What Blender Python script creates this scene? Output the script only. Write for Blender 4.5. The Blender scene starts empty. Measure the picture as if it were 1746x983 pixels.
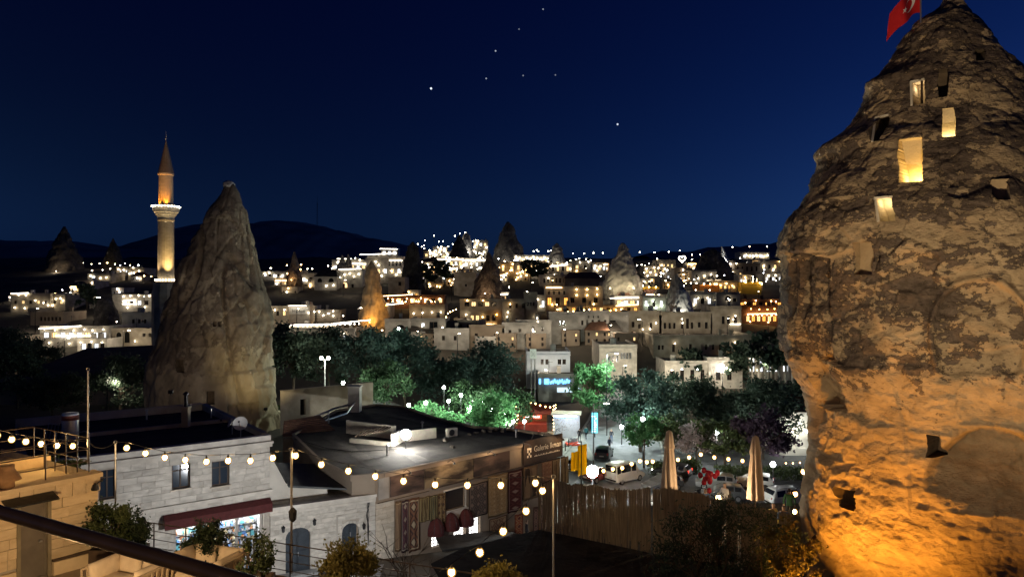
import bpy, bmesh, math, random
from mathutils import Vector, Matrix, noise
R = math.radians
SC = bpy.context.scene
COL = SC.collection
# ---------------------------------------------------------------- camera, sky, exposure
F = 1250.0; CX, CY = 873.0, 491.5; CAMZ = 17.0
cd = bpy.data.cameras.new("camera"); cam = bpy.data.objects.new("camera", cd); COL.objects.link(cam)
cam.location = (0, 0, CAMZ); cam.rotation_euler = (R(90), 0, 0)
cd.sensor_width = 36; cd.lens = F / 1746 * 36; cd.clip_start = 0.1; cd.clip_end = 6000
SC.camera = cam
SC.render.resolution_x, SC.render.resolution_y = 1024, 576
SC.view_settings.view_transform = 'Standard'; SC.view_settings.look = 'None'
SC.view_settings.gamma = 1; SC.view_settings.exposure = 0.4
SC.view_settings.use_curve_mapping = False
cy = SC.cycles
cy.use_denoising = True; cy.use_light_tree = True; cy.max_bounces = 5; cy.diffuse_bounces = 2; cy.glossy_bounces = 2
cy.transmission_bounces = 3; cy.transparent_max_bounces = 6; cy.sample_clamp_indirect = 3.0; cy.sample_clamp_direct = 0
cy.caustics_reflective = False; cy.caustics_refractive = False; cy.use_adaptive_sampling = True; cy.adaptive_threshold = 0.01

SUN_EL, SUN_AZ = -4.0, 75.0          # the sun has set, well off to the side of the view
world = bpy.data.worlds.new("World"); SC.world = world; world.use_nodes = True
wn = world.node_tree; wn.nodes.clear()
def wnode(t, **kw):
    n = wn.nodes.new(t)
    for k, v in kw.items(): setattr(n, k, v)
    return n
sky = wnode('ShaderNodeTexSky', sky_type='NISHITA', sun_disc=False)
sky.sun_elevation = R(SUN_EL); sky.sun_rotation = R(SUN_AZ); sky.altitude = 1100; sky.air_density = 1.6; sky.dust_density = 0.2; sky.ozone_density = 4.0
tint = wnode('ShaderNodeMix', data_type='RGBA', blend_type='MULTIPLY'); tint.inputs[0].default_value = 1
tint.inputs[7].default_value = (0.10, 0.48, 1.75, 1)
wn.links.new(sky.outputs[0], tint.inputs[6])
bg = wnode('ShaderNodeBackground'); bg.inputs[1].default_value = 0.36
wn.links.new(tint.outputs[2], bg.inputs[0])
# the glow that stays in the air low over the town
sky2 = wnode('ShaderNodeTexSky', sky_type='NISHITA', sun_disc=False)
sky2.sun_elevation = R(8); sky2.sun_rotation = R(SUN_AZ); sky2.altitude = 1100; sky2.air_density = 1.6; sky2.dust_density = 0.2; sky2.ozone_density = 4.0
sepc = wnode('ShaderNodeSeparateColor'); wn.links.new(sky2.outputs[0], sepc.inputs[0])
k1 = wnode('ShaderNodeMath', operation='MULTIPLY'); k1.inputs[1].default_value = 1 / 2.75; wn.links.new(sepc.outputs[1], k1.inputs[0])
k2 = wnode('ShaderNodeMath', operation='POWER'); k2.inputs[1].default_value = 3; wn.links.new(k1.outputs[0], k2.inputs[0])
bg3 = wnode('ShaderNodeBackground'); bg3.inputs[0].default_value = (.0034, .0118, .042, 1); wn.links.new(k2.outputs[0], bg3.inputs[1])
# the few stars: small spots of the sky, by direction
tc = wnode('ShaderNodeTexCoord')
acc = None
for (sx, sy, br) in ((926, 16, .5), (885, 50, .3), (845, 87, .8), (829, 134, .6), (892, 129, .4), (947, 128, .35), (735, 151, 2.2), (1053, 212, 1.6)):
    d = Vector((sx - CX, F, CY - sy)).normalized()
    dot = wnode('ShaderNodeVectorMath', operation='DOT_PRODUCT'); dot.inputs[1].default_value = d
    wn.links.new(tc.outputs['Generated'], dot.inputs[0])
    gt = wnode('ShaderNodeMath', operation='GREATER_THAN'); gt.inputs[1].default_value = 1 - 0.5 * (1.15 / F) ** 2 * (1 + 0.5 * br)
    wn.links.new(dot.outputs['Value'], gt.inputs[0])
    mu = wnode('ShaderNodeMath', operation='MULTIPLY_ADD'); mu.inputs[1].default_value = br * 0.45
    wn.links.new(gt.outputs[0], mu.inputs[0])
    if acc: wn.links.new(acc.outputs[0], mu.inputs[2])
    else: mu.inputs[2].default_value = 0
    acc = mu
bg2 = wnode('ShaderNodeBackground'); bg2.inputs[0].default_value = (0.8, 0.88, 1, 1)
wn.links.new(acc.outputs[0], bg2.inputs[1])
addn = wnode('ShaderNodeAddShader'); add2 = wnode('ShaderNodeAddShader'); wo = wnode('ShaderNodeOutputWorld')
wn.links.new(bg.outputs[0], addn.inputs[0]); wn.links.new(bg2.outputs[0], addn.inputs[1]); wn.links.new(addn.outputs[0], add2.inputs[0]); wn.links.new(bg3.outputs[0], add2.inputs[1]); wn.links.new(add2.outputs[0], wo.inputs[0])

# ---------------------------------------------------------------- helpers
def P(px, py, Y): return Vector(((px - CX) / F * Y, Y, CAMZ - (py - CY) / F * Y))
def PZ(px, py, Z):
    Y = (CAMZ - Z) * F / (py - CY); return P(px, py, Y)
def lerp(a, b, t): return a + (b - a) * t
def interp(tab, x):
    if x <= tab[0][0]: return tab[0][1]
    for (a, va), (b, vb) in zip(tab, tab[1:]):
        if x <= b: return lerp(va, vb, (x - a) / (b - a))
    return tab[-1][1]
def sstep(a, b, x):
    t = min(1, max(0, (x - a) / (b - a))); return t * t * (3 - 2 * t)
GT = [(-200, 0), (46, 0), (58, -2.6), (112, -2.6), (130, 1.5), (150, 7), (200, 13), (260, 20), (340, 30), (400, 33.5), (700, 33), (4000, 20)]
def gy(y): return interp(GT, y)
def g(x, y):
    z = gy(y)
    z += 4.4 * sstep(-9, -20, x) * sstep(50, 62, y) * (1 - sstep(100, 126, y))
    if y > 120: z += noise.noise(Vector((x * .015, y * .015, 0))) * 1.2 * sstep(120, 200, y)
    return z
def ybase(py):
    lo, hi = 60.0, 420.0
    f = lambda Y: (CAMZ - (py - CY) / F * Y) - gy(Y)
    for _ in range(50):
        m = (lo + hi) / 2
        if f(m) > 0: lo = m
        else: hi = m
    return (lo + hi) / 2
WM = {}
class MB:
    def __init__(s): s.v = []; s.f = []; s.uv = None
    def add(s, vs, fs):
        o = len(s.v); s.v += [Vector(v) for v in vs]; s.f += [tuple(i + o for i in f) for f in fs]; return s
    def box(s, c, size, M=None):
        hx, hy, hz = size[0] / 2, size[1] / 2, size[2] / 2; c = Vector(c)
        vs = [Vector((x, y, z)) for x in (-hx, hx) for y in (-hy, hy) for z in (-hz, hz)]
        if M is not None: vs = [M @ v for v in vs]
        return s.add([v + c for v in vs], [(0, 1, 3, 2), (4, 6, 7, 5), (0, 4, 5, 1), (2, 3, 7, 6), (0, 2, 6, 4), (1, 5, 7, 3)])
    def bbox(s, a, b):
        a = Vector(a); b = Vector(b); return s.box((a + b) / 2, (abs(b.x - a.x), abs(b.y - a.y), abs(b.z - a.z)))
    def beam(s, a, b, w, h=None):
        a = Vector(a); b = Vector(b); d = b - a; L = d.length
        if L < 1e-6: return s
        M = d.to_track_quat('X', 'Z').to_matrix(); return s.box((a + b) / 2, (L, w, h or w), M)
    def tube(s, pts, rad, n=8, caps=True):
        pts = [Vector(p) for p in pts]; o = len(s.v); m = len(pts); up = Vector((0, 0, 1))
        rs = rad if isinstance(rad, (list, tuple)) else [rad] * m
        ref = None
        for i, p in enumerate(pts):
            t = (pts[min(i + 1, m - 1)] - pts[max(i - 1, 0)]).normalized()
            if ref is None: ref = t.orthogonal().normalized()
            a = (ref - t * ref.dot(t))
            a = a.normalized() if a.length > 1e-5 else t.orthogonal().normalized()
            ref = a; b = t.cross(a)
            for k in range(n):
                th = 2 * math.pi * k / n; s.v.append(p + (a * math.cos(th) + b * math.sin(th)) * rs[i])
        for i in range(m - 1):
            for k in range(n):
                k2 = (k + 1) % n; s.f.append((o + i * n + k, o + i * n + k2, o + (i + 1) * n + k2, o + (i + 1) * n + k))
        if caps:
            s.f.append(tuple(o + k for k in reversed(range(n)))); s.f.append(tuple(o + (m - 1) * n + k for k in range(n)))
        return s
    def lathe(s, c, prof, n=16, caps=True):
        c = Vector(c); o = len(s.v)
        for (r, z) in prof:
            for k in range(n):
                th = 2 * math.pi * k / n; s.v.append(c + Vector((r * math.cos(th), r * math.sin(th), z)))
        for i in range(len(prof) - 1):
            for k in range(n):
                k2 = (k + 1) % n; s.f.append((o + i * n + k, o + i * n + k2, o + (i + 1) * n + k2, o + (i + 1) * n + k))
        if caps:
            s.f.append(tuple(o + k for k in reversed(range(n)))); s.f.append(tuple(o + (len(prof) - 1) * n + k for k in range(n)))
        return s
    def ball(s, c, r, n=8, m=6, sz=1.0):
        return s.lathe(c, [(max(1e-4, r * math.sin(math.pi * i / m)), -r * sz * math.cos(math.pi * i / m)) for i in range(m + 1)], n, False)
    def octa(s, c, r):
        c = Vector(c)
        return s.add([c + Vector(d) * r for d in ((1, 0, 0), (-1, 0, 0), (0, 1, 0), (0, -1, 0), (0, 0, 1), (0, 0, -1))],
                     [(0, 2, 4), (2, 1, 4), (1, 3, 4), (3, 0, 4), (2, 0, 5), (1, 2, 5), (3, 1, 5), (0, 3, 5)])
    def prism(s, pts, z0, z1):
        n = len(pts); zs0 = z0 if isinstance(z0, list) else [z0] * n; zs1 = z1 if isinstance(z1, list) else [z1] * n
        vs = [(p[0], p[1], zs0[i]) for i, p in enumerate(pts)] + [(p[0], p[1], zs1[i]) for i, p in enumerate(pts)]
        return s.add(vs, [tuple(reversed(range(n))), tuple(range(n, 2 * n))] + [(i, (i + 1) % n, n + (i + 1) % n, n + i) for i in range(n)])
    def slab(s, quad, th):
        q = [Vector(p) for p in quad]; nrm = (q[1] - q[0]).cross(q[2] - q[0]).normalized() * th
        n = len(q)
        return s.add(q + [p - nrm for p in q], [tuple(range(n)), tuple(reversed(range(n, 2 * n)))] + [(i, n + i, n + (i + 1) % n, (i + 1) % n) for i in range(n)])
    def mesh(s, name):
        me = bpy.data.meshes.new(name); me.from_pydata([tuple(v) for v in s.v], [], s.f); me.validate(); me.update(); return me
    def build(s, name, mat, parent=None, world=False, smooth=False, M=None):
        if M is not None: s.v = [M @ v for v in s.v]
        if world and parent is not None:
            iv = WM[parent.name].inverted(); s.v = [iv @ v for v in s.v]
        loc = None
        if parent is None:
            mn = Vector((min(v.x for v in s.v), min(v.y for v in s.v), min(v.z for v in s.v)))
            mx = Vector((max(v.x for v in s.v), max(v.y for v in s.v), max(v.z for v in s.v)))
            loc = Vector(((mn.x + mx.x) / 2, (mn.y + mx.y) / 2, mn.z)); s.v = [v - loc for v in s.v]
        o = bpy.data.objects.new(name, s.mesh(name)); COL.objects.link(o)
        if mat: o.data.materials.append(mat)
        if smooth:
            for p in o.data.polygons: p.use_smooth = True
        if parent is not None: o.parent = parent; WM[o.name] = WM[parent.name]
        else: o.location = loc; WM[o.name] = Matrix.Translation(loc)
        return o
def tag(o, label, cat=None, group=None, kind=None):
    if label: o["label"] = label
    if cat: o["category"] = cat
    if group: o["group"] = group
    if kind: o["kind"] = kind
    return o
def thing(name, label, cat, loc=(0, 0, 0), rz=0, group=None):
    o = bpy.data.objects.new(name, None); COL.objects.link(o); o.location = loc; o.rotation_euler = (0, 0, rz); o.empty_display_size = .2
    WM[o.name] = Matrix.Translation(Vector(loc)) @ Matrix.Rotation(rz, 4, 'Z')
    return tag(o, label, cat, group)
def copy_tree(o, parent=None, loc=None, rz=None, label=None, group=None):
    c = o.copy(); COL.objects.link(c); c.parent = parent
    if loc is not None: c.location = loc
    if rz is not None: c.rotation_euler = (0, 0, rz)
    if label: c["label"] = label
    if group: c["group"] = group
    WM[c.name] = Matrix.Translation(c.location) @ Matrix.Rotation(c.rotation_euler.z, 4, 'Z')
    for ch in list(o.children):
        if ch.type == 'LIGHT':
            l = ch.copy(); COL.objects.link(l); l.parent = c; continue
        copy_tree(ch, c)
    return c
def light(name, loc, power, color, radius=.1, parent=None, spot=None, aim=None, blend=.5):
    d = bpy.data.lights.new(name, 'SPOT' if spot else 'POINT'); d.energy = power; d.color = color; d.shadow_soft_size = radius
    o = bpy.data.objects.new(name, d); COL.objects.link(o); o.location = loc
    if spot:
        d.spot_size = R(spot); d.spot_blend = blend
        o.rotation_euler = (Vector(aim) - Vector(loc)).to_track_quat('-Z', 'Y').to_euler()
    if parent is not None:
        o.parent = parent; o.matrix_parent_inverse = WM[parent.name].inverted()
    return o

# ---------------------------------------------------------------- materials
MATS = {}
def nt(name):
    m = bpy.data.materials.new(name); m.use_nodes = True; t = m.node_tree; b = t.nodes['Principled BSDF']
    def N(ty, **kw):
        n = t.nodes.new(ty)
        for k, v in kw.items(): setattr(n, k, v)
        return n
    return m, t, b, N
def mat(name, c1, c2=None, scale=3.0, rough=.8, bump=0.0, detail=6, metal=0.0, rnd=0.0, stretch=None, spec=.3, contrast=(.35, .65), bscale=None):
    """painted / stony surface: two colours mottled by noise, fine relief, optional tone change from piece to piece"""
    if name in MATS: return MATS[name]
    m, t, b, N = nt(name); L = t.links.new
    b.inputs['Roughness'].default_value = rough; b.inputs['Metallic'].default_value = metal; b.inputs['Specular IOR Level'].default_value = spec
    tcn = N('ShaderNodeTexCoord'); vec = tcn.outputs['Object']
    if rnd:
        oi = N('ShaderNodeObjectInfo'); ad = N('ShaderNodeVectorMath', operation='MULTIPLY_ADD'); ad.inputs[1].default_value = (37, 19, 53)
        L(oi.outputs['Random'], ad.inputs[0]); L(vec, ad.inputs[2]); vec = ad.outputs[0]
    if stretch:
        mp = N('ShaderNodeMapping'); mp.inputs['Scale'].default_value = stretch; L(vec, mp.inputs[0]); vec = mp.outputs[0]
    no = N('ShaderNodeTexNoise'); no.inputs['Scale'].default_value = scale; no.inputs['Detail'].default_value = detail; L(vec, no.inputs[0])
    rp = N('ShaderNodeValToRGB'); rp.color_ramp.elements[0].position, rp.color_ramp.elements[1].position = contrast
    rp.color_ramp.elements[0].color = (*c1, 1); rp.color_ramp.elements[1].color = (*(c2 or [min(1, x * 1.35) for x in c1]), 1)
    L(no.outputs[0], rp.inputs[0]); col = rp.outputs[0]
    if rnd:
        hv = N('ShaderNodeHueSaturation'); mr = N('ShaderNodeMapRange'); mr.inputs[3].default_value = 1 - rnd; mr.inputs[4].default_value = 1 + rnd
        L(oi.outputs['Random'], mr.inputs[0]); L(mr.outputs[0], hv.inputs['Value']); L(col, hv.inputs['Color']); col = hv.outputs[0]
    L(col, b.inputs['Base Color'])
    if bump:
        n2 = N('ShaderNodeTexNoise'); n2.inputs['Scale'].default_value = bscale or scale * 6; n2.inputs['Detail'].default_value = 8; L(vec, n2.inputs[0])
        bp = N('ShaderNodeBump'); bp.inputs['Strength'].default_value = bump; bp.inputs['Distance'].default_value = .05
        L(n2.outputs[0], bp.inputs['Height']); L(bp.outputs[0], b.inputs['Normal'])
    MATS[name] = m; return m
def emit(name, color, strength, sampled=True):
    if name in MATS: return MATS[name]
    m, t, b, N = nt(name); b.inputs['Base Color'].default_value = (*[c * .6 for c in color], 1)
    b.inputs['Emission Color'].default_value = (*color, 1); b.inputs['Emission Strength'].default_value = strength
    m.cycles.emission_sampling = 'FRONT' if sampled else 'NONE'
    MATS[name] = m; return m
def leafmat(name, c1, c2, trans=.35, rough=.55):
    if name in MATS: return MATS[name]
    m, t, b, N = nt(name); L = t.links.new
    tcn = N('ShaderNodeTexCoord'); no = N('ShaderNodeTexNoise'); no.inputs['Scale'].default_value = 1.7; no.inputs['Detail'].default_value = 4; L(tcn.outputs['Object'], no.inputs[0])
    rp = N('ShaderNodeValToRGB'); rp.color_ramp.elements[0].position, rp.color_ramp.elements[1].position = .38, .62
    rp.color_ramp.elements[0].color = (*c1, 1); rp.color_ramp.elements[1].color = (*c2, 1); L(no.outputs[0], rp.inputs[0])
    L(rp.outputs[0], b.inputs['Base Color']); b.inputs['Roughness'].default_value = rough; b.inputs['Specular IOR Level'].default_value = .25
    tr = N('ShaderNodeBsdfTranslucent'); L(rp.outputs[0], tr.inputs[0]); mx = N('ShaderNodeMixShader'); mx.inputs[0].default_value = trans
    out = t.nodes['Material Output']; L(b.outputs[0], mx.inputs[1]); L(tr.outputs[0], mx.inputs[2]); L(mx.outputs[0], out.inputs[0])
    MATS[name] = m; return m
def glassmat(name, c=(.012, .014, .018), rough=.08):
    if name in MATS: return MATS[name]
    m, t, b, N = nt(name); b.inputs['Base Color'].default_value = (*c, 1); b.inputs['Roughness'].default_value = rough; b.inputs['Specular IOR Level'].default_value = .6
    MATS[name] = m; return m
def rockmat(name, tan, dark, zl, zh, bias=0.0, scale=.35, strat=1.6, fine=.5, base_tan=None):
    """tuff: pale weathered stone with a dark lichen crust that is thick high up and absent on the bare foot"""
    if name in MATS: return MATS[name]
    m, t, b, N = nt(name); L = t.links.new
    b.inputs['Roughness'].default_value = .92; b.inputs['Specular IOR Level'].default_value = .12
    tcn = N('ShaderNodeTexCoord'); mp = N('ShaderNodeMapping'); mp.inputs['Scale'].default_value = (1, 1, strat); L(tcn.outputs['Object'], mp.inputs[0])
    n1 = N('ShaderNodeTexNoise'); n1.inputs['Scale'].default_value = scale; n1.inputs['Detail'].default_value = 3; L(mp.outputs[0], n1.inputs[0])
    n2 = N('ShaderNodeTexNoise'); n2.inputs['Scale'].default_value = scale * 5.5; n2.inputs['Detail'].default_value = 9; n2.inputs['Roughness'].default_value = .68; L(mp.outputs[0], n2.inputs[0])
    sep = N('ShaderNodeSeparateXYZ'); L(tcn.outputs['Object'], sep.inputs[0])
    mr = N('ShaderNodeMapRange'); mr.inputs[1].default_value = zl; mr.inputs[2].default_value = zh; mr.inputs[3].default_value = -.34; mr.inputs[4].default_value = .02; L(sep.outputs[2], mr.inputs[0])
    a1 = N('ShaderNodeMath', operation='ADD'); L(n1.outputs[0], a1.inputs[0]); L(n2.outputs[0], a1.inputs[1])
    a2 = N('ShaderNodeMath', operation='ADD'); L(a1.outputs[0], a2.inputs[0]); L(mr.outputs[0], a2.inputs[1])
    rp = N('ShaderNodeValToRGB'); rp.color_ramp.elements[0].position = .985 - bias; rp.color_ramp.elements[1].position = 1.03 - bias
    rp.color_ramp.elements[0].color = (0, 0, 0, 1); rp.color_ramp.elements[1].color = (1, 1, 1, 1); L(a2.outputs[0], rp.inputs[0])
    n3 = N('ShaderNodeTexNoise'); n3.inputs['Scale'].default_value = scale * 2.3; n3.inputs['Detail'].default_value = 7; L(mp.outputs[0], n3.inputs[0])
    rt = N('ShaderNodeValToRGB'); rt.color_ramp.elements[0].position = .3; rt.color_ramp.elements[1].position = .7
    rt.color_ramp.elements[0].color = (*[x * .72 for x in tan], 1); rt.color_ramp.elements[1].color = (*[min(1, x * 1.25) for x in tan], 1); L(n3.outputs[0], rt.inputs[0])
    rd = N('ShaderNodeValToRGB'); rd.color_ramp.elements[0].position = .35; rd.color_ramp.elements[1].position = .7
    rd.color_ramp.elements[0].color = (*[x * .7 for x in dark], 1); rd.color_ramp.elements[1].color = (*[x * 1.9 for x in dark], 1); L(n2.outputs[0], rd.inputs[0])
    mx = N('ShaderNodeMix', data_type='RGBA'); L(rp.outputs[0], mx.inputs[0]); L(rt.outputs[0], mx.inputs[6]); L(rd.outputs[0], mx.inputs[7])
    L(mx.outputs[2], b.inputs['Base Color'])
    n4 = N('ShaderNodeTexNoise'); n4.inputs['Scale'].default_value = scale * 11; n4.inputs['Detail'].default_value = 10; n4.inputs['Roughness'].default_value = .7; L(mp.outputs[0], n4.inputs[0])
    ah = N('ShaderNodeMath', operation='MULTIPLY_ADD'); ah.inputs[1].default_value = .35; L(rp.outputs[0], ah.inputs[0]); L(n4.outputs[0], ah.inputs[2])
    bp = N('ShaderNodeBump'); bp.inputs['Strength'].default_value = fine; bp.inputs['Distance'].default_value = .12; L(ah.outputs[0], bp.inputs['Height']); L(bp.outputs[0], b.inputs['Normal'])
    MATS[name] = m; return m
def rugmat(name, base, c2, c3, style, nu, nv):
    """woven pattern: a border, then diamonds, stripes or a small all-over figure, in the cloth's own coordinates"""
    if name in MATS: return MATS[name]
    m, t, b, N = nt(name); L = t.links.new; b.inputs['Roughness'].default_value = .95; b.inputs['Specular IOR Level'].default_value = .05
    uv = N('ShaderNodeUVMap'); sp = N('ShaderNodeSeparateXYZ'); L(uv.outputs[0], sp.inputs[0])
    def M(op, a, bb=None, c=None):
        n = N('ShaderNodeMath', operation=op)
        for i, x in enumerate((a, bb, c)):
            if x is None: continue
            if isinstance(x, (int, float)): n.inputs[i].default_value = x
            else: L(x, n.inputs[i])
        return n.outputs[0]
    u, v = sp.outputs[0], sp.outputs[1]
    fu = M('ABSOLUTE', M('SUBTRACT', M('FRACT', M('MULTIPLY', u, nu)), .5)); fv = M('ABSOLUTE', M('SUBTRACT', M('FRACT', M('MULTIPLY', v, nv)), .5))
    if style == 'diamond':
        dd = M('ADD', fu, fv); k = M('FRACT', M('MULTIPLY', dd, 3.0)); p1 = M('GREATER_THAN', k, .55); p2 = M('LESS_THAN', dd, .22)
    elif style == 'stripe':
        no = N('ShaderNodeTexNoise'); no.inputs['Scale'].default_value = 1; mp = N('ShaderNodeMapping'); mp.inputs['Scale'].default_value = (nu * 2, 1.2, 1); L(uv.outputs[0], mp.inputs[0]); L(mp.outputs[0], no.inputs[0])
        p1 = M('GREATER_THAN', no.outputs[0], .5); p2 = M('GREATER_THAN', M('FRACT', M('MULTIPLY', u, nu * 1.7)), .78)
    else:
        vo = N('ShaderNodeTexVoronoi'); vo.inputs['Scale'].default_value = nu * 3; mp = N('ShaderNodeMapping'); mp.inputs['Scale'].default_value = (1, nv / nu, 1); L(uv.outputs[0], mp.inputs[0]); L(mp.outputs[0], vo.inputs[0])
        p1 = M('LESS_THAN', vo.outputs[0], .32); p2 = M('LESS_THAN', M('ADD', fu, fv), .28)
    eu = M('MINIMUM', u, M('SUBTRACT', 1, u)); ev = M('MINIMUM', v, M('SUBTRACT', 1, v)); e = M('MINIMUM', eu, M('MULTIPLY', ev, 1.6))
    brd = M('LESS_THAN', e, .11); brl = M('LESS_THAN', M('ABSOLUTE', M('SUBTRACT', e, .08)), .02)
    def mixc(f, a, c):
        n = N('ShaderNodeMix', data_type='RGBA'); L(f, n.inputs[0])
        for i, x in ((6, a), (7, c)):
            if isinstance(x, tuple): n.inputs[i].default_value = (*x, 1)
            else: L(x, n.inputs[i])
        return n.outputs[2]
    c = mixc(p1, base, c2); c = mixc(p2, c, c3); c = mixc(brd, c, tuple(x * .6 for x in base)); c = mixc(brl, c, c3)
    no = N('ShaderNodeTexNoise'); no.inputs['Scale'].default_value = 60; L(uv.outputs[0], no.inputs[0])
    mm = N('ShaderNodeMix', data_type='RGBA', blend_type='MULTIPLY'); mm.inputs[0].default_value = .6; L(c, mm.inputs[6]); L(no.outputs[0], mm.inputs[7]); L(mm.outputs[2], b.inputs['Base Color'])
    MATS[name] = m; return m

M_lime = mat('pale_limestone', (.50, .43, .33), (.66, .58, .46), 1.5, .9, .35, rnd=.14)
M_white = mat('whitewashed_stone', (.42, .38, .32), (.60, .55, .47), 1.3, .9, .3, rnd=.12)
M_mortar = mat('mortar', (.34, .30, .25), (.44, .39, .32), 4, .95, .4)
M_hot = mat('yellow_tuff_block', (.55, .42, .26), (.68, .54, .35), 1.6, .9, .4, rnd=.13)
M_grey = mat('grey_render', (.26, .24, .21), (.44, .40, .35), .7, .9, .4, detail=9)
M_beige = mat('beige_render', (.34, .28, .20), (.54, .46, .35), .6, .9, .4, detail=9)
M_pale = mat('pale_render', (.48, .44, .37), (.68, .63, .54), .6, .9, .35, detail=9)
M_brown = mat('brown_render', (.24, .18, .13), (.32, .25, .18), .5, .9, .3)
M_roof = mat('roof_felt', (.018, .017, .016), (.05, .045, .04), .9, .92, .5, bscale=5)
M_roof2 = mat('roof_earth', (.075, .062, .05), (.12, .10, .08), .5, .95, .6, bscale=3)
M_tile = mat('tile_red', (.16, .075, .045), (.24, .12, .07), 2, .85, .4)
M_metal = mat('dark_metal', (.03, .03, .032), (.05, .05, .052), 5, .45, .05, metal=.6)
M_rail = mat('black_paint', (.045, .032, .024), (.065, .046, .034), 9, .42, .03, metal=.2, spec=.6)
M_steel = mat('galvanised', (.35, .35, .36), (.5, .5, .5), 4, .4, .05, metal=.8)
M_wood = mat('dark_wood', (.06, .04, .028), (.10, .066, .045), 6, .7, .3, stretch=(1, 1, .15))
M_maroon = mat('maroon_canvas', (.065, .014, .013), (.09, .02, .018), 5, .85, .1)
M_cream = mat('cream_cloth', (.62, .50, .36), (.72, .60, .45), 5, .9, .15)
M_canvas = mat('umbrella_canvas', (.60, .46, .34), (.70, .56, .43), 3, .9, .1)
M_asph = mat('asphalt', (.05, .05, .052), (.08, .08, .08), .8, .85, .3, bscale=20)
M_pave = mat('paving', (.26, .26, .25), (.36, .35, .33), 1.2, .8, .25, bscale=9)
M_earth = mat('earth', (.05, .043, .034), (.10, .085, .065), .12, .95, .6, bscale=1.5)
M_black = mat('void_black', (.006, .006, .006), (.01, .01, .01), 3, .9)
M_pane = glassmat('night_glass'); M_panebl = glassmat('blue_night_glass', (.02, .03, .045))
M_trunk = mat('bark', (.07, .055, .04), (.13, .10, .075), 6, .95, .5, stretch=(1, 1, .3))
E_warm = emit('bulb_warm', (1, .62, .24), 34); E_white = emit('lamp_white', (1, .87, .64), 27); E_cool = emit('lamp_cool', (.9, .95, 1), 27)
E_bulb = emit('bulb_string', (1, .66, .28), 115)
E_or = emit('lamp_orange', (1, .45, .08), 40); E_green = emit('lamp_green_white', (.80, 1, .80), 60)
E_strip = emit('light_strip', (1, .90, .72), 9); E_stripw = emit('light_strip_warm', (1, .62, .26), 10)
E_winw = emit('window_warm', (1, .66, .28), 1.6); E_winc = emit('window_cool', (.9, .95, 1), 1.6); E_wino = emit('window_orange', (1, .42, .08), 1.6)
E_flood = emit('flood_face', (1, .98, .92), 160, False)
# ================================================================ THE SETTING: ground, road, hills
def grid_sheet(name, xs, ys, fz, m, smooth=True):
    b = MB(); nx = len(xs)
    for y in ys:
        for x in xs: b.v.append(Vector((x, y, fz(x, y))))
    for j in range(len(ys) - 1):
        for i in range(nx - 1): b.f.append((j * nx + i, j * nx + i + 1, (j + 1) * nx + i + 1, (j + 1) * nx + i))
    o = b.build(name, m, smooth=smooth); o["kind"] = "structure"; return o
def axis(parts):
    out = []
    for a, b, s in parts:
        x = a
        while x < b - 1e-6: out.append(x); x += s
    out.append(parts[-1][1]); return out
XS = axis([(-3000, -600, 200), (-600, -240, 30), (-240, 240, 5), (240, 600, 30), (600, 3000, 200)])
YS = axis([(-120, 20, 20), (20, 120, 2), (120, 420, 5), (420, 700, 30), (700, 4200, 250)])
def rough_g(x, y):
    z = g(x, y)
    if y > 135: z += .9 * noise.fractal(Vector((x * .09, y * .09, 3)), 1, 2, 4) - .3
    elif y > 60 and x < -20: z += .25 * noise.fractal(Vector((x * .2, y * .2, 3)), 1, 2, 3)
    return z
grid_sheet('ground', XS, YS, rough_g, M_earth)
# street in front of the shops, running down into the square
st = MB()
pts = [(-26, 27, 40.5), (-14, 27, 42), (-8, 27, 45.2), (-3, 27, 50.4), (2, 27, 55.5), (8, 44, 76), (16, 56, 84), (30, 60, 86)]
for (x, y0, y1) in pts:
    for k in range(13):
        y = lerp(y0, y1, k / 12); st.v.append(Vector((x, y, g(x, y) + .02)))
for i in range(len(pts) - 1):
    for k in range(12): st.f.append((i * 13 + k, (i + 1) * 13 + k, (i + 1) * 13 + k + 1, i * 13 + k + 1))
tag(st.build('street', M_pave), None, kind='structure')
rd = MB()
for i, (x, y) in enumerate(((4, 60), (9, 76), (13, 92), (16, 108), (19, 124))):
    w = (5, 7, 5.5, 4.5, 4)[i]
    for k in range(5): xx = x + lerp(-w, w, k / 4); rd.v.append(Vector((xx, y, g(xx, y) + .045)))
for i in range(4):
    for k in range(4): rd.f.append((i * 5 + k, i * 5 + k + 1, (i + 1) * 5 + k + 1, (i + 1) * 5 + k))
M_road = mat('concrete_road', (.17, .18, .20), (.25, .26, .28), .6, .75, .2, bscale=12)
tag(rd.build('road', M_road), None, kind='structure')
pk = MB()
for i, y in enumerate((62, 72, 82, 90)):
    for k in range(9): x = lerp(14, 40, k / 8); pk.v.append(Vector((x, y, g(x, y) + .03)))
for i in range(3):
    for k in range(8): pk.f.append((i * 9 + k, i * 9 + k + 1, (i + 1) * 9 + k + 1, (i + 1) * 9 + k))
tag(pk.build('parking_ground', M_asph), None, kind='structure')
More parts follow.
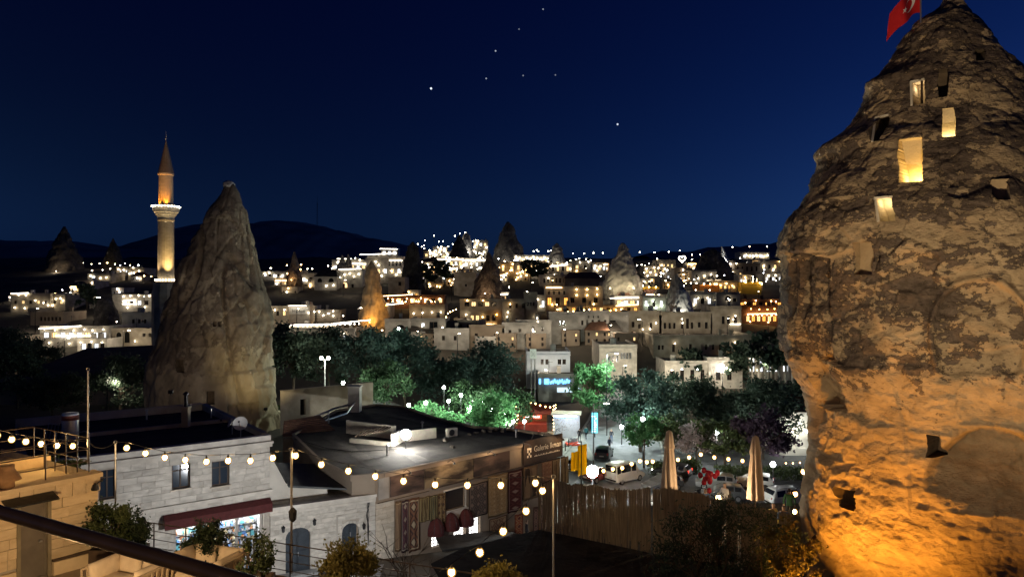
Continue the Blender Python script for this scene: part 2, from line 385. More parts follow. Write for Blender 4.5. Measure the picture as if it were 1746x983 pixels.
# park paths and kerb
pv = MB()
for i, y in enumerate((84, 92, 100, 107)):
    for k in range(11): x = lerp(-26, 9.5, k / 10); pv.v.append(Vector((x, y, g(x, y) + .05)))
for i in range(3):
    for k in range(10): pv.f.append((i * 11 + k, i * 11 + k + 1, (i + 1) * 11 + k + 1, (i + 1) * 11 + k))
tag(pv.build('park_pavement', M_pave), None, kind='structure')
kb = MB()
KP = [(-1.5, 60.5), (3.8, 78), (7.6, 92), (11.2, 108), (14.8, 122)]
for (a, b) in zip(KP, KP[1:]): kb.beam((a[0], a[1], g(*a) + .06), (b[0], b[1], g(*b) + .06), .25, .16)
KQ = [(9.3, 62), (16.3, 78), (18.7, 92), (20.8, 108)]
for (a, b) in zip(KQ, KQ[1:]): kb.beam((a[0], a[1], g(*a) + .06), (b[0], b[1], g(*b) + .06), .25, .16)
tag(kb.build('kerb', M_pave), None, kind='structure')
# distant hills
def ridge(name, tab, Y, depth, m, seed):
    b = MB(); x0, x1 = tab[0][0], tab[-1][0]; n = 90; rows = 10
    for j in range(rows + 1):
        t = j / rows
        for i in range(n + 1):
            px = lerp(x0, x1, i / n); py = interp(tab, px); p = P(px, py, Y)
            top = p.z + 3.5 * noise.fractal(Vector((px * .02, seed, 0)), 1, 2, 5)
            prof = math.sin(min(1, t * 1.35) * math.pi / 2) if t < .74 else 1 - (t - .74) * .5
            yy = Y - depth * (1 - t) + 14 * noise.noise(Vector((px * .013, t * 3, seed)))
            b.v.append(Vector((p.x, yy, lerp(25, top, prof) + 6 * (1 - t) * noise.fractal(Vector((px * .025, t * 4, seed)), 1, 2, 4) * (t > 0))))
    for j in range(rows):
        for i in range(n): k = j * (n + 1) + i; b.f.append((k, k + 1, k + n + 2, k + n + 1))
    return tag(b.build(name, m, smooth=True), None, kind='structure')
M_hill = mat('pale_tuff_hill', (.20, .18, .16), (.36, .33, .29), .02, .95, .6, bscale=.08)
ridge('mountain', [(380, 430), (430, 402), (460, 393), (520, 394), (545, 391), (590, 400), (640, 411), (700, 422), (760, 436), (800, 448)], 1000, 420, M_hill, 1.0)
ridge('hills', [(-500, 442), (-200, 425), (0, 420), (60, 416), (150, 421), (250, 427), (330, 432), (420, 440)], 800, 350, M_hill, 5.0)
ridge('far_ridge', [(1060, 445), (1100, 436), (1180, 432), (1240, 424), (1300, 421), (1360, 424), (1500, 418), (1800, 420), (2300, 430)], 650, 230, M_hill, 9.0)
# radio mast on the mountain
ms = thing('radio_mast', 'thin lattice radio mast standing on the dark mountain top', 'mast', P(541, 391, 930))
b = MB(); h = 34
for (dx, dy) in ((-1.2, -.8), (1.2, -.8), (0, 1.2)): b.tube([(dx, dy, -3), (dx * .25, dy * .25, h)], .12, 4)
for k in range(8):
    z = k * h / 8; s0 = 1 - .75 * z / h; b.beam((-1.2 * s0, -.8 * s0, z), (1.2 * s0 * .9, -.8 * s0, z + h / 8), .1)
b.build('lattice', M_metal, ms); MB().tube([(0, 0, h), (0, 0, h + 8)], .15, 4).build('antenna', M_metal, ms)

# ================================================================ FAIRY CHIMNEYS (tuff cones)
def catmull(tab, x):
    if x <= tab[0][0]: return tab[0][1:]
    if x >= tab[-1][0]: return tab[-1][1:]
    for i in range(len(tab) - 1):
        if x <= tab[i + 1][0]:
            a = tab[max(0, i - 1)]; b = tab[i]; c = tab[i + 1]; d = tab[min(len(tab) - 1, i + 2)]
            t = (x - b[0]) / (c[0] - b[0]); out = []
            for k in range(1, len(b)):
                lin = lerp(b[k], c[k], t); m1 = (c[k] - a[k]) / (c[0] - a[0]) * (c[0] - b[0]); m2 = (d[k] - b[k]) / (d[0] - b[0]) * (c[0] - b[0])
                h = (2 * t ** 3 - 3 * t * t + 1) * b[k] + (t ** 3 - 2 * t * t + t) * m1 + (-2 * t ** 3 + 3 * t * t) * c[k] + (t ** 3 - t * t) * m2
                out.append(lerp(lin, h, .8))
            return out
class Cone:
    """a tuff cone around the axis at distance Y; sil = [(py, px_left, px_right)] as its outline reads at that distance"""
    def __init__(s, Y, sil, zbot, ysc=1.0):
        tab = []
        for (py, l, r) in sil:
            p = P(l, py, Y); q = P(r, py, Y); tab.append((p.z, (p.x + q.x) / 2, (q.x - p.x) / 2))
        s.tab = sorted(tab); s.Y = Y; s.ztop = s.tab[-1][0]; s.zbot = zbot; s.ysc = ysc
    def cr(s, z): return catmull(s.tab, z)
    def surf(s, th, z, disp=0):
        c, r = s.cr(z); r = max(.02, r + disp); return Vector((c + r * math.sin(th), s.Y - r * s.ysc * math.cos(th), z))
    def hit(s, px, py):
        lo = None; d = P(px, py, 1.0) - Vector((0, 0, CAMZ)); y = s.Y * .3
        while y < s.Y * 1.3:
            p = Vector((0, 0, CAMZ)) + d * y; c, r = s.cr(min(p.z, s.ztop)); 
            if p.z < s.ztop and ((p.x - c) ** 2 + ((p.y - s.Y) / s.ysc) ** 2) < r * r: break
            y += s.Y * .002
        c, r = s.cr(p.z); return math.atan2(p.x - c, -(p.y - s.Y) / s.ysc), p.z, p
    def build(s, name, label, m, dth_front, dz, front, dispf, holes=(), cat='rock', linemat=None, group=None):
        ths = []; t = -math.pi
        while t < math.pi - 1e-6:
            ths.append(t); t += dth_front if front[0] <= t <= front[1] else .12
        n = len(ths); nz = int((s.ztop - s.zbot) / dz); zs = [s.zbot + (s.ztop - s.zbot) * j / nz for j in range(nz + 1)]
        TH = [[th for th in ths] for _ in zs]; ZZ = [[z] * n for z in zs]; skip = set(); rings = []
        for h in holes:
            t0, t1, z0, z1 = h['t0'], h['t1'], h['z0'], h['z1']
            i0 = min(range(n), key=lambda i: abs(ths[i] - t0)); i1 = max(i0 + 1, min(range(n), key=lambda i: abs(ths[i] - t1)))
            j0 = min(range(nz + 1), key=lambda j: abs(zs[j] - z0)); j1 = max(j0 + 1, min(range(nz + 1), key=lambda j: abs(zs[j] - z1)))
            sk = h.get('skew', 0)
            for j in range(j0, j1 + 1):
                f = (j - j0) / (j1 - j0); jit = .05 * (t1 - t0); ta = lerp(h['ta'][0], h['ta'][1], f); tb_ = lerp(h['tb'][0], h['tb'][1], f); o = sk * (f - .5) * (t1 - t0)
                for i in range(i0, i1 + 1):
                    TH[j][i] = lerp(ta, tb_, (i - i0) / (i1 - i0)) + o + jit * noise.noise(Vector((j * .9, i0, 0))) * (i in (i0, i1))
            for i in range(i0, i1 + 1): ZZ[j0][i] = z0; ZZ[j1][i] = z1
            for j in range(j0, j1):
                for i in range(i0, i1): skip.add((j, i))
            rings.append((h, i0, i1, j0, j1))
        b = MB(); 
        for j in range(nz + 1):
            for i in range(n):
                th, z = TH[j][i], ZZ[j][i]; c, r = s.cr(z)
                b.v.append(s.surf(th, z, dispf(Vector((c + r * math.sin(th), s.Y - r * math.cos(th), z)), th, z, r)))
        for j in range(nz):
            for i in range(n):
                if (j, i) in skip: continue
                i2 = (i + 1) % n; b.f.append((j * n + i, j * n + i2, (j + 1) * n + i2, (j + 1) * n + i))
        b.f.append(tuple(nz * n + i for i in range(n)))
        root = None
        vs = b.v
        loc = Vector((s.cr(s.zbot)[0], s.Y, s.zbot)); root = thing(name, label, cat, loc, 0, group)
        body = b.build('rock_body', m, root, world=True, smooth=True)
        for (h, i0, i1, j0, j1) in rings:
            loop = [j0 * n + i for i in range(i0, i1 + 1)] + [j * n + i1 for j in range(j0 + 1, j1 + 1)] + [j1 * n + i for i in range(i1 - 1, i0 - 1, -1)] + [j * n + i0 for j in range(j1 - 1, j0, -1)]
            iv = WM[root.name]; pts = [iv @ body.data.vertices[k].co for k in loop]
            ctr = sum(pts, Vector()) / len(pts); tc_ = (h['t0'] + h['t1']) / 2; inw = Vector((-math.sin(tc_), math.cos(tc_), 0))
            d = h.get('depth', .6); sp = h.get('spread', 1.0); q = MB(); L_ = len(pts)
            ring1 = [p for p in pts]; ring2 = [ctr + (p - ctr) * lerp(1, sp, .5) + inw * .18 for p in pts]; ring3 = [ctr + (p - ctr) * sp + inw * d for p in pts]
            # flatten the back
            ring3 = [p - inw * ((p - (ctr + inw * d)).dot(inw)) for p in ring3]
            q.v = ring1 + ring2 + ring3
            for k in range(L_):
                k2 = (k + 1) % L_
                q.f.append((k2, k, L_ + k, L_ + k2)); q.f.append((L_ + k2, L_ + k, 2 * L_ + k, 2 * L_ + k2))
            q.f.append(tuple(2 * L_ + k for k in range(L_)))
            lin = q.build(h.get('name', 'carved_window'), h.get('mat') or linemat, root, world=True)
            if h.get('label'): lin["label"] = h['label']
            if h.get('light'):
                w_, col_ = h['light']; f_ = h.get('lpos', (0, 0)); tx = Vector((math.cos(tc_), math.sin(tc_), 0))
                wd = (pts[i1 - i0] - pts[0]).length; hg = h['z1'] - h['z0']
                lp = ctr + inw * min(.55, d * .7) + tx * f_[0] * wd + Vector((0, 0, f_[1] * hg))
                light('niche_lamp_light', lp, w_, col_, .06, root)
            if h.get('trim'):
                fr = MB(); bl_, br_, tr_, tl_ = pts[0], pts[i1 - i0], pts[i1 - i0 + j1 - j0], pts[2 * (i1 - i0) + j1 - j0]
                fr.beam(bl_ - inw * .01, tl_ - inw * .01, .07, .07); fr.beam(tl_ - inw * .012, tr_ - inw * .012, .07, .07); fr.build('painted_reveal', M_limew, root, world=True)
            if h.get('frame'):
                fr = MB(); a = pts[0] ; 
                tx = (pts[i1 - i0] - pts[0]); c0 = pts[0] + inw * .3 + tx * h['frame']
                fr.beam(c0, c0 + Vector((0, 0, h['z1'] - h['z0'])), .07, .05); fr.build('window_frame', M_wood, root, world=True)
        return root
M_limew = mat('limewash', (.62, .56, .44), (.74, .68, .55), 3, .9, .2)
def fbm(p, s, o=4): return noise.fractal(p * s, .9, 2.1, o)
def holes_for(cone, lst):
    out = []
    for (x0, x1, y0, y1, kw) in lst:
        xm, ym = (x0 + x1) / 2, (y0 + y1) / 2
        a = cone.hit(x0, ym); c = cone.hit(x1, ym); u = cone.hit(xm, y0); d = cone.hit(xm, y1)
        out.append(dict(t0=a[0], t1=c[0], z0=min(u[1], d[1]), z1=max(u[1], d[1]), ta=(cone.hit(x0, y1)[0], cone.hit(x0, y0)[0]), tb=(cone.hit(x1, y1)[0], cone.hit(x1, y0)[0]), **kw))
    return out

# --- the big inhabited cone close by on one side
BIG = Cone(27, [(-6, 1606, 1642), (12, 1588, 1652), (40, 1548, 1664), (80, 1514, 1688), (120, 1492, 1712), (160, 1470, 1738), (205, 1452, 1766), (232, 1436, 1786),
                (260, 1412, 1812), (300, 1392, 1845), (335, 1370, 1878), (365, 1348, 1910), (395, 1339, 1940), (440, 1334, 1970), (520, 1342, 1990), (575, 1338, 2000),
                (620, 1346, 2000), (665, 1368, 2000), (705, 1384, 2000), (740, 1390, 2000), (800, 1389, 2005), (880, 1386, 2010), (980, 1394, 2020), (1300, 1380, 2040)], -1.0, 1.0)
M_big = rockmat('big_cone_tuff', (.47, .36, .225), (.115, .089, .069), 13.3, 15.6, bias=-.010, scale=.62, strat=1.5, fine=1.0)
M_niche = mat('carved_cream', (.55, .44, .28), (.66, .55, .36), 2, .9, .4)
M_nichet = mat('carved_tan', (.36, .27, .16), (.46, .35, .21), 2, .9, .4)
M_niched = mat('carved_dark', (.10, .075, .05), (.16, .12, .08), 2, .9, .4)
YEL = (1, .74, .34)
big_holes = holes_for(BIG, [
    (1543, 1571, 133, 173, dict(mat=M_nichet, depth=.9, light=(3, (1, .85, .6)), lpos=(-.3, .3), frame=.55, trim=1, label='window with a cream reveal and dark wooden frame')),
    (1598, 1620, 112, 159, dict(mat=M_niched, depth=.8, skew=.25)),
    (1606, 1632, 178, 229, dict(mat=M_niche, depth=.6, light=(10, (1, .8, .42)), lpos=(0, -.42), label='pale lit niche with a rounded notch')),
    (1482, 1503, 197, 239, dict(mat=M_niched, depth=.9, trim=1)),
    (1527, 1569, 234, 308, dict(mat=M_niche, depth=.85, light=(34, (1, .66, .2)), lpos=(.1, -.42), label='brightly lit yellow niche, the largest of the upper openings')),
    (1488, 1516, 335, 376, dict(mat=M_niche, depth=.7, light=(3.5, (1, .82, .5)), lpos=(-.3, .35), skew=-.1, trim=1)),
    (1694, 1726, 303, 340, dict(mat=M_nichet, depth=.3)),
    (1447, 1476, 412, 468, dict(mat=M_nichet, depth=.3, label='shallow walled-up niche with vertical tool marks')),
    (1429, 1454, 833, 867, dict(mat=M_niched, depth=1.0, label='small square dark opening low on the rock')),
    (1579, 1602, 742, 781, dict(mat=M_niched, depth=1.0, name='carved_doorway', label='dark doorway at the edge of the hollowed room')),
    (1672, 1692, 80, 98, dict(mat=M_niched, depth=.6)),
])
def arch_in(px, py, u0, u1, v0, v1): return u0 <= px <= u1 and v0 <= py <= v1
def proj(p): return CX + F * p.x / p.y, CY - F * (p.z - CAMZ) / p.y
def big_disp(p, th, z, r):
    d = -.22 + .36 * fbm(p, .22, 3) + .10 * fbm(p + Vector((9, 3, 1)), .7, 3)
    q = Vector((p.x, p.y, p.z * 2.0))
    hi = sstep(12.5, 14.5, z)
    rid = 1 - abs(noise.noise(q * 1.1)); d += hi * .05 * (rid - .6)
    d += .026 * fbm(q, 2.1, 4) + .016 * fbm(q, 6.5, 4)
    d += (1 - hi) * .05 * math.sin((z + .25 * p.x + .5 * noise.noise(p * .5)) * 7) * (.5 + noise.noise(p * .8))
    vd, vp = noise.voronoi(Vector((p.x, p.y, p.z * 1.5)) * .85 + .25 * Vector((noise.noise(p * 1.3), noise.noise(p * 1.3 + Vector((5, 0, 0))), 0)))
    d += hi * (.06 * (noise.cell(vp[0] * 7.7) - .5) - .05 * sstep(.13, 0, vd[1] - vd[0])) + (1 - hi) * .05 * (noise.cell(vp[0] * 7.7) - .5)
    vd, vp = noise.voronoi(q * 2.4); d += (.018 + .012 * hi) * (noise.cell(vp[0] * 3.3) - .5) - .012 * sstep(.15, 0, vd[1] - vd[0])
    if -2.1 < th < -.8:
        e = sstep(.75, .15, abs(th + 1.5)); zz = z + .35 * noise.noise(Vector((th * 5, z * .8, 0)))
        d += e * (.42 * math.exp(-((z - 22.35) / .42) ** 2) + .45 * math.exp(-((z - 24.6) / .25) ** 2) - .14 * math.exp(-((z - 21.5) / .5) ** 2))
        d += e * sstep(9, 11, z) * sstep(22, 20.5, z) * .5 * (noise.cell(Vector((zz * .55, math.floor(th * 3.2), 0))) - .55)
    d += (1 - hi) * .05 * fbm(Vector((p.x, p.y, p.z * 2.6)), 3.2, 3)
    if r > 1 and p.y < 27.5:
        px, py = proj(p + Vector((0, 0, 0)))
        # hollowed room at the foot, its arched roof broken open
        u = (px - 1690) / 118; v = (py - 850) / 118
        edge = u * u * (1.0 if u > 0 else .95) + (v * v if v < 0 else .55 * v * v)
        k = sstep(1.05, .86, edge + .05 * noise.noise(p * 2.2)) * (py < 905)
        slope = min(1, max(0, (890 - py - .30 * (1750 - px) * (px < 1750)) / 90))
        d -= (1.15 + .06 * fbm(p, 1.6, 4) + .03 * math.sin(z * 14 + p.x)) * k * slope
        # dark doorway at the edge of that room
        # shallow apse relief above
        u = (px - 1672) / 86; v = (py - 560) / 84
        e = u * u + (v * v if v < 0 else .35 * v * v)
        d -= .35 * sstep(1.0, .90, e) * (py < 640) - .16 * sstep(1.3, 1.05, e) * (py < 640)
        if 1600 < px < 1636 and 255 < py < 318: d -= .10
        # the beam slot and ledge
        if abs(py - (866 + (px - 1530) * .095)) < 3 and 1560 < px < 1722: d += .09
        # flakes standing off the flank
        if px < 1400 and 430 < py < 720: d += .22 * (noise.cell(Vector((p.z * .55, 0, 0))) - .4)
    return d
bigrock = BIG.build('fairy_chimney', 'huge tan fairy chimney with lit carved windows and orange-lit foot, beside the frame edge', M_big, .0062, .052, (-1.75, .85), big_disp, big_holes, linemat=M_nichet)
# floodlights at the foot of the big cone (below the frame) and the glow they throw up it
def floodlight(loc, aim, power, color, spot, label, blend=.8, rad=.12):
    t = thing('floodlight', label, 'floodlight', loc)
    d = (Vector(aim) - Vector(loc)).normalized(); M = Matrix.Translation(Vector(loc)) @ d.to_track_quat('-Z', 'Y').to_matrix().to_4x4()
    MB().bbox((-.16, -.12, -.01), (.16, .12, .12)).build('housing', M_metal, t, True, M=M)
    MB().bbox((-.14, -.10, -.022), (.14, .10, -.012)).build('lens', emit('flood_%s' % len(MATS), color, 12, False), t, True, M=M)
    MB().tube([Vector(loc) + Vector((0, 0, -.25)), Vector(loc)], .025, 6).build('bracket', M_metal, t, True)
    light('floodlight_beam', Vector(loc) + d * .08, power, color, rad, t, spot, aim, blend)
    return t
FO = (1, .40, .045)
floodlight((9.9, 21.3, 5.85), (11.9, 23.0, 11.2), 1700, FO, 100, 'orange floodlight at the foot of the big rock', .9)
floodlight((9.2, 24.0, 5.85), (10.8, 25.0, 11), 1300, FO, 110, 'orange floodlight below the left flank of the big rock', .8)
floodlight((4.6, 7.0, 10.2), (13.6, 22, 23.0), 7600, (1, .76, .48), 85, 'unseen warm floodlight added on the terrace to wash the big rock', 1.0)  # added out of view to light the upper rock evenly

# flag on the top of the big cone
fl = thing('flag', 'red flag with white crescent and star flying atop the big rock', 'flag', P(1570, 40, 26.6))
MB().tube([(0, 0, -.4), (0, 0, 2.4)], .03, 8).build('flagpole', M_steel, fl)
def flagp(u, v): # u from the pole outward, v down
    return Vector((-1.1 * u, .26 * math.sin(u * 6.5 + v) * (.2 + u), 1.35 - .95 * v - .75 * u * u - .25 * u + .05 * math.sin(u * 9)))
b = MB(); nu, nv = 26, 16
for j in range(nv + 1):
    for i in range(nu + 1): b.v.append(flagp(i / nu, j / nv))
for j in range(nv):
    for i in range(nu): k = j * (nu + 1) + i; b.f.append((k, k + 1, k + nu + 2, k + nu + 1))
cl = b.build('cloth', mat('flag_red', (.45, .01, .015), (.55, .015, .02), 3, .8), fl, smooth=True)
M_fw = mat('flag_white', (.75, .75, .75), (.8, .8, .8), 3, .8)
def onflag(pts2, name):
    for sgn in (-1, 1):
        q = MB(); q.v = [flagp(u, v) + Vector((0, sgn * .012, 0)) for (u, v) in pts2]; q.f = [tuple(range(len(pts2)))]
        bm = bmesh.new(); me = q.mesh(name); bm.from_mesh(me); bmesh.ops.triangulate(bm, faces=bm.faces); bm.to_mesh(me); bm.free()
        o = bpy.data.objects.new(name, me); COL.objects.link(o); o.parent = fl; me.materials.append(M_fw)
asp = 1.05 / 1.25
outer = [(.36 + .25 * asp * math.cos(a), .5 + .25 * math.sin(a)) for a in [R(38) + k * R(284) / 24 for k in range(25)]]
inner = [(.415 + .2 * asp * math.cos(a), .5 + .2 * math.sin(a)) for a in [R(322 - 4) - k * R(276) / 24 for k in range(25)]]
onflag(outer + inner, 'crescent')
onflag([(.62 + (.125 if k % 2 == 0 else .05) * asp * math.cos(R(180 + 36 * k)), .5 + (.125 if k % 2 == 0 else .05) * math.sin(R(180 + 36 * k))) for k in range(10)], 'star')

# --- the dark cone in the middle distance
MID = Cone(80, [(314, 382, 400), (330, 374, 410), (352, 356, 419), (400, 330, 433), (450, 308, 446), (500, 290, 455), (550, 274, 464), (590, 263, 468), (615, 252, 470), (650, 246, 478), (690, 246, 484), (740, 246, 490), (800, 240, 496)], -1, .9)
M_mid = rockmat('mid_cone_tuff', (.27, .22, .15), (.12, .094, .066), 5, 12.0, bias=.07, scale=.16, strat=1.0, fine=.8)
def mid_disp(p, th, z, r):
    k = min(1, r / 3)
    d = k * (-.38 + .45 * fbm(p, .10, 3) + .22 * fbm(p + Vector((4, 7, 0)), .3, 4) + .10 * fbm(p, 1.2, 4))
    rid = abs(noise.noise(Vector((p.x * .22, p.y * .22, p.z * .05)))); d -= k * .5 * sstep(.12, 0, rid)
    vd, vp = noise.voronoi(Vector((p.x, p.y, p.z * .8)) * .45); d += k * (.20 * (noise.cell(vp[0] * 5.1) - .5) - .12 * sstep(.12, 0, vd[1] - vd[0])) * (.4 + .6 * sstep(6, 12, z))
    if th > .55: d += k * .5 * (noise.cell(Vector((z * .6, th * 2, 0))) - .6) * sstep(14, 8, z)
    return d
mid_holes = holes_for(MID, [(295, 312, 613, 635, dict(mat=M_niched, depth=1.0, skew=-.25)), (352, 366, 667, 690, dict(mat=M_niched, depth=1.0, name='carved_doorway')),
                            (363, 369, 548, 557, dict(mat=M_niched, depth=.8)), (372, 378, 548, 557, dict(mat=M_niched, depth=.8))])
midrock = MID.build('fairy_chimney', 'tall dark pointed fairy chimney standing in front of the minaret', M_mid, .019, .17, (-1.9, 1.9), mid_disp, mid_holes, linemat=M_nichet)
b = MB(); b.v = []
cp = P(391, 316, 80)
cap = MB().ball((0, 0, 0), .62, 12, 8, .8); cap.v = [v + v.normalized() * .3 * noise.noise(v * 2.3) + Vector((v.z * .35, 0, 0)) for v in cap.v]; cap.v = [v + cp for v in cap.v]
cap.build('cap_stone', mat('cap_stone', (.40, .37, .32), (.5, .46, .4), 2, .9, .4), midrock, True, smooth=True)
floodlight((-23.5, 50.5, 9.9), (-32.5, 80, 16), 2500, (1, .79, .62), 75, 'floodlight added on the felt roof to wash the dark cone', 1.0)  # added lamp that lifts the whole front of the cone
floodlight((-23.4, 69.6, 5.6), (-26.4, 77.0, 9.5), 1150, (1, .80, .40), 80, 'yellow floodlight at the right foot of the dark cone', .9)

# --- smaller cones of the far town
def cone_small(label, py_t, py_b, xt, xl, xr, Y, tan=(.30, .25, .18), dark=(.07, .058, .045), bias=.02, lean=0, bulge=1.0, seed=0, cat='rock', blunt=.06, zl=None, glow=()):
    sil = []
    for k in range(9):
        f = k / 8; w = f ** (.85 / bulge) * (1 - blunt) + blunt
        l = lerp(xt, xl, w); r = lerp(xt, xr, w); sil.append((lerp(py_t, py_b, f), l, r))
    last = sil[-1]; sil.append((py_b + 60, last[1], last[2]))
    z0 = P(0, py_b, Y).z - 5
    c = Cone(Y, sil, z0, .9); rr = (xr - xl) / F * Y / 2
    mm = rockmat('cone_tuff_%d' % (len(MATS)), tan, dark, (z0 if zl is None else zl) - z0 - 3, (z0 if zl is None else zl) - z0 + 2, bias=bias, scale=1.9 / rr, strat=1.0, fine=1.0)
    sd = Vector((seed * 7.3, seed * 3.1, 0))
    df = lambda p, th, z, r: min(1, r / (.3 * rr)) * rr * (.13 * fbm(p / rr + sd, .9, 3) + .085 * fbm(p / rr + sd, 3.1, 4) - .08 * sstep(.16, 0, abs(noise.noise(Vector((p.x, p.y, p.z * .4)) / rr * 2.2 + sd))))
    o = c.build('tuff_cone', label, mm, .09, (c.ztop - z0) / 46, (-3, 3), df, (), cat)
    for (dx, pw, col, pyl) in glow:
        p = P(lerp(xl, xr, dx), pyl, Y - rr * 1.25); MB().octa(p, .18).build('foot_lamp', emit('foot_%.1f_%.1f' % (col[1], col[2]), col, 12, False), o, True); light('foot_lamp_light', p + Vector((0, -.3, .2)), pw, col, .2, o)
    return o
cone_small('pale pointed tuff cone lit from below above the terrace restaurants', 414, 486, 1062, 1027, 1094, 212, (.50, .45, .36), (.16, .14, .11), -.02, seed=1, glow=((.2, 420, (1, .88, .62), 491), (.8, 420, (1, .88, .62), 491)))
cone_small('brown pointed cone rising behind the yellow-lit arched house', 430, 508, 833, 801, 866, 196, (.30, .22, .15), (.12, .085, .06), .03, seed=2, glow=((.4, 260, (1, .75, .5), 500),))
cone_small('big dark cone on the skyline left of the hilltop lamps', 378, 442, 866, 838, 896, 335, (.22, .20, .17), (.08, .075, .07), .03, seed=3, bulge=1.2, glow=((.4, 350, (1, .9, .75), 446),))
cone_small('small grey cone on the skyline by a row of street lamps', 414, 452, 950, 930, 968, 318, (.34, .31, .26), (.13, .12, .10), -.02, seed=4, glow=((.4, 350, (1, .95, .85), 450),))
cone_small('dark rounded rock beside the bright stepped hotel', 412, 492, 704, 682, 724, 232, (.13, .12, .10), (.05, .048, .042), .05, seed=5, bulge=1.6)
cone_small('little church-like cone with orange-lit doorways at its foot', 428, 474, 502, 489, 515, 238, (.34, .27, .20), (.16, .12, .09), 0, seed=6, glow=((.3, 130, (1, .6, .25), 477),))
cone_small('tiny pale cone peak behind the bright terraces, left of the pair', 434, 462, 583, 572, 594, 255, (.40, .36, .30), (.18, .16, .13), -.03, seed=7)
cone_small('tiny pale cone peak behind the bright terraces, right of the pair', 433, 462, 594, 585, 604, 256, (.40, .36, .30), (.18, .16, .13), -.03, seed=8)
cone_small('black cone on the hill dotted with lamps', 400, 440, 783, 763, 800, 322, (.10, .095, .09), (.05, .05, .048), .05, seed=9)
cone_small('pale crag lit at the hilltop behind the black cone', 396, 432, 795, 783, 808, 330, (.38, .36, .33), (.2, .19, .17), -.05, seed=10, bulge=1.6, glow=((.6, 400, (1, .95, .85), 430),))
cone_small('faint wide dark cone left of the minaret', 386, 462, 110, 76, 142, 300, (.15, .125, .10), (.07, .06, .05), .03, seed=11, glow=((.3, 450, (1, .8, .55), 462),))
cone_small('faint narrow dark cone beside the wide one', 406, 456, 193, 174, 212, 310, (.11, .095, .08), (.055, .05, .042), .03, seed=12)
cone_small('rounded grey boulder rock among the left houses', 506, 566, 176, 158, 208, 168, (.24, .21, .17), (.10, .09, .075), 0, seed=13, bulge=2.0)
cone_small('orange-lit cone with a carved facade beside the lamp-strung terrace', 444, 545, 633, 612, 664, 168, (.44, .33, .20), (.15, .11, .08), -.02, seed=14, bulge=1.25, glow=((.35, 420, (1, .5, .1), 549), (.9, 420, (1, .5, .1), 520)))
cone_small('white knobbly rock lit like a head among the houses', 494, 538, 1160, 1142, 1182, 178, (.62, .60, .54), (.26, .24, .21), -.06, seed=15, bulge=2.2, blunt=.25, glow=((.5, 300, (1, .97, .85), 534),))
cone_small('leaning grey crag behind the white knobbly rock', 468, 530, 1152, 1134, 1178, 184, (.34, .31, .27), (.15, .14, .12), -.02, seed=16, bulge=1.6, glow=((.2, 160, (1, .95, .85), 532),))
cone_small('dark broad rock hump below the white spire on the right', 424, 470, 1216, 1178, 1250, 270, (.16, .14, .12), (.07, .065, .058), .03, seed=17, bulge=1.5)
cone_small('thin white lit rock spire leaning on the right skyline', 420, 448, 1230, 1229, 1244, 285, (.72, .72, .70), (.4, .4, .38), -.2, seed=18, blunt=.1, glow=((.3, 700, (1, 1, .95), 450),))
# ================================================================ NEAR BUILDINGS
class Wall:
    """upright wall plane from a to b (plan points); u runs along it, n points out of it towards the viewer"""
    def __init__(s, a, b):
        s.a = Vector((a[0], a[1], 0)); s.b = Vector((b[0], b[1], 0)); s.d = (s.b - s.a).normalized(); s.L = (s.b - s.a).length
        s.n = Vector((s.d.y, -s.d.x, 0))
        if s.n.dot(-s.a) < 0: s.n = -s.n
    def uz(s, px, py):
        r = P(px, py, 1.0) - Vector((0, 0, CAMZ)); o = Vector((0, 0, CAMZ)); t = (s.a - o).dot(s.n) / r.dot(s.n); p = o + r * t
        return (p - s.a).dot(s.d), p.z
    def p(s, u, z, out=0): v = s.a + s.d * u + s.n * out; return Vector((v.x, v.y, z))
    def M(s): return Matrix(((s.d.x, s.n.x, 0, s.a.x), (s.d.y, s.n.y, 0, s.a.y), (0, 0, 1, 0), (0, 0, 0, 1)))
    def rect(s, x0, x1, y0, y1):
        xm, ym = (x0 + x1) / 2, (y0 + y1) / 2; a = s.uz(x0, ym); b = s.uz(x1, ym); c = s.uz(xm, y0); d = s.uz(xm, y1)
        return a[0], b[0], d[1], c[1]
def ubox(b, w, u0, u1, z0, z1, o0, o1):
    """a box on wall w between u0..u1, z0..z1, from o0 to o1 out of its plane"""
    vs = [w.p(u, z, o) for u in (u0, u1) for o in (o0, o1) for z in (z0, z1)]
    return b.add(vs, [(0, 1, 3, 2), (4, 6, 7, 5), (0, 4, 5, 1), (2, 3, 7, 6), (0, 2, 6, 4), (1, 5, 7, 3)])
def holed(b, w, u0, u1, z0, z1, holes, back=.3):
    """front face of a wall with real openings and their reveals"""
    us = sorted({u0, u1, *[min(u1, max(u0, h[k])) for h in holes for k in (0, 1)]}); zs = sorted({z0, z1, *[min(z1, max(z0, h[k])) for h in holes for k in (2, 3)]})
    for a, c in zip(us, us[1:]):
        for e, f in zip(zs, zs[1:]):
            um, zm = (a + c) / 2, (e + f) / 2
            if any(h[0] < um < h[1] and h[2] < zm < h[3] for h in holes): continue
            b.add([w.p(a, e), w.p(c, e), w.p(c, f), w.p(a, f)], [(0, 1, 2, 3)])
    for h in holes:
        q = [(h[0], h[2]), (h[1], h[2]), (h[1], h[3]), (h[0], h[3])]
        for i in range(4):
            (a, e), (c, f) = q[i], q[(i + 1) % 4]; b.add([w.p(a, e), w.p(c, f), w.p(c, f, -back), w.p(a, e, -back)], [(0, 1, 2, 3)])
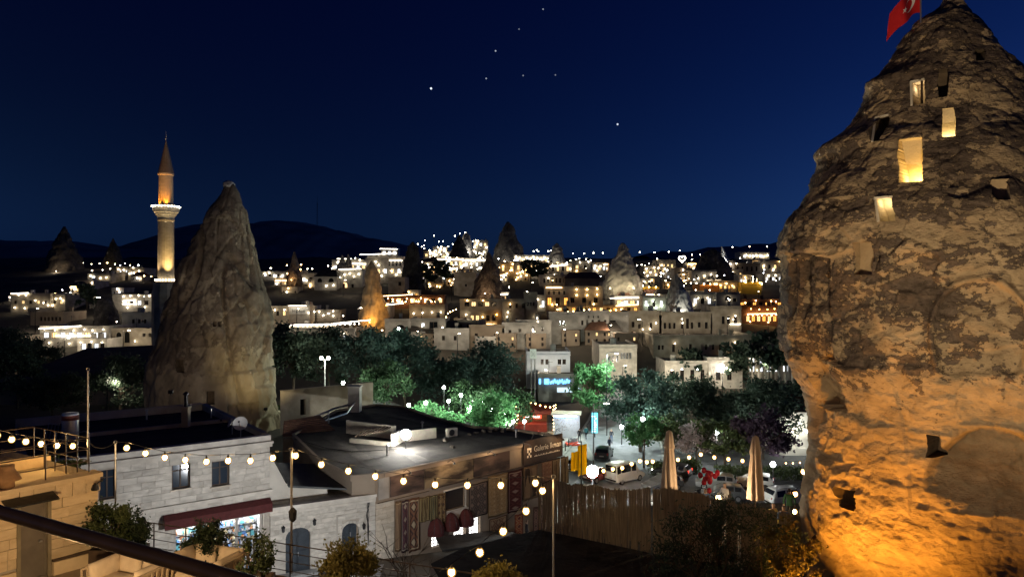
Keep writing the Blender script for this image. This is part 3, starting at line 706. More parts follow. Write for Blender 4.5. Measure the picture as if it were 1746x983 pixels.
# one dressed block, shared by every wall; each stone is scaled to its place
bm = bmesh.new(); bmesh.ops.create_cube(bm, size=1); bmesh.ops.bevel(bm, geom=bm.edges[:], offset=.035, segments=1, affect='EDGES')
BLOCK = bpy.data.meshes.new('stone_block'); bm.to_mesh(BLOCK); bm.free()
BLK = {}
def block_mesh(m):
    if m.name not in BLK:
        me = BLOCK.copy(); me.materials.append(m); BLK[m.name] = me
    return BLK[m.name]
def blocks(parent, w, u0, u1, z0, z1, holes, bl, bh, m, seed, gap=.014, thick=.07, proud=.03, zline=None):
    rng = random.Random(seed); iv = WM[parent.name].inverted(); n = max(1, round((z1 - z0) / bh)); bh = (z1 - z0) / n; W4 = w.M()
    me = block_mesh(m); cnt = 0
    for k in range(n):
        za, zb = z0 + k * bh, z0 + (k + 1) * bh; spans = [(u0, u1)]
        for h in holes:
            if h[2] < zb - .04 and h[3] > za + .04:
                ns = []
                for (a, c) in spans:
                    if h[1] <= a or h[0] >= c: ns.append((a, c)); continue
                    if h[0] > a + .03: ns.append((a, h[0]))
                    if h[1] < c - .03: ns.append((h[1], c))
                spans = ns
        for (a, c) in spans:
            u = a; first = True
            while u < c - .02:
                L = bl * rng.uniform(.7, 1.4) * (.55 if first and k % 2 else 1); first = False
                e = u + L if c - (u + L) > .22 else c
                o = bpy.data.objects.new('stone_block', me); COL.objects.link(o); o.parent = parent
                pr = proud * rng.uniform(.4, 1.3)
                S = Matrix.Diagonal((e - u - gap, thick, bh - gap, 1))
                T = Matrix.Translation(((u + e) / 2, pr - thick / 2 + .005, (za + zb) / 2)) @ Matrix.Rotation(rng.uniform(-.006, .006), 4, 'Y')
                o.matrix_local = iv @ W4 @ T @ S
                u = e; cnt += 1
    return cnt
def window(parent, w, u0, u1, z0, z1, back, frame_m, pane_m, mull=1, sill=True, name='window', fw=.07, trans=0):
    b = MB(); o = -back
    for (a, c, e, f) in ((u0, u0 + fw, z0, z1), (u1 - fw, u1, z0, z1), (u0 + fw, u1 - fw, z1 - fw, z1), (u0 + fw, u1 - fw, z0, z0 + fw)): ubox(b, w, a, c, e, f, o, o + .07)
    for k in range(mull):
        um = lerp(u0, u1, (k + 1) / (mull + 1)); ubox(b, w, um - fw * .5, um + fw * .5, z0 + fw, z1 - fw, o, o + .06)
    if trans: ubox(b, w, u0 + fw, u1 - fw, lerp(z0, z1, trans) - fw * .4, lerp(z0, z1, trans) + fw * .4, o + .001, o + .055)
    f = b.build(name, frame_m, parent, True)
    us = [lerp(u0, u1, k / (mull + 1)) for k in range(mull + 2)]
    for a, c in zip(us, us[1:]):
        q = MB(); ubox(q, w, a + fw * .5, c - fw * .5, z0 + fw * .5, z1 - fw * .5, o + .012, o + .03); q.build('pane', pane_m, f, True)
    if sill:
        q = MB(); ubox(q, w, u0 - .08, u1 + .08, z0 - .09, z0 - .004, -.05, .11); q.build('sill', M_lime, f, True)
    return f

# ---------------- stone shop house with the maroon awning
S1 = Vector((P(180, 778, 37.9).x, 37.9, 0)); E1 = Vector((P(460, 745, 43).x, 43, 0)); d1 = (E1 - S1).normalized()
A1 = S1 - d1 * 3.2
W1 = Wall((A1.x, A1.y), (E1.x, E1.y)); ZT = 8.3
sh = thing('stone_shop_house', 'two-storey pale stone shop house with maroon awning over bright window displays', 'building', (E1.x - 4, E1.y + 3, 0))
wr = [W1.rect(293, 324, 790, 832), W1.rect(361, 391, 785, 827), W1.rect(168, 198, 800, 850)]
so = W1.rect(296, 456, 884, 962); so = (so[0], W1.L - .35, .25, 4.12)
b = MB(); holed(b, W1, 0, W1.L, -.6, ZT, wr + [so], .4)
back = [W1.p(0, 0, -14), W1.p(W1.L, 0, -14)]
b.add([W1.p(W1.L, -.6), W1.p(W1.L, -.6, -14), W1.p(W1.L, ZT, -14), W1.p(W1.L, ZT)], [(0, 1, 2, 3)])
b.add([W1.p(0, -.6), W1.p(0, -.6, -14), W1.p(0, ZT, -14), W1.p(0, ZT)], [(3, 2, 1, 0)])
b.add([W1.p(0, -.6, -14), W1.p(W1.L, -.6, -14), W1.p(W1.L, ZT, -14), W1.p(0, ZT, -14)], [(3, 2, 1, 0)])
b.build('wall', M_mortar, sh, True)
zl = W1.uz(333, 857)[1]
blocks(sh, W1, 0, W1.L, zl + .12, ZT - .55, wr, .72, .36, M_white, 3)
blocks(sh, W1, 0, so[0], 0, zl - .12, [], .72, .36, M_white, 4)
blocks(sh, W1, so[0], W1.L, 4.12, zl - .12, [], .8, .34, M_white, 5)
b = MB(); ubox(b, W1, -.05, W1.L + .12, ZT - .55, ZT - .36, -.1, .10); ubox(b, W1, -.05, W1.L + .16, ZT - .36, ZT - .22, -.1, .20); ubox(b, W1, 0, W1.L + .05, ZT - .22, ZT + .12, -.4, .06)
b.build('cornice', M_white, sh, True)
b = MB(); ubox(b, W1, 0, W1.L + .08, zl - .11, zl - .02, -.1, .09); ubox(b, W1, 0, W1.L + .12, zl - .02, zl + .11, -.1, .15); b.build('string_course', M_white, sh, True)
for i, r in enumerate(wr): window(sh, W1, *r, .22, M_wood, M_panebl, 1, True, trans=.72)
b = MB(); b.add([W1.p(0, ZT - .06, -.3), W1.p(W1.L, ZT - .06, -.3), W1.p(W1.L, ZT - .25, -13.9), W1.p(0, ZT - .25, -13.9)], [(0, 1, 2, 3)])
rf = b.build('roof', M_roof, sh, True)
b = MB(); ubox(b, W1, W1.L - .35, W1.L, ZT - .2, ZT + .22, -14, -.42); ubox(b, W1, .0, W1.L - .4, ZT - .2, ZT + .3, -14, -13.6); ubox(b, W1, 3.2, W1.L - .4, ZT - .2, ZT + .05, -7.6, -7.3); b.build('parapet', M_beige, rf, True)
# chimney with steel flue
cb = P(317, 735, 47); b = MB().box((cb.x, cb.y, 8.7), (.42, .42, 1.3)).box((cb.x, cb.y, 9.4), (.5, .5, .1)); ch = b.build('chimney', M_beige, sh, True)
MB().tube([(cb.x, cb.y, 9.4), (cb.x, cb.y, 10.2)], .12, 8).lathe((cb.x, cb.y, 10.2), [(.2, 0), (.2, .06), (.05, .2)], 8).build('flue', M_metal, ch, True)
# awning
ar = W1.rect(277, 459, 862, 888); b = MB(); zt, zb = ar[3], ar[3] - .74
a0, a1 = W1.uz(277, 884)[0], W1.L - .02
vs = [W1.p(a0, zt, .14), W1.p(a1, zt, .14), W1.p(a1, zb + .5, .55), W1.p(a0, zb + .5, .55), W1.p(a0, zb, .58), W1.p(a1, zb, .58)]
b.add(vs, [(0, 3, 2, 1), (3, 4, 5, 2)]); b.add([vs[0], vs[3], vs[4]], [(0, 1, 2)]); b.add([vs[1], vs[2], vs[5]], [(0, 2, 1)])
aw = b.build('awning', M_maroon, sh, True)
b = MB(); b.tube([W1.p(a0, zb + .02, .56), W1.p(a1, zb + .02, .56)], .025, 6); b.build('awning_bar', M_white, aw, True)
# lit shop inside
b = MB(); D = 1.7
b.add([W1.p(so[0], so[2], -D), W1.p(so[1], so[2], -D), W1.p(so[1], so[3], -D), W1.p(so[0], so[3], -D)], [(0, 1, 2, 3)])
for u in (so[0] - .002, so[1] + .002): b.add([W1.p(u, so[2], -.4), W1.p(u, so[2], -D), W1.p(u, so[3], -D), W1.p(u, so[3], -.4)], [(0, 1, 2, 3)])
b.add([W1.p(so[0], so[3], -.4), W1.p(so[1], so[3], -.4), W1.p(so[1], so[3], -D), W1.p(so[0], so[3], -D)], [(0, 1, 2, 3)])
b.add([W1.p(so[0], so[2], -.4), W1.p(so[1], so[2], -.4), W1.p(so[1], so[2], -D), W1.p(so[0], so[2], -D)], [(0, 1, 2, 3)])
inn = b.build('shop_interior', mat('shop_white', (.7, .7, .7), (.8, .8, .8), 1, .8), sh, True)
b = MB(); rng = random.Random(11)
sw = so[1] - so[0]
for k, f in enumerate((.02, .36, .70, .985)): ubox(b, W1, so[0] + sw * f - .07, so[0] + sw * f + .07, so[2], so[3], -.38, -.24)
b.build('shop_post', M_grey, inn, True)
b = MB()
for z in (.75, 1.15, 1.55, 1.95, 2.35, 2.75, 3.15): ubox(b, W1, so[0] + .1, so[1] - .1, z, z + .03, -1.5, -1.1)
b.build('shelf', M_steel, inn, True)
cols = [mat('goods_%d' % i, c, None, 5, .6) for i, c in enumerate([(.6, .6, .62), (.15, .3, .6), (.55, .25, .12), (.1, .35, .4), (.6, .5, .3), (.3, .3, .33)])]
for ci, m in enumerate(cols):
    b = MB()
    for z in (.25, .78, 1.18, 1.58, 1.98, 2.38, 2.78, 3.18):
        for k in range(18):
            u = rng.uniform(so[0] + .2, so[1] - .2); s = rng.uniform(.06, .17)
            if rng.random() < .8: ubox(b, W1, u - s * .6, u + s * .6, z, z + s * rng.uniform(.9, 1.9), -1.45, -1.45 + rng.uniform(.1, .35))
    o = b.build('goods', m, inn, True); o["kind"] = "stuff"
b = MB()
for k in range(4): f0 = so[0] + sw * (k / 4 + .03); ubox(b, W1, f0, f0 + sw * .19, so[3] - .06, so[3] - .01, -1.0, -.7)
b.build('ceiling_light', emit('shop_tube', (.93, .97, 1), 30), inn, True)
for k in range(4):
    u = so[0] + sw * (k + .5) / 4; q = MB(); ubox(q, W1, u - .9, u - .82, .3, 2.3, -.62, -.55); ubox(q, W1, u + .1, u + .18, .3, 2.3, -.62, -.55)
    ubox(q, W1, u - .82, u + .1, .3, .36, -.62, -.3); ubox(q, W1, u - .82, u + .1, 1.0, 1.04, -.62, -.3); ubox(q, W1, u - .82, u + .1, 1.65, 1.69, -.62, -.3); q.build('display_stand', M_steel, inn, True)

# roof equipment: satellite dishes, solar water heater
def dish(loc, r, rz, label):
    t = thing('satellite_dish', label, 'satellite dish', loc, rz)
    b = MB(); prof = [(max(.002, r * k / 8), .28 * r * (k / 8) ** 2) for k in range(9)]; b.lathe((0, 0, 0), prof, 20, False)
    b.lathe((0, 0, -.012), list(reversed(prof)), 20, False)
    M = Matrix.Translation((0, 0, .85)) @ Matrix.Rotation(R(62), 4, 'X'); b.build('reflector', mat('dish_white', (.55, .52, .48), (.65, .62, .57), 3, .6), t, M=M, smooth=True)
    MB().tube([(0, .06, 0), (0, .06, .8)], .03, 8).build('mast', M_steel, t); MB().tube([(0, 0, .5), (0, -.55, 1.05)], .012, 6).box((0, -.57, 1.08), (.08, .1, .1)).build('feed_arm', M_metal, t)
    return t
dish(P(410, 748, 43.4) + Vector((0, 0, .05)), .42, R(12), 'white satellite dish on the shop roof corner, the larger one')
dish(P(394, 745, 44.2) + Vector((0, 0, 0)), .28, R(-60), 'small satellite dish turned edge-on beside the larger dish')
sp = P(120, 742, 41); sp.z = 8.05
t = thing('solar_water_heater', 'upright steel tank with solar panel frame on the roof', 'water heater', sp, R(10))
MB().lathe((0, 0, .45), [(.40, 0), (.42, .04), (.42, 1.5), (.40, 1.55)], 18).build('tank', mat('tank_steel', (.55, .53, .5), (.65, .62, .58), 4, .35, .05, metal=.5), t, smooth=True)
MB().lathe((0, 0, 1.62), [(.425, 0), (.425, .26)], 18).build('tank_band', mat('tank_red', (.30, .10, .06), None, 4, .6), t, smooth=True)
b = MB()
for sx in (-.3, .3):
    for sy in (-.3, .3): MB().beam((sx, sy, 0), (sx, sy, .47), .05).build('leg', M_steel, t)
for k in range(5): MB().beam((-1.3 + k * .18, -.1, .2), (-1.3 + k * .18, .5, 1.35), .035).build('strut', M_steel, t)
MB().beam((-1.35, .5, 1.38), (-.5, .5, 1.2), .05).build('crossbar', M_steel, t); MB().beam((-1.35, -.1, .15), (-.5, -.1, .15), .05).build('crossbar', M_steel, t)
MB().slab([(-1.35, -.05, .2), (-.5, -.05, .2), (-.5, .5, 1.3), (-1.35, .5, 1.3)], .04).build('solar_panel', M_panebl, t)
MB().tube([(.42, 0, .9), (.8, 0, .95), (.98, 0, .6), (1.0, 0, 0)], .03, 6).build('pipe', M_steel, t)
MB().tube([(0, -.42, .8), (-.4, -.7, .55), (-1.2, -.9, .15), (-1.4, -1.0, 0)], .025, 6).build('hose', M_metal, t)

# ---------------- low house with two arched doors
A2 = E1 + Vector((.02, .02, 0)); E2 = Vector((P(640, 842, 46).x, 46, 0)); W2 = Wall((A2.x, A2.y), (E2.x, E2.y)); Z2 = 4.1
ah = thing('arched_house', 'low pale stone house with two dark arched doorways', 'building', (A2.x + 2.5, A2.y + 3, 0))
dr = W2.rect(487, 529, 897, 990); dr = (dr[0], dr[1], 0, 2.75); ds = W2.rect(583, 612, 897, 940); ds = (ds[0], ds[1], .7, 2.55)
b = MB(); holed(b, W2, 0, W2.L, -.8, Z2, [dr, ds], .35)
b.add([W2.p(W2.L, -.8), W2.p(W2.L, -.8, -6), W2.p(W2.L, Z2, -6), W2.p(W2.L, Z2)], [(0, 1, 2, 3)]); b.add([W2.p(0, Z2 - .05, 0), W2.p(W2.L, Z2 - .05, 0), W2.p(W2.L, Z2 - .05, -6), W2.p(0, Z2 - .05, -6)], [(0, 1, 2, 3)])
b.build('wall', M_mortar, ah, True)
def arch_fill(parent, w, h, name, m, rise):
    """stone spandrels that turn a square opening into a round-headed one, plus its ring of voussoirs"""
    u0, u1, z0, z1 = h; c = (u0 + u1) / 2; r = (u1 - u0) / 2; zs = z1 - rise; n = 14; b = MB()
    arc = [(c + r * math.cos(math.pi * k / n), zs + rise * math.sin(math.pi * k / n)) for k in range(n + 1)]
    for o in (.012,):
        for k in range(n):
            (ua, za), (ub, zb) = arc[k], arc[k + 1]
            b.add([w.p(ua, za, o), w.p(ua, z1 + .01, o), w.p(ub, z1 + .01, o), w.p(ub, zb, o)], [(0, 1, 2, 3)]); b.add([w.p(ua, za, o), w.p(ub, zb, o), w.p(ub, zb, -.3), w.p(ua, za, -.3)], [(0, 1, 2, 3)])
    b.build('arch_spandrel', m, parent, True)
    nv = 9
    for k in range(nv):
        t0, t1 = math.pi * (k + .06) / nv, math.pi * (k + .94) / nv; q = MB(); ro = 1.26; ex = .09 if k == nv // 2 else .05
        pts = [(c + r * math.cos(t), zs + rise * math.sin(t)) for t in (t0, (t0 + t1) / 2, t1)] + [(c + r * ro * math.cos(t), zs + (rise + (ro - 1) * r) * math.sin(t)) for t in (t1, (t0 + t1) / 2, t0)]
        q.v = [w.p(u, z, ex) for u, z in pts] + [w.p(u, z, 0) for u, z in pts]; q.f = [tuple(range(6)), tuple(reversed(range(6, 12)))] + [(i, 6 + i, 6 + (i + 1) % 6, (i + 1) % 6) for i in range(6)]
        q.build('voussoir', M_white, parent, True)
M_bluew = M_white
blocks(ah, W2, 0, W2.L, -.2, Z2 - .42, [(dr[0], dr[1], -1, dr[3]), ds], .62, .30, M_bluew, 6)
arch_fill(ah, W2, dr, 'door_arch', M_white, (dr[1] - dr[0]) / 2 * .75); arch_fill(ah, W2, ds, 'door_arch', M_white, (ds[1] - ds[0]) / 2 * .95)
b = MB(); ubox(b, W2, -.02, W2.L, Z2 - .42, Z2 - .28, -.1, .09); ubox(b, W2, -.02, W2.L + .03, Z2 - .28, Z2 - .12, -.1, .05); ubox(b, W2, -.02, W2.L + .05, Z2 - .12, Z2 + .06, -.3, .17); b.build('cornice', M_white, ah, True)
b = MB(); q0, q1 = ds[0] - .36, ds[1] + .42
for (a, c, e, f) in ((q0, q0 + .1, .4, 3.05), (q1 - .1, q1, .4, 3.05), (q0, q1, 3.05, 3.15)): ubox(b, W2, a, c, e, f, .03, .09)
b.build('door_surround', M_white, ah, True)
for (h, nm) in ((dr, 'double_door'), (ds, 'door')):
    q = MB(); u0, u1, z0, z1 = h; um = (u0 + u1) / 2
    ubox(q, W2, u0, um - .012, z0, z1, -.34, -.27); ubox(q, W2, um + .012, u1, z0, z1, -.34, -.27)
    dd = q.build(nm, mat('door_blueblack', (.022, .028, .036), (.04, .048, .058), 4, .5, .1), ah, True)
    q = MB()
    for (a, c) in ((u0, um), (um, u1)):
        for (e, f) in ((.1, .45), (.5, .85)): ubox(q, W2, a + .09, c - .09, lerp(z0, z1, e), lerp(z0, z1, f), -.268, -.245)
    q.build('door_panel', mat('door_panel_blue', (.028, .036, .045), (.045, .055, .066), 4, .5, .1), dd, True); q = MB(); ubox(q, W2, um + .04, um + .08, z0 + .95, z0 + 1.2, -.268, -.22); q.build('handle', M_steel, dd, True)
b = MB(); ubox(b, W2, dr[0] - .4, dr[1] + .4, -.02, .16, .02, .7); b.build('step', M_pave, ah, True)
for (px, py) in ((482, 901), (535, 889), (619, 896)):
    u, z = W2.uz(px, py); q = MB(); c = W2.p(u, z, .2); q.lathe(c, [(.03, -.16), (.085, -.12), (.1, .1), (.13, .12), (.02, .24)], 8); q.beam(W2.p(u, z + .22, .0), c + Vector((0, 0, .24)), .03); q.build('wall_lantern', M_metal, ah, True)
b = MB(); u, z = W2.uz(626, 870)
for k in range(4): b.tube([W2.p(u + k * .05, 3.7, .06), W2.p(u + .1 * math.sin(k * 2), 2.9, .08), W2.p(u + k * .03, 2.2, .06), W2.p(u + .05, 1.0, .05)], .018, 5)
b.build('cable_bundle', M_metal, ah, True)
# gabled block and lean-to roofs behind it
gb = thing('gabled_outbuilding', 'small gabled outbuilding with corrugated grey roof behind the arched house', 'building', (A2.x + 2, A2.y + 5, 3))
Wg = Wall((W2.p(.1, 0, -1.6).x, W2.p(.1, 0, -1.6).y), (W2.p(W2.L - .4, 0, -1.6).x, W2.p(W2.L - .4, 0, -1.6).y))
pk_ = Wg.uz(484, 741); ev = Wg.uz(497, 823); b = MB()
zr = 7.3; ze = 5.05
b.add([Wg.p(0, 3.8), Wg.p(Wg.L * .62, 3.8), Wg.p(Wg.L * .62, ze - .5), Wg.p(1.1, ze), Wg.p(0, zr)], [(0, 1, 2, 3, 4)])
b.add([Wg.p(Wg.L * .62, 3.8), Wg.p(Wg.L * .62, 3.8, -6), Wg.p(Wg.L * .62, ze - .5, -6), Wg.p(Wg.L * .62, ze - .5)], [(0, 1, 2, 3)])
b.build('wall', M_pale, gb, True)
b = MB(); n = 22
for k in range(n):
    f0, f1 = k / n, (k + 1) / n
    for h in (0, 1):
        fa, fb = lerp(f0, f1, h / 2), lerp(f0, f1, (h + 1) / 2); za, zb_ = (.03 if h == 0 else 0, 0 if h == 0 else .03)
        o0, o1 = lerp(.25, -6, fa), lerp(.25, -6, fb)
        b.add([Wg.p(1.25, ze - .12 + za, o0), Wg.p(-.05, zr + .1 + za, o0), Wg.p(-.05, zr + .1 + zb_, o1), Wg.p(1.25, ze - .12 + zb_, o1)], [(0, 1, 2, 3)])
b.build('roof', mat('corrugated_grey', (.13, .13, .13), (.19, .19, .19), 2, .6, .1), gb, True)
b = MB().slab([Wg.p(1.2, ze - .02, .5), Wg.p(Wg.L + .1, ze - .85, .5), Wg.p(Wg.L + .1, ze - .62, -5.5), Wg.p(1.2, ze + .15, -5.5)], .12); b.build('lean_to_roof', mat('grey_felt', (.08, .085, .085), (.12, .125, .125), 1, .9, .3), gb, True)
q = MB(); rng = random.Random(8)
for k in range(26):
    p = Wg.p(Wg.L - .5 + rng.uniform(-.5, .5), ze - .6 + rng.uniform(-.2, .5), rng.uniform(-.6, .4)); q.octa(p, rng.uniform(.08, .2))
o = q.build('climbing_weeds', leafmat('weed', (.02, .03, .015), (.05, .06, .03)), gb, True); o["kind"] = "stuff"

# ---------------- rug gallery
R0 = Vector((P(640, 805, 46).x, 46, 0)); R1 = Vector((P(950, 740, 58).x, 58, 0)); W3 = Wall((R0.x, R0.y), (R1.x, R1.y)); ZR, ZM = 5.3, 3.62
rg = thing('rug_gallery', 'long flat-roofed gallery hung with rugs, brown sign board at its far corner', 'building', (R0.x + 4, R0.y + 7, 0))
rpoly = [PZ(640, 805, ZR), PZ(950, 740.5, ZR), PZ(880, 733, ZR), PZ(807, 728, ZR), PZ(740, 712, ZR), PZ(690, 694, ZR), PZ(640, 690, ZR), PZ(575, 700, ZR), PZ(500, 741, ZR), PZ(545, 785, ZR), PZ(600, 812, ZR)]
rpoly[0] = W3.p(0, ZR); rpoly[1] = W3.p(W3.L, ZR)
dxs = [W3.rect(736, 755, 903, 931), W3.rect(774, 794, 893, 923), W3.rect(800, 819, 880, 920)]
wd = W3.rect(758, 793, 833, 867)
b = MB(); holed(b, W3, 0, W3.L, -3.4, ZM, dxs + [wd], .35); holed(b, W3, 0, W3.L, ZM, ZR - .3, [], .3)
pts2 = [(p.x, p.y) for p in rpoly]
for i in range(1, len(pts2)):
    a = pts2[i]; c = pts2[(i + 1) % len(pts2)]; b.add([(a[0], a[1], -3.4), (c[0], c[1], -3.4), (c[0], c[1], ZR - .3), (a[0], a[1], ZR - .3)], [(0, 1, 2, 3)])
b.build('wall', M_brown, rg, True)
cxr = sum(p.x for p in rpoly) / len(rpoly); cyr = sum(p.y for p in rpoly) / len(rpoly)
b = MB(); b.add([(p.x, p.y, ZR - .05) for p in rpoly], [tuple(range(len(rpoly)))])
rr = b.build('roof', M_roof, rg, True)
b = MB()
for i in range(len(rpoly)):
    a, c = rpoly[i], rpoly[(i + 1) % len(rpoly)]; b.beam((a.x, a.y, ZR - .1), (c.x, c.y, ZR - .1), .22, .42 if i else .3)
b.build('roof_edge', M_brown, rr, True)
b = MB(); ubox(b, W3, .6, W3.L, ZR - .2, ZR + .02, -.05, .16); b.build('fascia', M_brown, rr, True)
M_mural = mat('painted_rock_mural', (.05, .035, .025), (.26, .19, .11), .5, .9, .2, detail=4, stretch=(1, 1, 3), contrast=(.42, .58))
M_mural2 = mat('dark_mural', (.035, .025, .022), (.11, .07, .055), .6, .9, .2, stretch=(1, 1, 3), contrast=(.4, .6))
for (xa, xb, m) in ((645, 662, M_grey), (665, 722, M_mural2), (724, 806, M_mural), (807, 868, M_mural2)):
    ua, ub = W3.uz(xa, 800)[0], W3.uz(xb, 800)[0]; q = MB(); ubox(q, W3, max(.05, ua), ub, ZM + .08, ZR - .24, .004, .07); q.build('mural_panel', m, rg, True)
b = MB(); b.beam(W3.p(W3.uz(735, 835)[0], ZM, .12), W3.p(W3.L + .8, ZM, .12), .07); b.beam(W3.p(.1, ZM - .1, .1), W3.p(W3.uz(730, 840)[0], ZM - .1, .1), .04); b.build('hanging_rail', M_wood, rg, True)
blocks(rg, W3, .02, W3.uz(672, 880)[0], -.4, ZM - .12, [], .62, .36, M_lime, 9)
b = MB(); ubox(b, W3, wd[0], wd[1], wd[2], wd[3], -.3, -.22); b.build('dark_window', glassmat('dark_brown_glass', (.03, .02, .016), .3), rg, True)
b = MB(); u0, u1, z0, z1 = wd
for (a, c, e, f) in ((u0 - .09, u0, z0 - .09, z1 + .09), (u1, u1 + .09, z0 - .09, z1 + .09), (u0, u1, z1, z1 + .09), (u0, u1, z0 - .09, z0)): ubox(b, W3, a, c, e, f, -.1, .05)
b.build('window_frame', M_white, rg, True)
b = MB(); ubox(b, W3, wd[0] - .3, wd[1] + .5, dxs[1][3] + .1, wd[2] - .12, .003, .05); b.build('white_panel', M_white, rg, True)
for i, h in enumerate(dxs):
    q = MB(); ubox(q, W3, h[0], h[1], h[2], h[3], -.34, -.3); pn = q.build('lit_window', emit('shop_window_white', (1, .97, .93), 3.2), rg, True)
    q = MB(); rng = random.Random(i)
    for k in range(4): u = lerp(h[0], h[1], k / 3); ubox(q, W3, u - .02, u + .02, h[2], h[3], -.2, -.16)
    for k in range(6):
        z = lerp(h[2], h[3], k / 5); ubox(q, W3, h[0], h[1], z - .02, z + .02, -.21, -.17)
    for k in range(14):
        u = rng.uniform(h[0] + .1, h[1] - .1); z = rng.uniform(h[2] + .1, h[3] - .1); s = rng.uniform(.04, .1); q.tube([W3.p(u + s * math.cos(a), z + s * math.sin(a), -.15) for a in [k2 * .9 for k2 in range(8)]], .012, 4)
    q.build('window_grille', M_metal, pn, True)
for (px, py) in ((741, 905), (767, 896), (792, 889)):   # dome awnings
    u, z = W3.uz(px, py); q = MB(); rr_ = .62; hh = .95; n = 12
    rows = []
    for j in range(7):
        e = R(90 * j / 6); rows.append([W3.p(u + rr_ * math.cos(e) * math.cos(math.pi * k / n) * 1.0, z + hh * math.sin(e), .02 + .7 * math.cos(e) * math.sin(math.pi * k / n)) for k in range(n + 1)])
    rows.insert(0, [p - Vector((0, 0, .18)) for p in rows[0]])
    for r_ in rows: q.v += r_
    for j in range(len(rows) - 1):
        for k in range(n): o = j * (n + 1) + k; q.f.append((o, o + 1, o + n + 2, o + n + 1))
    da = q.build('dome_awning', M_maroon, rg, True, smooth=True)
    q = MB()
    for k in (0, 3, 6, 9, 12): q.tube([r_[k] + W3.n * .012 for r_ in rows[1:]], .014, 4)
    q.build('awning_rib', M_metal, da, True)
# sign board with the gallery's name
sg = W3.rect(889, 958, 757, 790); u0 = W3.uz(889, 772)[0]; u1 = W3.L + .35
q = MB(); ubox(q, W3, u0, u1, ZM + .12, ZR + .25, .16, .26); sgn = q.build('sign_board', mat('sign_brown', (.045, .028, .018), (.06, .038, .025), 2, .6), rg, True)
def text_on(parent, w, txt, u, z, out, size, m, name='lettering', ext=.006, align='LEFT', shear=0.0, maxw=None):
    cu = bpy.data.curves.new(name, 'FONT'); cu.body = txt; cu.size = size; cu.extrude = ext; cu.align_x = align; cu.shear = shear; cu.resolution_u = 3
    cu.materials.append(m); tmp = bpy.data.objects.new('tmp_text', cu); me = bpy.data.meshes.new_from_object(tmp); bpy.data.objects.remove(tmp)
    o = bpy.data.objects.new(name, me); COL.objects.link(o); me.name = name
    M = Matrix.Translation(w.p(u, z, out)) @ Matrix(((w.d.x, 0, w.n.x, 0), (w.d.y, 0, w.n.y, 0), (0, 1, 0, 0), (0, 0, 0, 1)))
    if maxw:
        wd_ = max(v.co.x for v in me.vertices) - min(v.co.x for v in me.vertices)
        if wd_ > 0: M = M @ Matrix.Diagonal((maxw / wd_, 1, 1, 1))
    o.parent = parent; o.matrix_local = WM[parent.name].inverted() @ M; return o
M_let = mat('lettering_cream', (.75, .66, .5), (.8, .7, .55), 3, .6)
SL = u1 - u0
text_on(sgn, W3, 'Galerie Ikman', u0 + SL * .25, ZM + .98, .265, .62, M_let, maxw=SL * .70)
b = MB(); rng = random.Random(4); u = u0 + SL * .26
while u < u1 - SL * .1:
    l = rng.uniform(.05, .16); ubox(b, W3, u, u + l, ZM + .60, ZM + .66 + rng.choice((0, .05)), .265, .275); u += l + .05
b.build('small_print', M_let, sgn, True)
b = MB(); ue = u0 + SL * .08   # square emblem
for i in range(3):
    for j in range(4):
        if (i + j) % 2 == 0 or j == 3: ubox(b, W3, ue + i * .16, ue + i * .16 + .13, ZM + .62 + j * .19, ZM + .62 + j * .19 + .16, .265, .28)
b.build('emblem', M_let, sgn, True)
b = MB()
for k in range(3): b.tube([W3.p(u0 + SL * (.2 + .3 * k), ZR + .25, .2), W3.p(u0 + SL * (.2 + .3 * k), ZR + .75, .45), W3.p(u0 + SL * (.2 + .3 * k), ZR + .6, .8)], .02, 5)
b.build('sign_lamp_arm', M_metal, sgn, True)
# rugs: every one a cloth of its own
def rug(x0, x1, y0, y1, m, label, out=.16, wave=.035, folds=3, name='hanging_rug', group='rugs hung on the gallery front'):
    u0, u1 = W3.uz(x0, (y0 + y1) / 2)[0], W3.uz(x1, (y0 + y1) / 2)[0]; z1 = W3.uz((x0 + x1) / 2, y0)[1]; z0 = W3.uz((x0 + x1) / 2, y1)[1]
    b = MB(); nu, nv = 18, 14; ph = u0 * 3
    for j in range(nv + 1):
        for i in range(nu + 1):
            f, h = i / nu, j / nv; b.v.append(W3.p(lerp(u0, u1, f), lerp(z0, z1, h) - .02 * math.sin(f * 9 + ph), out + wave * math.sin(f * math.pi * 2 * folds + ph) * (1.1 - h * .6)))
    for j in range(nv):
        for i in range(nu): k = j * (nu + 1) + i; b.f.append((k, k + 1, k + nu + 2, k + nu + 1))
    o = b.build(name, m, smooth=True); me = o.data; uvl = me.uv_layers.new(name='UVMap')
    for lp in me.loops: vi = lp.vertex_index; uvl.data[lp.index].uv = ((vi % (nu + 1)) / nu, (vi // (nu + 1)) / nv)
    so_ = o.modifiers.new('thickness', 'SOLIDIFY'); so_.thickness = .015
    return tag(o, label, 'rug', group)
BR, TN, DK, RD, GD = (.20, .12, .07), (.42, .30, .18), (.07, .05, .045), (.24, .07, .05), (.36, .28, .13)
rug(672, 682, 853, 938, rugmat('rug1', (.30, .19, .11), (.16, .09, .06), TN, 'stripe', 3, 2), 'narrow tan striped rug next to the stone corner of the gallery', folds=1)
rug(682, 694, 851, 939, rugmat('rug2', (.10, .06, .07), (.16, .07, .07), (.4, .34, .26), 'diamond', 1, 4), 'narrow dark purple rug beside the tan striped rug', folds=1, out=.19)
rug(694, 712, 848, 938, rugmat('rug3', (.26, .13, .08), (.10, .06, .05), (.48, .38, .25), 'diamond', 1, 3), 'brown kilim with large cream diamonds, long and narrow', folds=2)
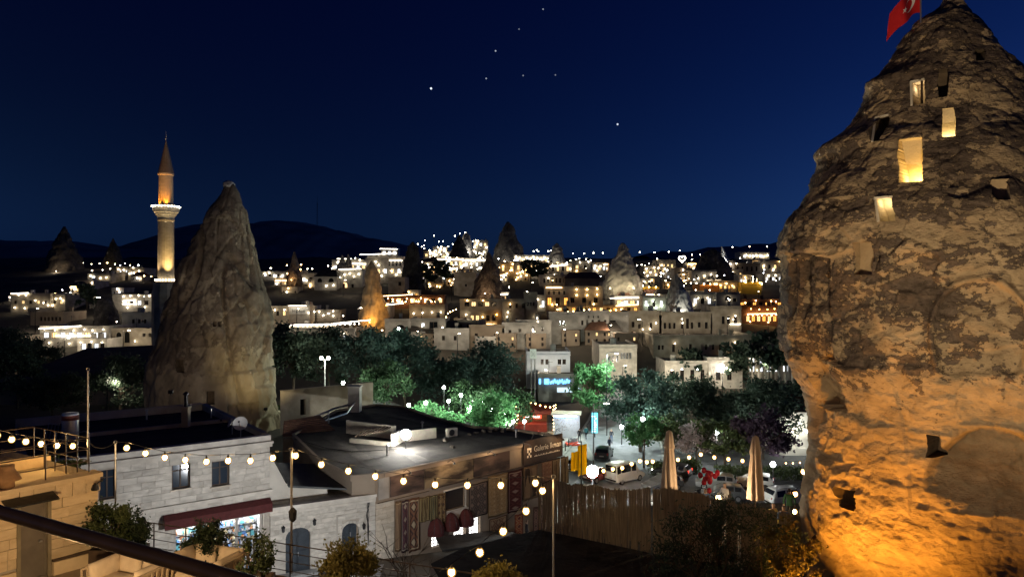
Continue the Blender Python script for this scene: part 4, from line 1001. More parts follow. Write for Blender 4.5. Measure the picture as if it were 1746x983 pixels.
rug(712, 730, 846, 888, rugmat('rug4', (.24, .17, .09), (.13, .09, .05), GD, 'stripe', 4, 2), 'short gold-brown striped cloth, first after the diamond kilim', folds=3)
rug(730, 743, 843, 885, rugmat('rug5', (.16, .15, .09), (.09, .08, .05), GD, 'stripe', 3, 2), 'short olive striped cloth between two gold-brown ones', folds=2, out=.18)
rug(743, 757, 840, 892, rugmat('rug6', (.30, .20, .10), (.15, .10, .06), (.1, .06, .04), 'figure', 2, 4), 'gold-brown figured cloth touching the dark square window', folds=2)
rug(797, 829, 822, 879, rugmat('rug7', (.10, .08, .07), (.17, .13, .11), (.26, .19, .15), 'diamond', 3, 4), 'dark grey-brown rug with small diamonds above the lit window', folds=2)
rug(830, 863, 808, 878, rugmat('rug8', (.40, .26, .13), (.26, .16, .08), (.46, .33, .19), 'figure', 5, 9), 'large plain-looking tan rug, the palest of the row', folds=2)
rug(832, 862, 880, 930, rugmat('rug9', (.20, .11, .07), (.34, .22, .13), (.42, .3, .19), 'diamond', 3, 3), 'lower brown rug with lozenges hung under the large tan one', folds=2)
rug(864, 888, 801, 871, rugmat('rug10', (.09, .03, .03), (.13, .045, .04), (.30, .22, .18), 'diamond', 1, 5), 'dark maroon rug with a column of diamonds', folds=1)
rug(890, 914, 793, 850, rugmat('rug11', (.30, .19, .11), (.06, .04, .03), (.2, .13, .08), 'stripe', 1, 6), 'tan rug with broad dark cross bars next to the maroon one', folds=2)
rug(870, 884, 873, 914, rugmat('rug12', (.42, .12, .06), (.5, .3, .16), (.2, .06, .05), 'diamond', 1, 3), 'small red rug hung low by the doorway', folds=1, out=.5)
rug(903, 921, 860, 912, rugmat('rug13', (.17, .09, .07), (.32, .2, .15), (.1, .06, .05), 'diamond', 2, 4), 'brown lozenge rug hung low at the reed fence', folds=1, out=.4)
rug(921, 939, 785, 822, rugmat('rug14', (.34, .17, .10), (.2, .1, .06), (.4, .24, .14), 'figure', 3, 5), 'rust-coloured rug under the sign board', folds=2)
rug(940, 953, 781, 826, rugmat('rug15', (.32, .2, .1), (.16, .09, .05), (.46, .34, .2), 'stripe', 5, 2), 'bundle of gold striped cloth under the sign end', folds=4, wave=.07)
rug(953, 966, 778, 824, rugmat('rug16', (.28, .18, .09), (.12, .07, .04), (.44, .32, .18), 'stripe', 4, 2), 'brown striped cloth at the gallery corner by the yellow sheets', folds=4, wave=.07)
M_yel = leafmat('yellow_sheet', (.80, .50, .008), (.88, .58, .015), .5, .85)
rug(967, 980, 768, 800, M_yel, 'bright yellow sheet hung at the gallery corner, half folded', out=.5, folds=2, wave=.1, name='hanging_cloth', group=None)
rug(980, 995, 757, 808, M_yel, 'bright yellow sheet at the gallery corner, the outer and longer one', out=.3, folds=2, wave=.06, name='hanging_cloth', group=None)
b = MB().tube([W3.p(W3.L - .2, 4.35, .1), W3.p(W3.L + 2.6, 4.55, .3)], .03, 6).tube([W3.p(W3.L + 2.6, -3, .3), W3.p(W3.L + 2.6, 4.6, .3)], .05, 6); tag(b.build('cloth_pole', M_metal), 'thin pole and wire that carries the yellow sheets', 'pole')
# doorway step and the dark lean-to roof before the display windows
b = MB().slab([W3.p(W3.uz(712, 930)[0], .45, 2.6), W3.p(W3.uz(860, 905)[0], -.6, 3.0), W3.p(W3.uz(850, 905)[0], -.45, .5), W3.p(W3.uz(735, 935)[0], .5, .5)], .12); tag(b.build('canvas_canopy', M_roof), 'dark canvas canopy sloping below the lit gallery windows', 'canopy')

# light well on the gallery roof with the white floodlamp
lw = thing('roof_light_well', 'pale low walls around a light well on the dark gallery roof', 'wall', PZ(660, 756, ZR))
def wallpiece(parent, a, c, z0, z1, th, m, name):
    w = Wall((a.x, a.y), (c.x, c.y)); q = MB(); ubox(q, w, 0, w.L, z0, z1, -th, 0); return q.build(name, m, parent, True)
wallpiece(lw, PZ(596, 753, ZR), PZ(670, 760, ZR), ZR - .1, ZR + .25, .25, M_white, 'near_kerb'); wallpiece(lw, PZ(590, 737, ZR), PZ(672, 748, ZR), ZR - .1, ZR + 1.0, .25, M_white, 'wall_piece')
wallpiece(lw, PZ(686, 752, ZR), PZ(744, 745, ZR), ZR - .1, ZR + .75, .25, M_white, 'wall_piece'); wallpiece(lw, PZ(672, 760, ZR), PZ(686, 752, ZR), ZR - .1, ZR + .9, .25, M_pale, 'wall_piece')
b = MB()
for k in range(7): a = PZ(605 + k * 8, 744 - k * 1.5, ZR + .9); c = PZ(625 + k * 8, 731 - k * 1.2, ZR + .9); b.beam(a, c, .06, .08)
b.build('timber_beam', M_wood, lw, True)
fp = PZ(692, 764, ZR)
fz = thing('flood_lamp', 'glaring white floodlamp on a short mast on the gallery roof', 'lamp', fp)
MB().tube([(0, 0, -.1), (0, 0, 1.05)], .04, 8).build('mast', M_metal, fz); MB().lathe((0, 0, 1.0), [(.12, 0), (.30, .06), (.30, .2), (.1, .3)], 14).build('shade', M_metal, fz)
MB().ball((0, -.12, 1.06), .36, 16, 12).build('lamp_globe', E_flood, fz)
light('flood_lamp_light', fp + Vector((0, -.62, 1.25)), 1000, (1, .96, .86), .2, fz)

# clutter on the roofs: weights, felt strips, vent pipes, an air unit, a coil of cable
rng = random.Random(71)
for i, (px, py) in enumerate(((800, 741), (812, 738), (823, 736), (835, 735), (846, 733), (858, 735), (760, 752), (772, 762))):
    p = PZ(px, py, ZR); q = MB().ball((0, 0, .06), .19 + .03 * (i % 3), 9, 6, .6); q.v = [v * (1 + .8 * noise.noise(v * 4 + Vector((i, 0, 0)))) for v in q.v]; q.v = [v + p for v in q.v]
    tag(q.build('weight_stone', M_roof2), 'rough stone weighing down the felt of the gallery roof', 'stone', 'stones on the gallery roof')
for i, (a, c, w_) in enumerate((((560, 742), (640, 792), 1.1), ((600, 720), (720, 786), 1.0), ((730, 722), (850, 756), 1.0), ((640, 702), (760, 726), .9))):
    A_, C_ = PZ(*a, ZR), PZ(*c, ZR); n_ = (C_ - A_).normalized().cross(Vector((0, 0, 1))) * w_ / 2; q = MB(); N_ = 14; o0 = []
    for k in range(N_ + 1):
        m_ = A_.lerp(C_, k / N_); j1, j2 = rng.uniform(.8, 1.2), rng.uniform(.8, 1.2); q.v += [m_ + n_ * j1 + Vector((0, 0, -.03 + .01 * rng.random())), m_ - n_ * j2 + Vector((0, 0, -.03 + .01 * rng.random()))]
    q.f = [(2 * k, 2 * k + 1, 2 * k + 3, 2 * k + 2) for k in range(N_)]; q.build('felt_strip', mat('felt_patch', (.04, .037, .034), (.075, .068, .06), 1.5, .9, .4), rg, True)
for i, (px, py, h_) in enumerate(((560, 720, .9), (720, 735, .7), (880, 744, .5), (660, 775, .6))):
    p = PZ(px, py, ZR); q = MB().tube([p + Vector((0, 0, -.1)), p + Vector((0, 0, h_))], .07, 8).lathe(p + Vector((0, 0, h_)), [(.14, 0), (.14, .05), (.03, .16)], 8); q.build('vent_pipe', M_steel, rg, True)
p = PZ(770, 745, ZR); au = thing('air_unit', 'boxy air-conditioning unit on the gallery roof', 'air conditioner', p, R(40)); MB().bbox((-.45, -.18, .1), (.45, .18, .75)).build('casing', M_grey, au); MB().lathe((0, 0, 0), [(.24, 0), (.26, .02), (.24, .03)], 14).build('fan_grille', M_metal, au, M=Matrix.Translation((-.12, -.19, .42)) @ Matrix.Rotation(R(90), 4, 'X'))
for x in (-.35, .35): MB().box((x, 0, .05), (.08, .4, .1)).build('foot', M_metal, au)
for (px, py) in ((250, 715), (360, 712)):
    p = PZ(px, py, 8.2); q = MB().tube([p, p + Vector((0, 0, .6))], .06, 8).lathe(p + Vector((0, 0, .6)), [(.12, 0), (.12, .04), (.03, .12)], 8); q.build('vent_pipe', M_steel, sh, True)
q = MB().tube([PZ(500, 748, ZR) + Vector((0, 0, .05)), PZ(560, 765, ZR) + Vector((0, 0, .03)), PZ(600, 770, ZR) + Vector((0, 0, .03)), PZ(640, 768, ZR) + Vector((0, 0, .03)), PZ(690, 765, ZR) + Vector((0, 0, .05))], .03, 5); tag(q.build('roof_cable', M_metal), 'dark power cable lying across the gallery roof to the floodlamp', 'cable')
# small lamps added over the sign and rugs to warm the gallery front
for k in range(5):
    u = lerp(W3.L * .12, W3.L - .3, k / 4); q = MB(); q.tube([W3.p(u, ZR - .15, .1), W3.p(u, ZR + .1, .5), W3.p(u, ZR, .9)], .02, 5); a_ = q.build('rug_fill_arm', M_metal, rg, True); MB().lathe(W3.p(u, ZR - .12, .9), [(.11, 0), (.04, .14)], 8).build('lamp_shade', M_metal, a_, True)
    light('rug_fill_light', W3.p(u, ZR - .2, 1.1), 42, (1, .68, .38), .08, rg)
# ================================================================ THE TERRACE BELOW US
ZF = 9.0
TA, TB = Vector((-11.6, 22.0, 0)), Vector((2.0, 16.6, 0))        # outer edge of the terrace
WWa, WWb = Vector((-14.9, 18.0, 0)), Vector((-12.15, 21.5, 0))     # block wall on its side
tb = thing('terrace_building', 'our own building with the tiled roof terrace and brown parapet edge', 'building', (-6, 12, 0))
MB().prism([(-16, 3), (1.9, 3), (TB.x, TB.y), (TA.x, TA.y), (WWb.x, WWb.y), (WWa.x, WWa.y), (-16, 17)], -.5, ZF - .02).build('wall', M_lime, tb, True)
MB().prism([(-16, 3.1), (1.8, 3.1), (TB.x - .1, TB.y - .1), (TA.x - .1, TA.y - .15), (WWb.x, WWb.y - .1), (WWa.x, WWa.y), (-16, 17)], ZF - .015, ZF).build('floor', mat('terrace_floor', (.36, .28, .2), (.46, .37, .27), 1.2, .7, .2), tb, True)
wT = Wall((TA.x, TA.y), (TB.x, TB.y)); b = MB(); ubox(b, wT, 0, wT.L, ZF - .3, ZF + .22, -.02, .16); b.build('parapet', mat('parapet_brown', (.10, .055, .035), (.15, .085, .055), 3, .8, .2), tb, True)
# wrought railing on the edge
rl = thing('terrace_railing', 'black wire railing along the outer edge of the terrace', 'railing', (TA.x, TA.y, ZF))
nP = 12
for k in range(nP + 1):
    u = wT.L * k / nP; MB().tube([wT.p(u, ZF + .2, .07), wT.p(u, ZF + 1.15, .07)], .02, 6).build('post', M_rail, rl, True)
for z in (.42, .66, .9, 1.13): MB().tube([wT.p(0, ZF + z, .07), wT.p(wT.L, ZF + z, .07)], .012 if z < 1.1 else .018, 6).build('rail', M_rail, rl, True)
# block wall with door, plinth and cornice
W4 = Wall((WWa.x, WWa.y), (WWb.x, WWb.y)); ZW = 11.6
bw = thing('block_wall_house', 'warm-lit block-built house on the terrace side with a grey metal door', 'building', (WWb.x - 2, WWb.y, ZF))
dh = W4.rect(34, 80, 856, 985); dh = (dh[0], dh[1], ZF, ZF + 2.12)
b = MB(); holed(b, W4, -1, W4.L, ZF - .1, ZW, [dh], .25)
e1 = W4.p(W4.L, 0); e2 = W4.p(W4.L - .6, 0, -6)
b.add([(e1.x, e1.y, ZF - .1), (e2.x, e2.y, ZF - .1), (e2.x, e2.y, ZW), (e1.x, e1.y, ZW)], [(0, 1, 2, 3)]); b.build('wall', M_mortar, bw, True)
blocks(bw, W4, -1, W4.L, ZF + .42, ZW - .5, [dh], .62, .275, M_hot, 21, gap=.012, proud=.035)
blocks(bw, W4, -1, W4.L + .04, ZW - .5, ZW - .1, [], .40, .4, M_hot, 22, gap=.012, proud=.07)
b = MB(); ubox(b, W4, -1, W4.L + .09, ZW - .1, ZW + .02, -.45, .14); b.build('cornice', M_hot, bw, True)
b = MB(); ubox(b, W4, dh[1] + .12, W4.L - .05, ZF, ZF + .36, .005, .16); ubox(b, W4, -1, dh[0] - .12, ZF, ZF + .36, .005, .12); b.build('plinth', M_hot, bw, True)
b = MB(); ubox(b, W4, dh[1] + .12, W4.L - .05, ZF + .36, ZF + .43, .0, .10); b.build('dark_ledge', M_wood, bw, True)
b = MB(); ubox(b, W4, dh[0], dh[1], dh[2], dh[3], -.22, -.17); dd = b.build('door', mat('grey_steel_door', (.14, .12, .10), (.19, .165, .135), 2, .5, .05), bw, True)
b = MB(); u0, u1, z0, z1 = dh
for (a, c, e, f) in ((u0 - .09, u0, z0, z1 + .09), (u1, u1 + .09, z0, z1 + .09), (u0, u1, z1, z1 + .09)): ubox(b, W4, a, c, e, f, -.1, .07)
b.build('door_frame', mat('frame_khaki', (.20, .17, .11), (.26, .22, .15), 3, .6), dd, True)
b = MB(); ubox(b, W4, u1 - .16, u1 - .08, z0 + .95, z0 + 1.0, -.165, -.08); b.build('handle', M_steel, dd, True)
b = MB().slab([W4.p(u0 - .45, z1 + .12, .55), W4.p(u1 + .12, z1 + .12, .55), W4.p(u1 + .12, z1 + .25, .02), W4.p(u0 - .45, z1 + .25, .02)], .05); b.build('door_hood', M_metal, bw, True)
q = W4.p(W4.L + .06, 11.35, .1); b = MB().tube([q, q + Vector((.12, -.1, .12)), q + Vector((.02, -.3, .0))], .02, 6).lathe(q + Vector((0, -.32, -.16)), [(.10, 0), (.11, .04), (.07, .16), (.02, .2)], 10); b.build('spotlight', M_metal, bw, True)
# roof deck on top of it with railing
M_deck = mat('deck_paint', (.45, .36, .24), (.55, .45, .31), 1, .8, .2)
b = MB().prism([(W4.p(-1, 0, -.05).x, W4.p(-1, 0, -.05).y), (W4.p(W4.L, 0, -.05).x, W4.p(W4.L, 0, -.05).y), (e2.x, e2.y), (W4.p(-1, 0, -7).x - 3, W4.p(-1, 0, -7).y)], ZW - .35, ZW - .22); b.build('roof_deck', M_deck, bw, True)
b = MB(); ubox(b, W4, 1.0, W4.L - .15, ZW - .2, ZW + .12, -3.3, -3.05); b.build('deck_kerb', M_hot, bw, True)
dr_ = thing('deck_railing', 'thin dark pipe railing around the lamp-lit roof deck', 'railing', W4.p(W4.L - .2, ZW, -.2))
cor = [W4.p(-1.4, 0, -.22), W4.p(W4.L - .15, 0, -.22), W4.p(W4.L - .5, 0, -3.4), W4.p(-2.6, 0, -3.6)]
for a, c in zip(cor, cor[1:]):
    n = 5
    for k in range(n + (1 if c is cor[-1] else 0)): p = a.lerp(c, k / n); MB().tube([(p.x, p.y, ZW - .2), (p.x, p.y, ZW + 1.02)], .02, 6).build('post', M_rail, dr_, True)
    for z in (.35, .7, 1.02): MB().tube([(a.x, a.y, ZW + z), (c.x, c.y, ZW + z)], .016, 6).build('rail', M_rail, dr_, True)
# clay jar on the wall
jp = W4.uz(15, 835)[0]
jr = thing('clay_jar', 'brown clay jar standing on the lit wall coping', 'jar', W4.p(jp, ZW + .02, -.2))
MB().lathe((0, 0, 0), [(.20, 0), (.2, .16), (.23, .18), (.36, .2), (.24, .42), (.19, .5), (.20, .53), (.20, .6), (.17, .61)], 16).build('jar_body', mat('clay', (.25, .14, .07), (.34, .20, .10), 5, .8, .2), jr, smooth=True)
MB().lathe((0, 0, .61), [(.17, 0), (.17, .02), (.04, .05)], 14).build('lid', mat('clay'), jr) if False else None
# planting on the deck behind the railing
def leaves(n, fpos, size, rng, droop=.3, narrow=.55):
    b = MB()
    for _ in range(n):
        p = fpos(rng)
        if p is None: continue
        s = size * rng.uniform(.6, 1.3); a = Vector((rng.gauss(0, 1), rng.gauss(0, 1), rng.gauss(0, 1) * .7)).normalized(); c = a.orthogonal().normalized()
        c = (Matrix.Rotation(rng.uniform(0, 6.28), 3, a) @ c); e = a.cross(c)
        o = len(b.v); b.v += [p - c * s, p + e * s * narrow, p + c * s, p - e * s * narrow]; b.f.append((o, o + 1, o + 2, o + 3))
    return b
def clumpf(rx, ry, rz, cz, seed, nclump=22, spread=.3, hollow=.35):
    rng = random.Random(seed); cs = []
    while len(cs) < nclump:
        v = Vector((rng.uniform(-1, 1), rng.uniform(-1, 1), rng.uniform(-1, 1)))
        if hollow < v.length < 1: cs.append((Vector((v.x * rx, v.y * ry, v.z * rz + cz)), rng.uniform(.6, 1.25)))
    def f(r):
        c, k = r.choice(cs); s = spread * k
        return c + Vector((r.gauss(0, s * rx), r.gauss(0, s * ry), r.gauss(0, s * rz * .8)))
    return f
L_gold = leafmat('leaf_gold_green', (.11, .10, .025), (.22, .19, .06), .25); L_dark = leafmat('leaf_dark', (.02, .035, .018), (.045, .065, .03), .25)
L_mid = leafmat('leaf_mid', (.045, .065, .025), (.09, .12, .045), .3); L_tree = leafmat('leaf_tree', (.028, .062, .030), (.062, .115, .05), .35)
L_treed = leafmat('leaf_tree_dark', (.034, .058, .042), (.07, .10, .066), .35); L_bright = leafmat('leaf_bright', (.05, .15, .06), (.12, .27, .11), .4)
L_blue = leafmat('leaf_bluish', (.04, .08, .068), (.08, .13, .105), .35); L_pink = leafmat('blossom_pale', (.32, .26, .26), (.5, .42, .42), .3); L_pur = leafmat('leaf_purple', (.035, .02, .035), (.07, .045, .07), .3)
L_or = leafmat('leaf_maple', (.10, .085, .03), (.2, .16, .05), .35)
def planter_shrub(loc, rx, rz, cz, n, leaf, m, label, seed, box=(.9, .6, .55), nclump=26, name='potted_shrub', narrow=.5, spread=.22, hollow=.45):
    t = thing(name, label, 'shrub', loc)
    rng = random.Random(seed); f = clumpf(rx, rx, rz, cz, seed, nclump, spread, hollow)
    leaves(n, f, leaf, rng, narrow=narrow).build('foliage', m, t)
    b = MB()
    for k in range(6): a = rng.uniform(0, 6.28); b.tube([(0, 0, box[2] * .7), (rx * .25 * math.cos(a), rx * .25 * math.sin(a), cz - rz * .3), (rx * .6 * math.cos(a), rx * .6 * math.sin(a), cz + rz * .3)], [.03, .02, .008], 5)
    b.build('stems', M_trunk, t)
    if box:
        b = MB(); x, y, z = box
        for (c, s) in (((0, -y / 2, z / 2), (x, .05, z)), ((0, y / 2, z / 2), (x, .05, z)), ((-x / 2 + .02, 0, z / 2), (.05, y - .06, z - .004)), ((x / 2 - .02, 0, z / 2), (.05, y - .06, z - .004)), ((0, 0, z * .4), (x - .1, y - .1, z * .78))): b.box(c, s)
        b.build('planter', M_wood, t)
    return t
def tf(px, py, Y): p = P(px, py, Y); p.z = ZF; return p
planter_shrub(tf(188, 940, 21.2), .62, .62, 1.15, 5200, .055, L_mid, 'round green shrub in a dark planter beside the block wall', 1)
planter_shrub(tf(234, 935, 21.4), .32, .55, 1.0, 2200, .05, L_dark, 'small dark clipped bush behind the round green shrub', 2, (.5, .45, .5))
planter_shrub(tf(336, 945, 20.6), .33, .50, .95, 2600, .045, L_dark, 'dark conifer bush behind the far sofa, left of the two', 3, (.6, .5, .5))
planter_shrub(tf(364, 950, 20.4), .32, .52, .98, 2600, .045, L_dark, 'dark conifer bush behind the far sofa, right of the two', 4, (.6, .5, .5))
planter_shrub(tf(434, 985, 19.0), .42, .66, 1.05, 1500, .05, L_mid, 'loose airy bush in a planter in front of the lit shop', 5, (.9, .55, .55), nclump=18, spread=.2)
planter_shrub(tf(592, 1010, 18.6), .62, .52, 1.05, 4800, .055, L_gold, 'golden-green rounded shrub in front of the second arched door', 6, (.9, .55, .5))
planter_shrub(tf(848, 1048, 17.2), .58, .50, 1.0, 4600, .055, L_gold, 'golden shrub cut by the bottom edge below the dark canopy', 7, (.9, .55, .5))
planter_shrub(P(45, 795, 25.4) + Vector((0, 0, -.3)), .9, .18, .35, 2200, .06, L_mid, 'low green plants along the kerb of the roof deck', 8, (2.0, .4, .2), name='kerb_plants')
planter_shrub(P(100, 797, 25.0) + Vector((0, 0, -.3)), .8, .16, .32, 1800, .06, L_mid, 'sparse green plants at the far corner of the roof deck', 9, (1.6, .4, .2), name='kerb_plants')

# padded sofas
M_slat = mat('rattan_slat', (.45, .35, .23), (.55, .44, .30), 6, .7, .2)
def cushion(b, c, size, rz=0, tilt=0, bulge=.06):
    n = 6; M = Matrix.Translation(Vector(c)) @ Matrix.Rotation(rz, 4, 'Z') @ Matrix.Rotation(tilt, 4, 'X'); hx, hy, hz = [s / 2 for s in size]; 
    for sg in (1, -1):
        o = len(b.v)
        for j in range(n + 1):
            for i in range(n + 1):
                x, y = -1 + 2 * i / n, -1 + 2 * j / n; e = (1 - x ** 4) * (1 - y ** 4)
                b.v.append(M @ Vector((x * hx * (1 - .05 * (1 - e)), y * hy * (1 - .05 * (1 - e)), sg * (hz * (.55 + .45 * e ** .5) + bulge * e * .4))))
        for j in range(n):
            for i in range(n):
                k = o + j * (n + 1) + i; f = (k, k + 1, k + n + 2, k + n + 1); b.f.append(f if sg > 0 else tuple(reversed(f)))
    o2 = len(b.v) - 2 * (n + 1) ** 2; m = (n + 1) ** 2; ed = [i for i in range(n)] + [n + j * (n + 1) for j in range(n)] + [n * (n + 1) + i for i in range(n, 0, -1)] + [j * (n + 1) for j in range(n, 0, -1)]
    for k in range(len(ed)): a, c_ = ed[k], ed[(k + 1) % len(ed)]; b.f.append((o2 + a, o2 + m + a, o2 + m + c_, o2 + c_))
def sofa(loc, rz, label, w=1.9, d=1.25):
    t = thing('sofa', label, 'sofa', loc, rz, None)
    b = MB().box((0, 0, .14), (w - .1, d - .1, .06)); 
    b.build('base', M_wood, t)
    for (x, y) in ((-w / 2 + .1, -d / 2 + .1), (w / 2 - .1, -d / 2 + .1), (-w / 2 + .1, d / 2 - .1), (w / 2 - .1, d / 2 - .1)): MB().box((x, y, .055), (.07, .07, .11)).build('leg', M_wood, t)
    b = MB(); n = 11
    for k in range(n + 1):
        x = lerp(-w / 2, w / 2, k / n); b.beam((x, d / 2, .16), (x * 1.03, d / 2 + .07, .80), .05, .03)
    for k in range(8):
        y = lerp(-d / 2, d / 2, k / 7)
        for sx in (-1, 1): b.beam((sx * w / 2, y, .16), (sx * (w / 2 + .07), y, .78), .05, .03)
    b.beam((-w / 2 - .07, d / 2 + .07, .80), (w / 2 + .07, d / 2 + .07, .80), .06)
    for sx in (-1, 1): b.beam((sx * (w / 2 + .07), -d / 2, .78), (sx * (w / 2 + .07), d / 2 + .07, .80), .06)
    o = b.build('slatted_frame', M_slat, t)
    for k, x in enumerate((-w / 4, w / 4)):
        b = MB(); cushion(b, (x, -.08, .36), (w / 2 - .08, d - .3, .22)); b.build('seat_cushion', M_cream, t, smooth=True)
    for k, x in enumerate((-w / 4, w / 4)):
        b = MB(); cushion(b, (x, d / 2 - .13, .66), (w / 2 - .05, .55, .2), tilt=R(78)); b.build('back_cushion', M_cream, t, smooth=True)
    for sx in (-1, 1):
        b = MB(); cushion(b, (sx * (w / 2 - .1), -.02, .66), (d - .2, .5, .18), rz=R(90), tilt=R(-80 * sx)); b.build('arm_cushion', M_cream, t, smooth=True)
    return t
sofa(tf(350, 1000, 19.75), R(-20), 'cream padded sofa with slatted frame near the dark conifer bushes', 1.7, 1.2)
sofa(tf(218, 1030, 19.1), R(-20), 'cream padded sofa nearest the block wall, cut by the frame bottom', 1.7, 1.2)

# the thick handrail right before the camera
hr = thing('handrail', 'thick dark glossy pipe handrail crossing the near corner', 'railing', P(-200, 815, 3.3))
pa, pb = P(0, 872, 2.95), P(400, 986, 2.38); dv = pb - pa
MB().tube([pa - dv * 1.2, pa, pb, pb + dv * .8], .026, 16).build('pipe', M_rail, hr, True, smooth=True)
for f in (-1.0, 1.7): q = pa + dv * f; MB().tube([q, (q.x, q.y, q.z - 1.0)], .02, 10).build('post', M_rail, hr, True)
tag(MB().bbox((-6, -3, 14.9), (6, 1.2, 15.2)).build('upper_terrace', M_lime), 'floor slab of the upper terrace the camera stands on', 'terrace') 

# ---------------- strings of bulbs and their poles
def pole(loc, top, r, label, extra=None):
    t = thing('light_pole', label, 'pole', loc)
    MB().tube([(0, 0, 0), (0, 0, top - loc[2])], r, 8).build('shaft', M_steel, t)
    q = MB().tube([(.05 * math.cos(a), 0, top - loc[2] + .05 + .05 * math.sin(a)) for a in [k * .7 for k in range(10)]], .012, 5); q.build('eyelet', M_steel, t)
    if extra: MB().lathe((.05, -.05, extra - loc[2]), [(.02, -.2), (.10, -.13), (.12, .1), (.04, .2)], 10).build('loudspeaker', M_metal, t)
    return t
cP = P(497, 768, 20.6); pole((cP.x, cP.y, ZF), cP.z, .035, 'slim grey pole with a small speaker in front of the arched door', P(502, 876, 20.6).z)
dP = P(944, 815, 19.5); pole((dP.x, dP.y, 5.5), dP.z, .035, 'slim pale pole before the reed fence')
aP = P(150, 632, 23.5); pole((aP.x, aP.y, ZW - .2), aP.z, .03, 'tall thin mast at the corner of the roof deck')
bP = P(197, 756, 23.0); pole((bP.x, bP.y, ZF), bP.z, .03, 'short pale post between the roof deck and the shop windows')
bulb_me = None
def amber():  # half-clear glow imitating the halo of a bulb
    m, t, b, N = nt('amber_halo'); L = t.links.new
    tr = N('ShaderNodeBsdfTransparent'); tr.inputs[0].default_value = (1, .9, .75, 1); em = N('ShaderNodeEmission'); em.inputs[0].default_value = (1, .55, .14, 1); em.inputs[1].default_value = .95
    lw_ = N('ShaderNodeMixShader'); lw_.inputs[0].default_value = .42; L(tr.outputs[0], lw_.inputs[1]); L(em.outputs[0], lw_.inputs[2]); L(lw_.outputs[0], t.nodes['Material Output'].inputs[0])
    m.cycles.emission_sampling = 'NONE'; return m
M_halo = amber()
def string_lights(label, pts, bulbs, r=.062, m=E_bulb, drop=.12, wire=.009):
    root = thing('string_lights', label, 'string lights', pts[0])
    q = MB().tube(pts, wire, 5); q.build('cable', M_metal, root, True)
    for p in bulbs:
        bo = MB().ball((0, 0, -drop - r), r, 10, 8, 1.15).build('bulb', m, root); bo.location = Vector(p) - Vector(pts[0])
        MB().ball((0, 0, -drop - r), r * 1.55, 12, 8, 1.12).build('halo_globe', M_halo, bo, smooth=True)  # oversized glowing shell, the halo around the bulb made as a solid
        so_ = MB().lathe((0, 0, -drop), [(r * .45, -.01), (r * .5, drop * .6), (r * .25, drop * .9)], 8).build('socket', M_metal, bo)
    return root
def strand(lst, Y0, Y1):
    n = len(lst); out = []
    for k, (x, y) in enumerate(lst): out.append(P(x, y - 8, lerp(Y0, Y1, k / (n - 1))))
    return out
s0 = [(-60, 726), (-30, 733), (-5, 739), (20, 746), (44, 750), (70, 754), (97, 757), (124, 758)]
p0 = strand(s0, 20.0, 23.3); string_lights('string of warm bulbs along the roof deck railing', p0 + [P(150, 752, 23.5)], p0)
tag(MB().tube([P(150, 752, 23.5), P(162, 762, 23.4), P(175, 764, 23.2), P(187, 760, 23.1), P(197, 753, 23.0)], .012, 5).build('slack_cable', M_metal), 'slack dark cable hanging between mast and short post', 'cable')
s1 = [(216, 761), (248, 770), (281, 777), (316, 781), (352, 784), (389, 782), (427, 782), (465, 777)]
p1 = strand(s1, 22.8, 20.9); string_lights('string of warm bulbs hanging before the stone shop house', [P(197, 753, 23.0)] + p1 + [cP], p1)
s2 = [(504, 773), (548, 788), (594, 799), (640, 808), (688, 816), (742, 822), (797, 823), (854, 823), (913, 819)]
p2 = strand(s2, 20.6, 19.6); string_lights('string of warm bulbs sweeping past the rug gallery', [cP] + p2 + [dP], p2)
s3 = [(925, 832), (897, 866), (858, 900), (818, 935), (770, 968), (712, 1005)]
p3 = strand(s3, 19.3, 14.5); string_lights('string of warm bulbs running down towards us over the dark canopy', [dP] + p3, p3)

# ---------------- roof terrace behind the reed fence
ZD = 5.5
rp = [PZ(752, 990, ZD), PZ(735, 962, ZD), PZ(790, 935, ZD), PZ(916, 905, ZD), PZ(1010, 868, ZD), PZ(1200, 858, ZD), PZ(1500, 860, ZD), PZ(1700, 985, ZD), PZ(1500, 1250, ZD), PZ(800, 1250, ZD)]
lr = thing('low_roof_building', 'low dark flat-roofed building below the reed fence', 'building', (4, 28, 0))
MB().prism([(p.x, p.y) for p in rp], -3, ZD).build('wall', M_grey, lr, True)
MB().prism([(p.x, p.y) for p in rp], ZD + .002, ZD + .06).build('roof', M_roof, lr, True)
F0, F1, F2 = PZ(918, 904, ZD), PZ(1062, 934, ZD), PZ(1150, 953, ZD); F3 = PZ(1420, 985, ZD)
fe = thing('reed_fence', 'tall shabby reed screen fence with gaps letting light through', 'fence', F0)
M_reed = mat('reed', (.24, .205, .155), (.44, .375, .28), 3, .9, .1, rnd=0, stretch=(6, 6, .4))
rng = random.Random(5)
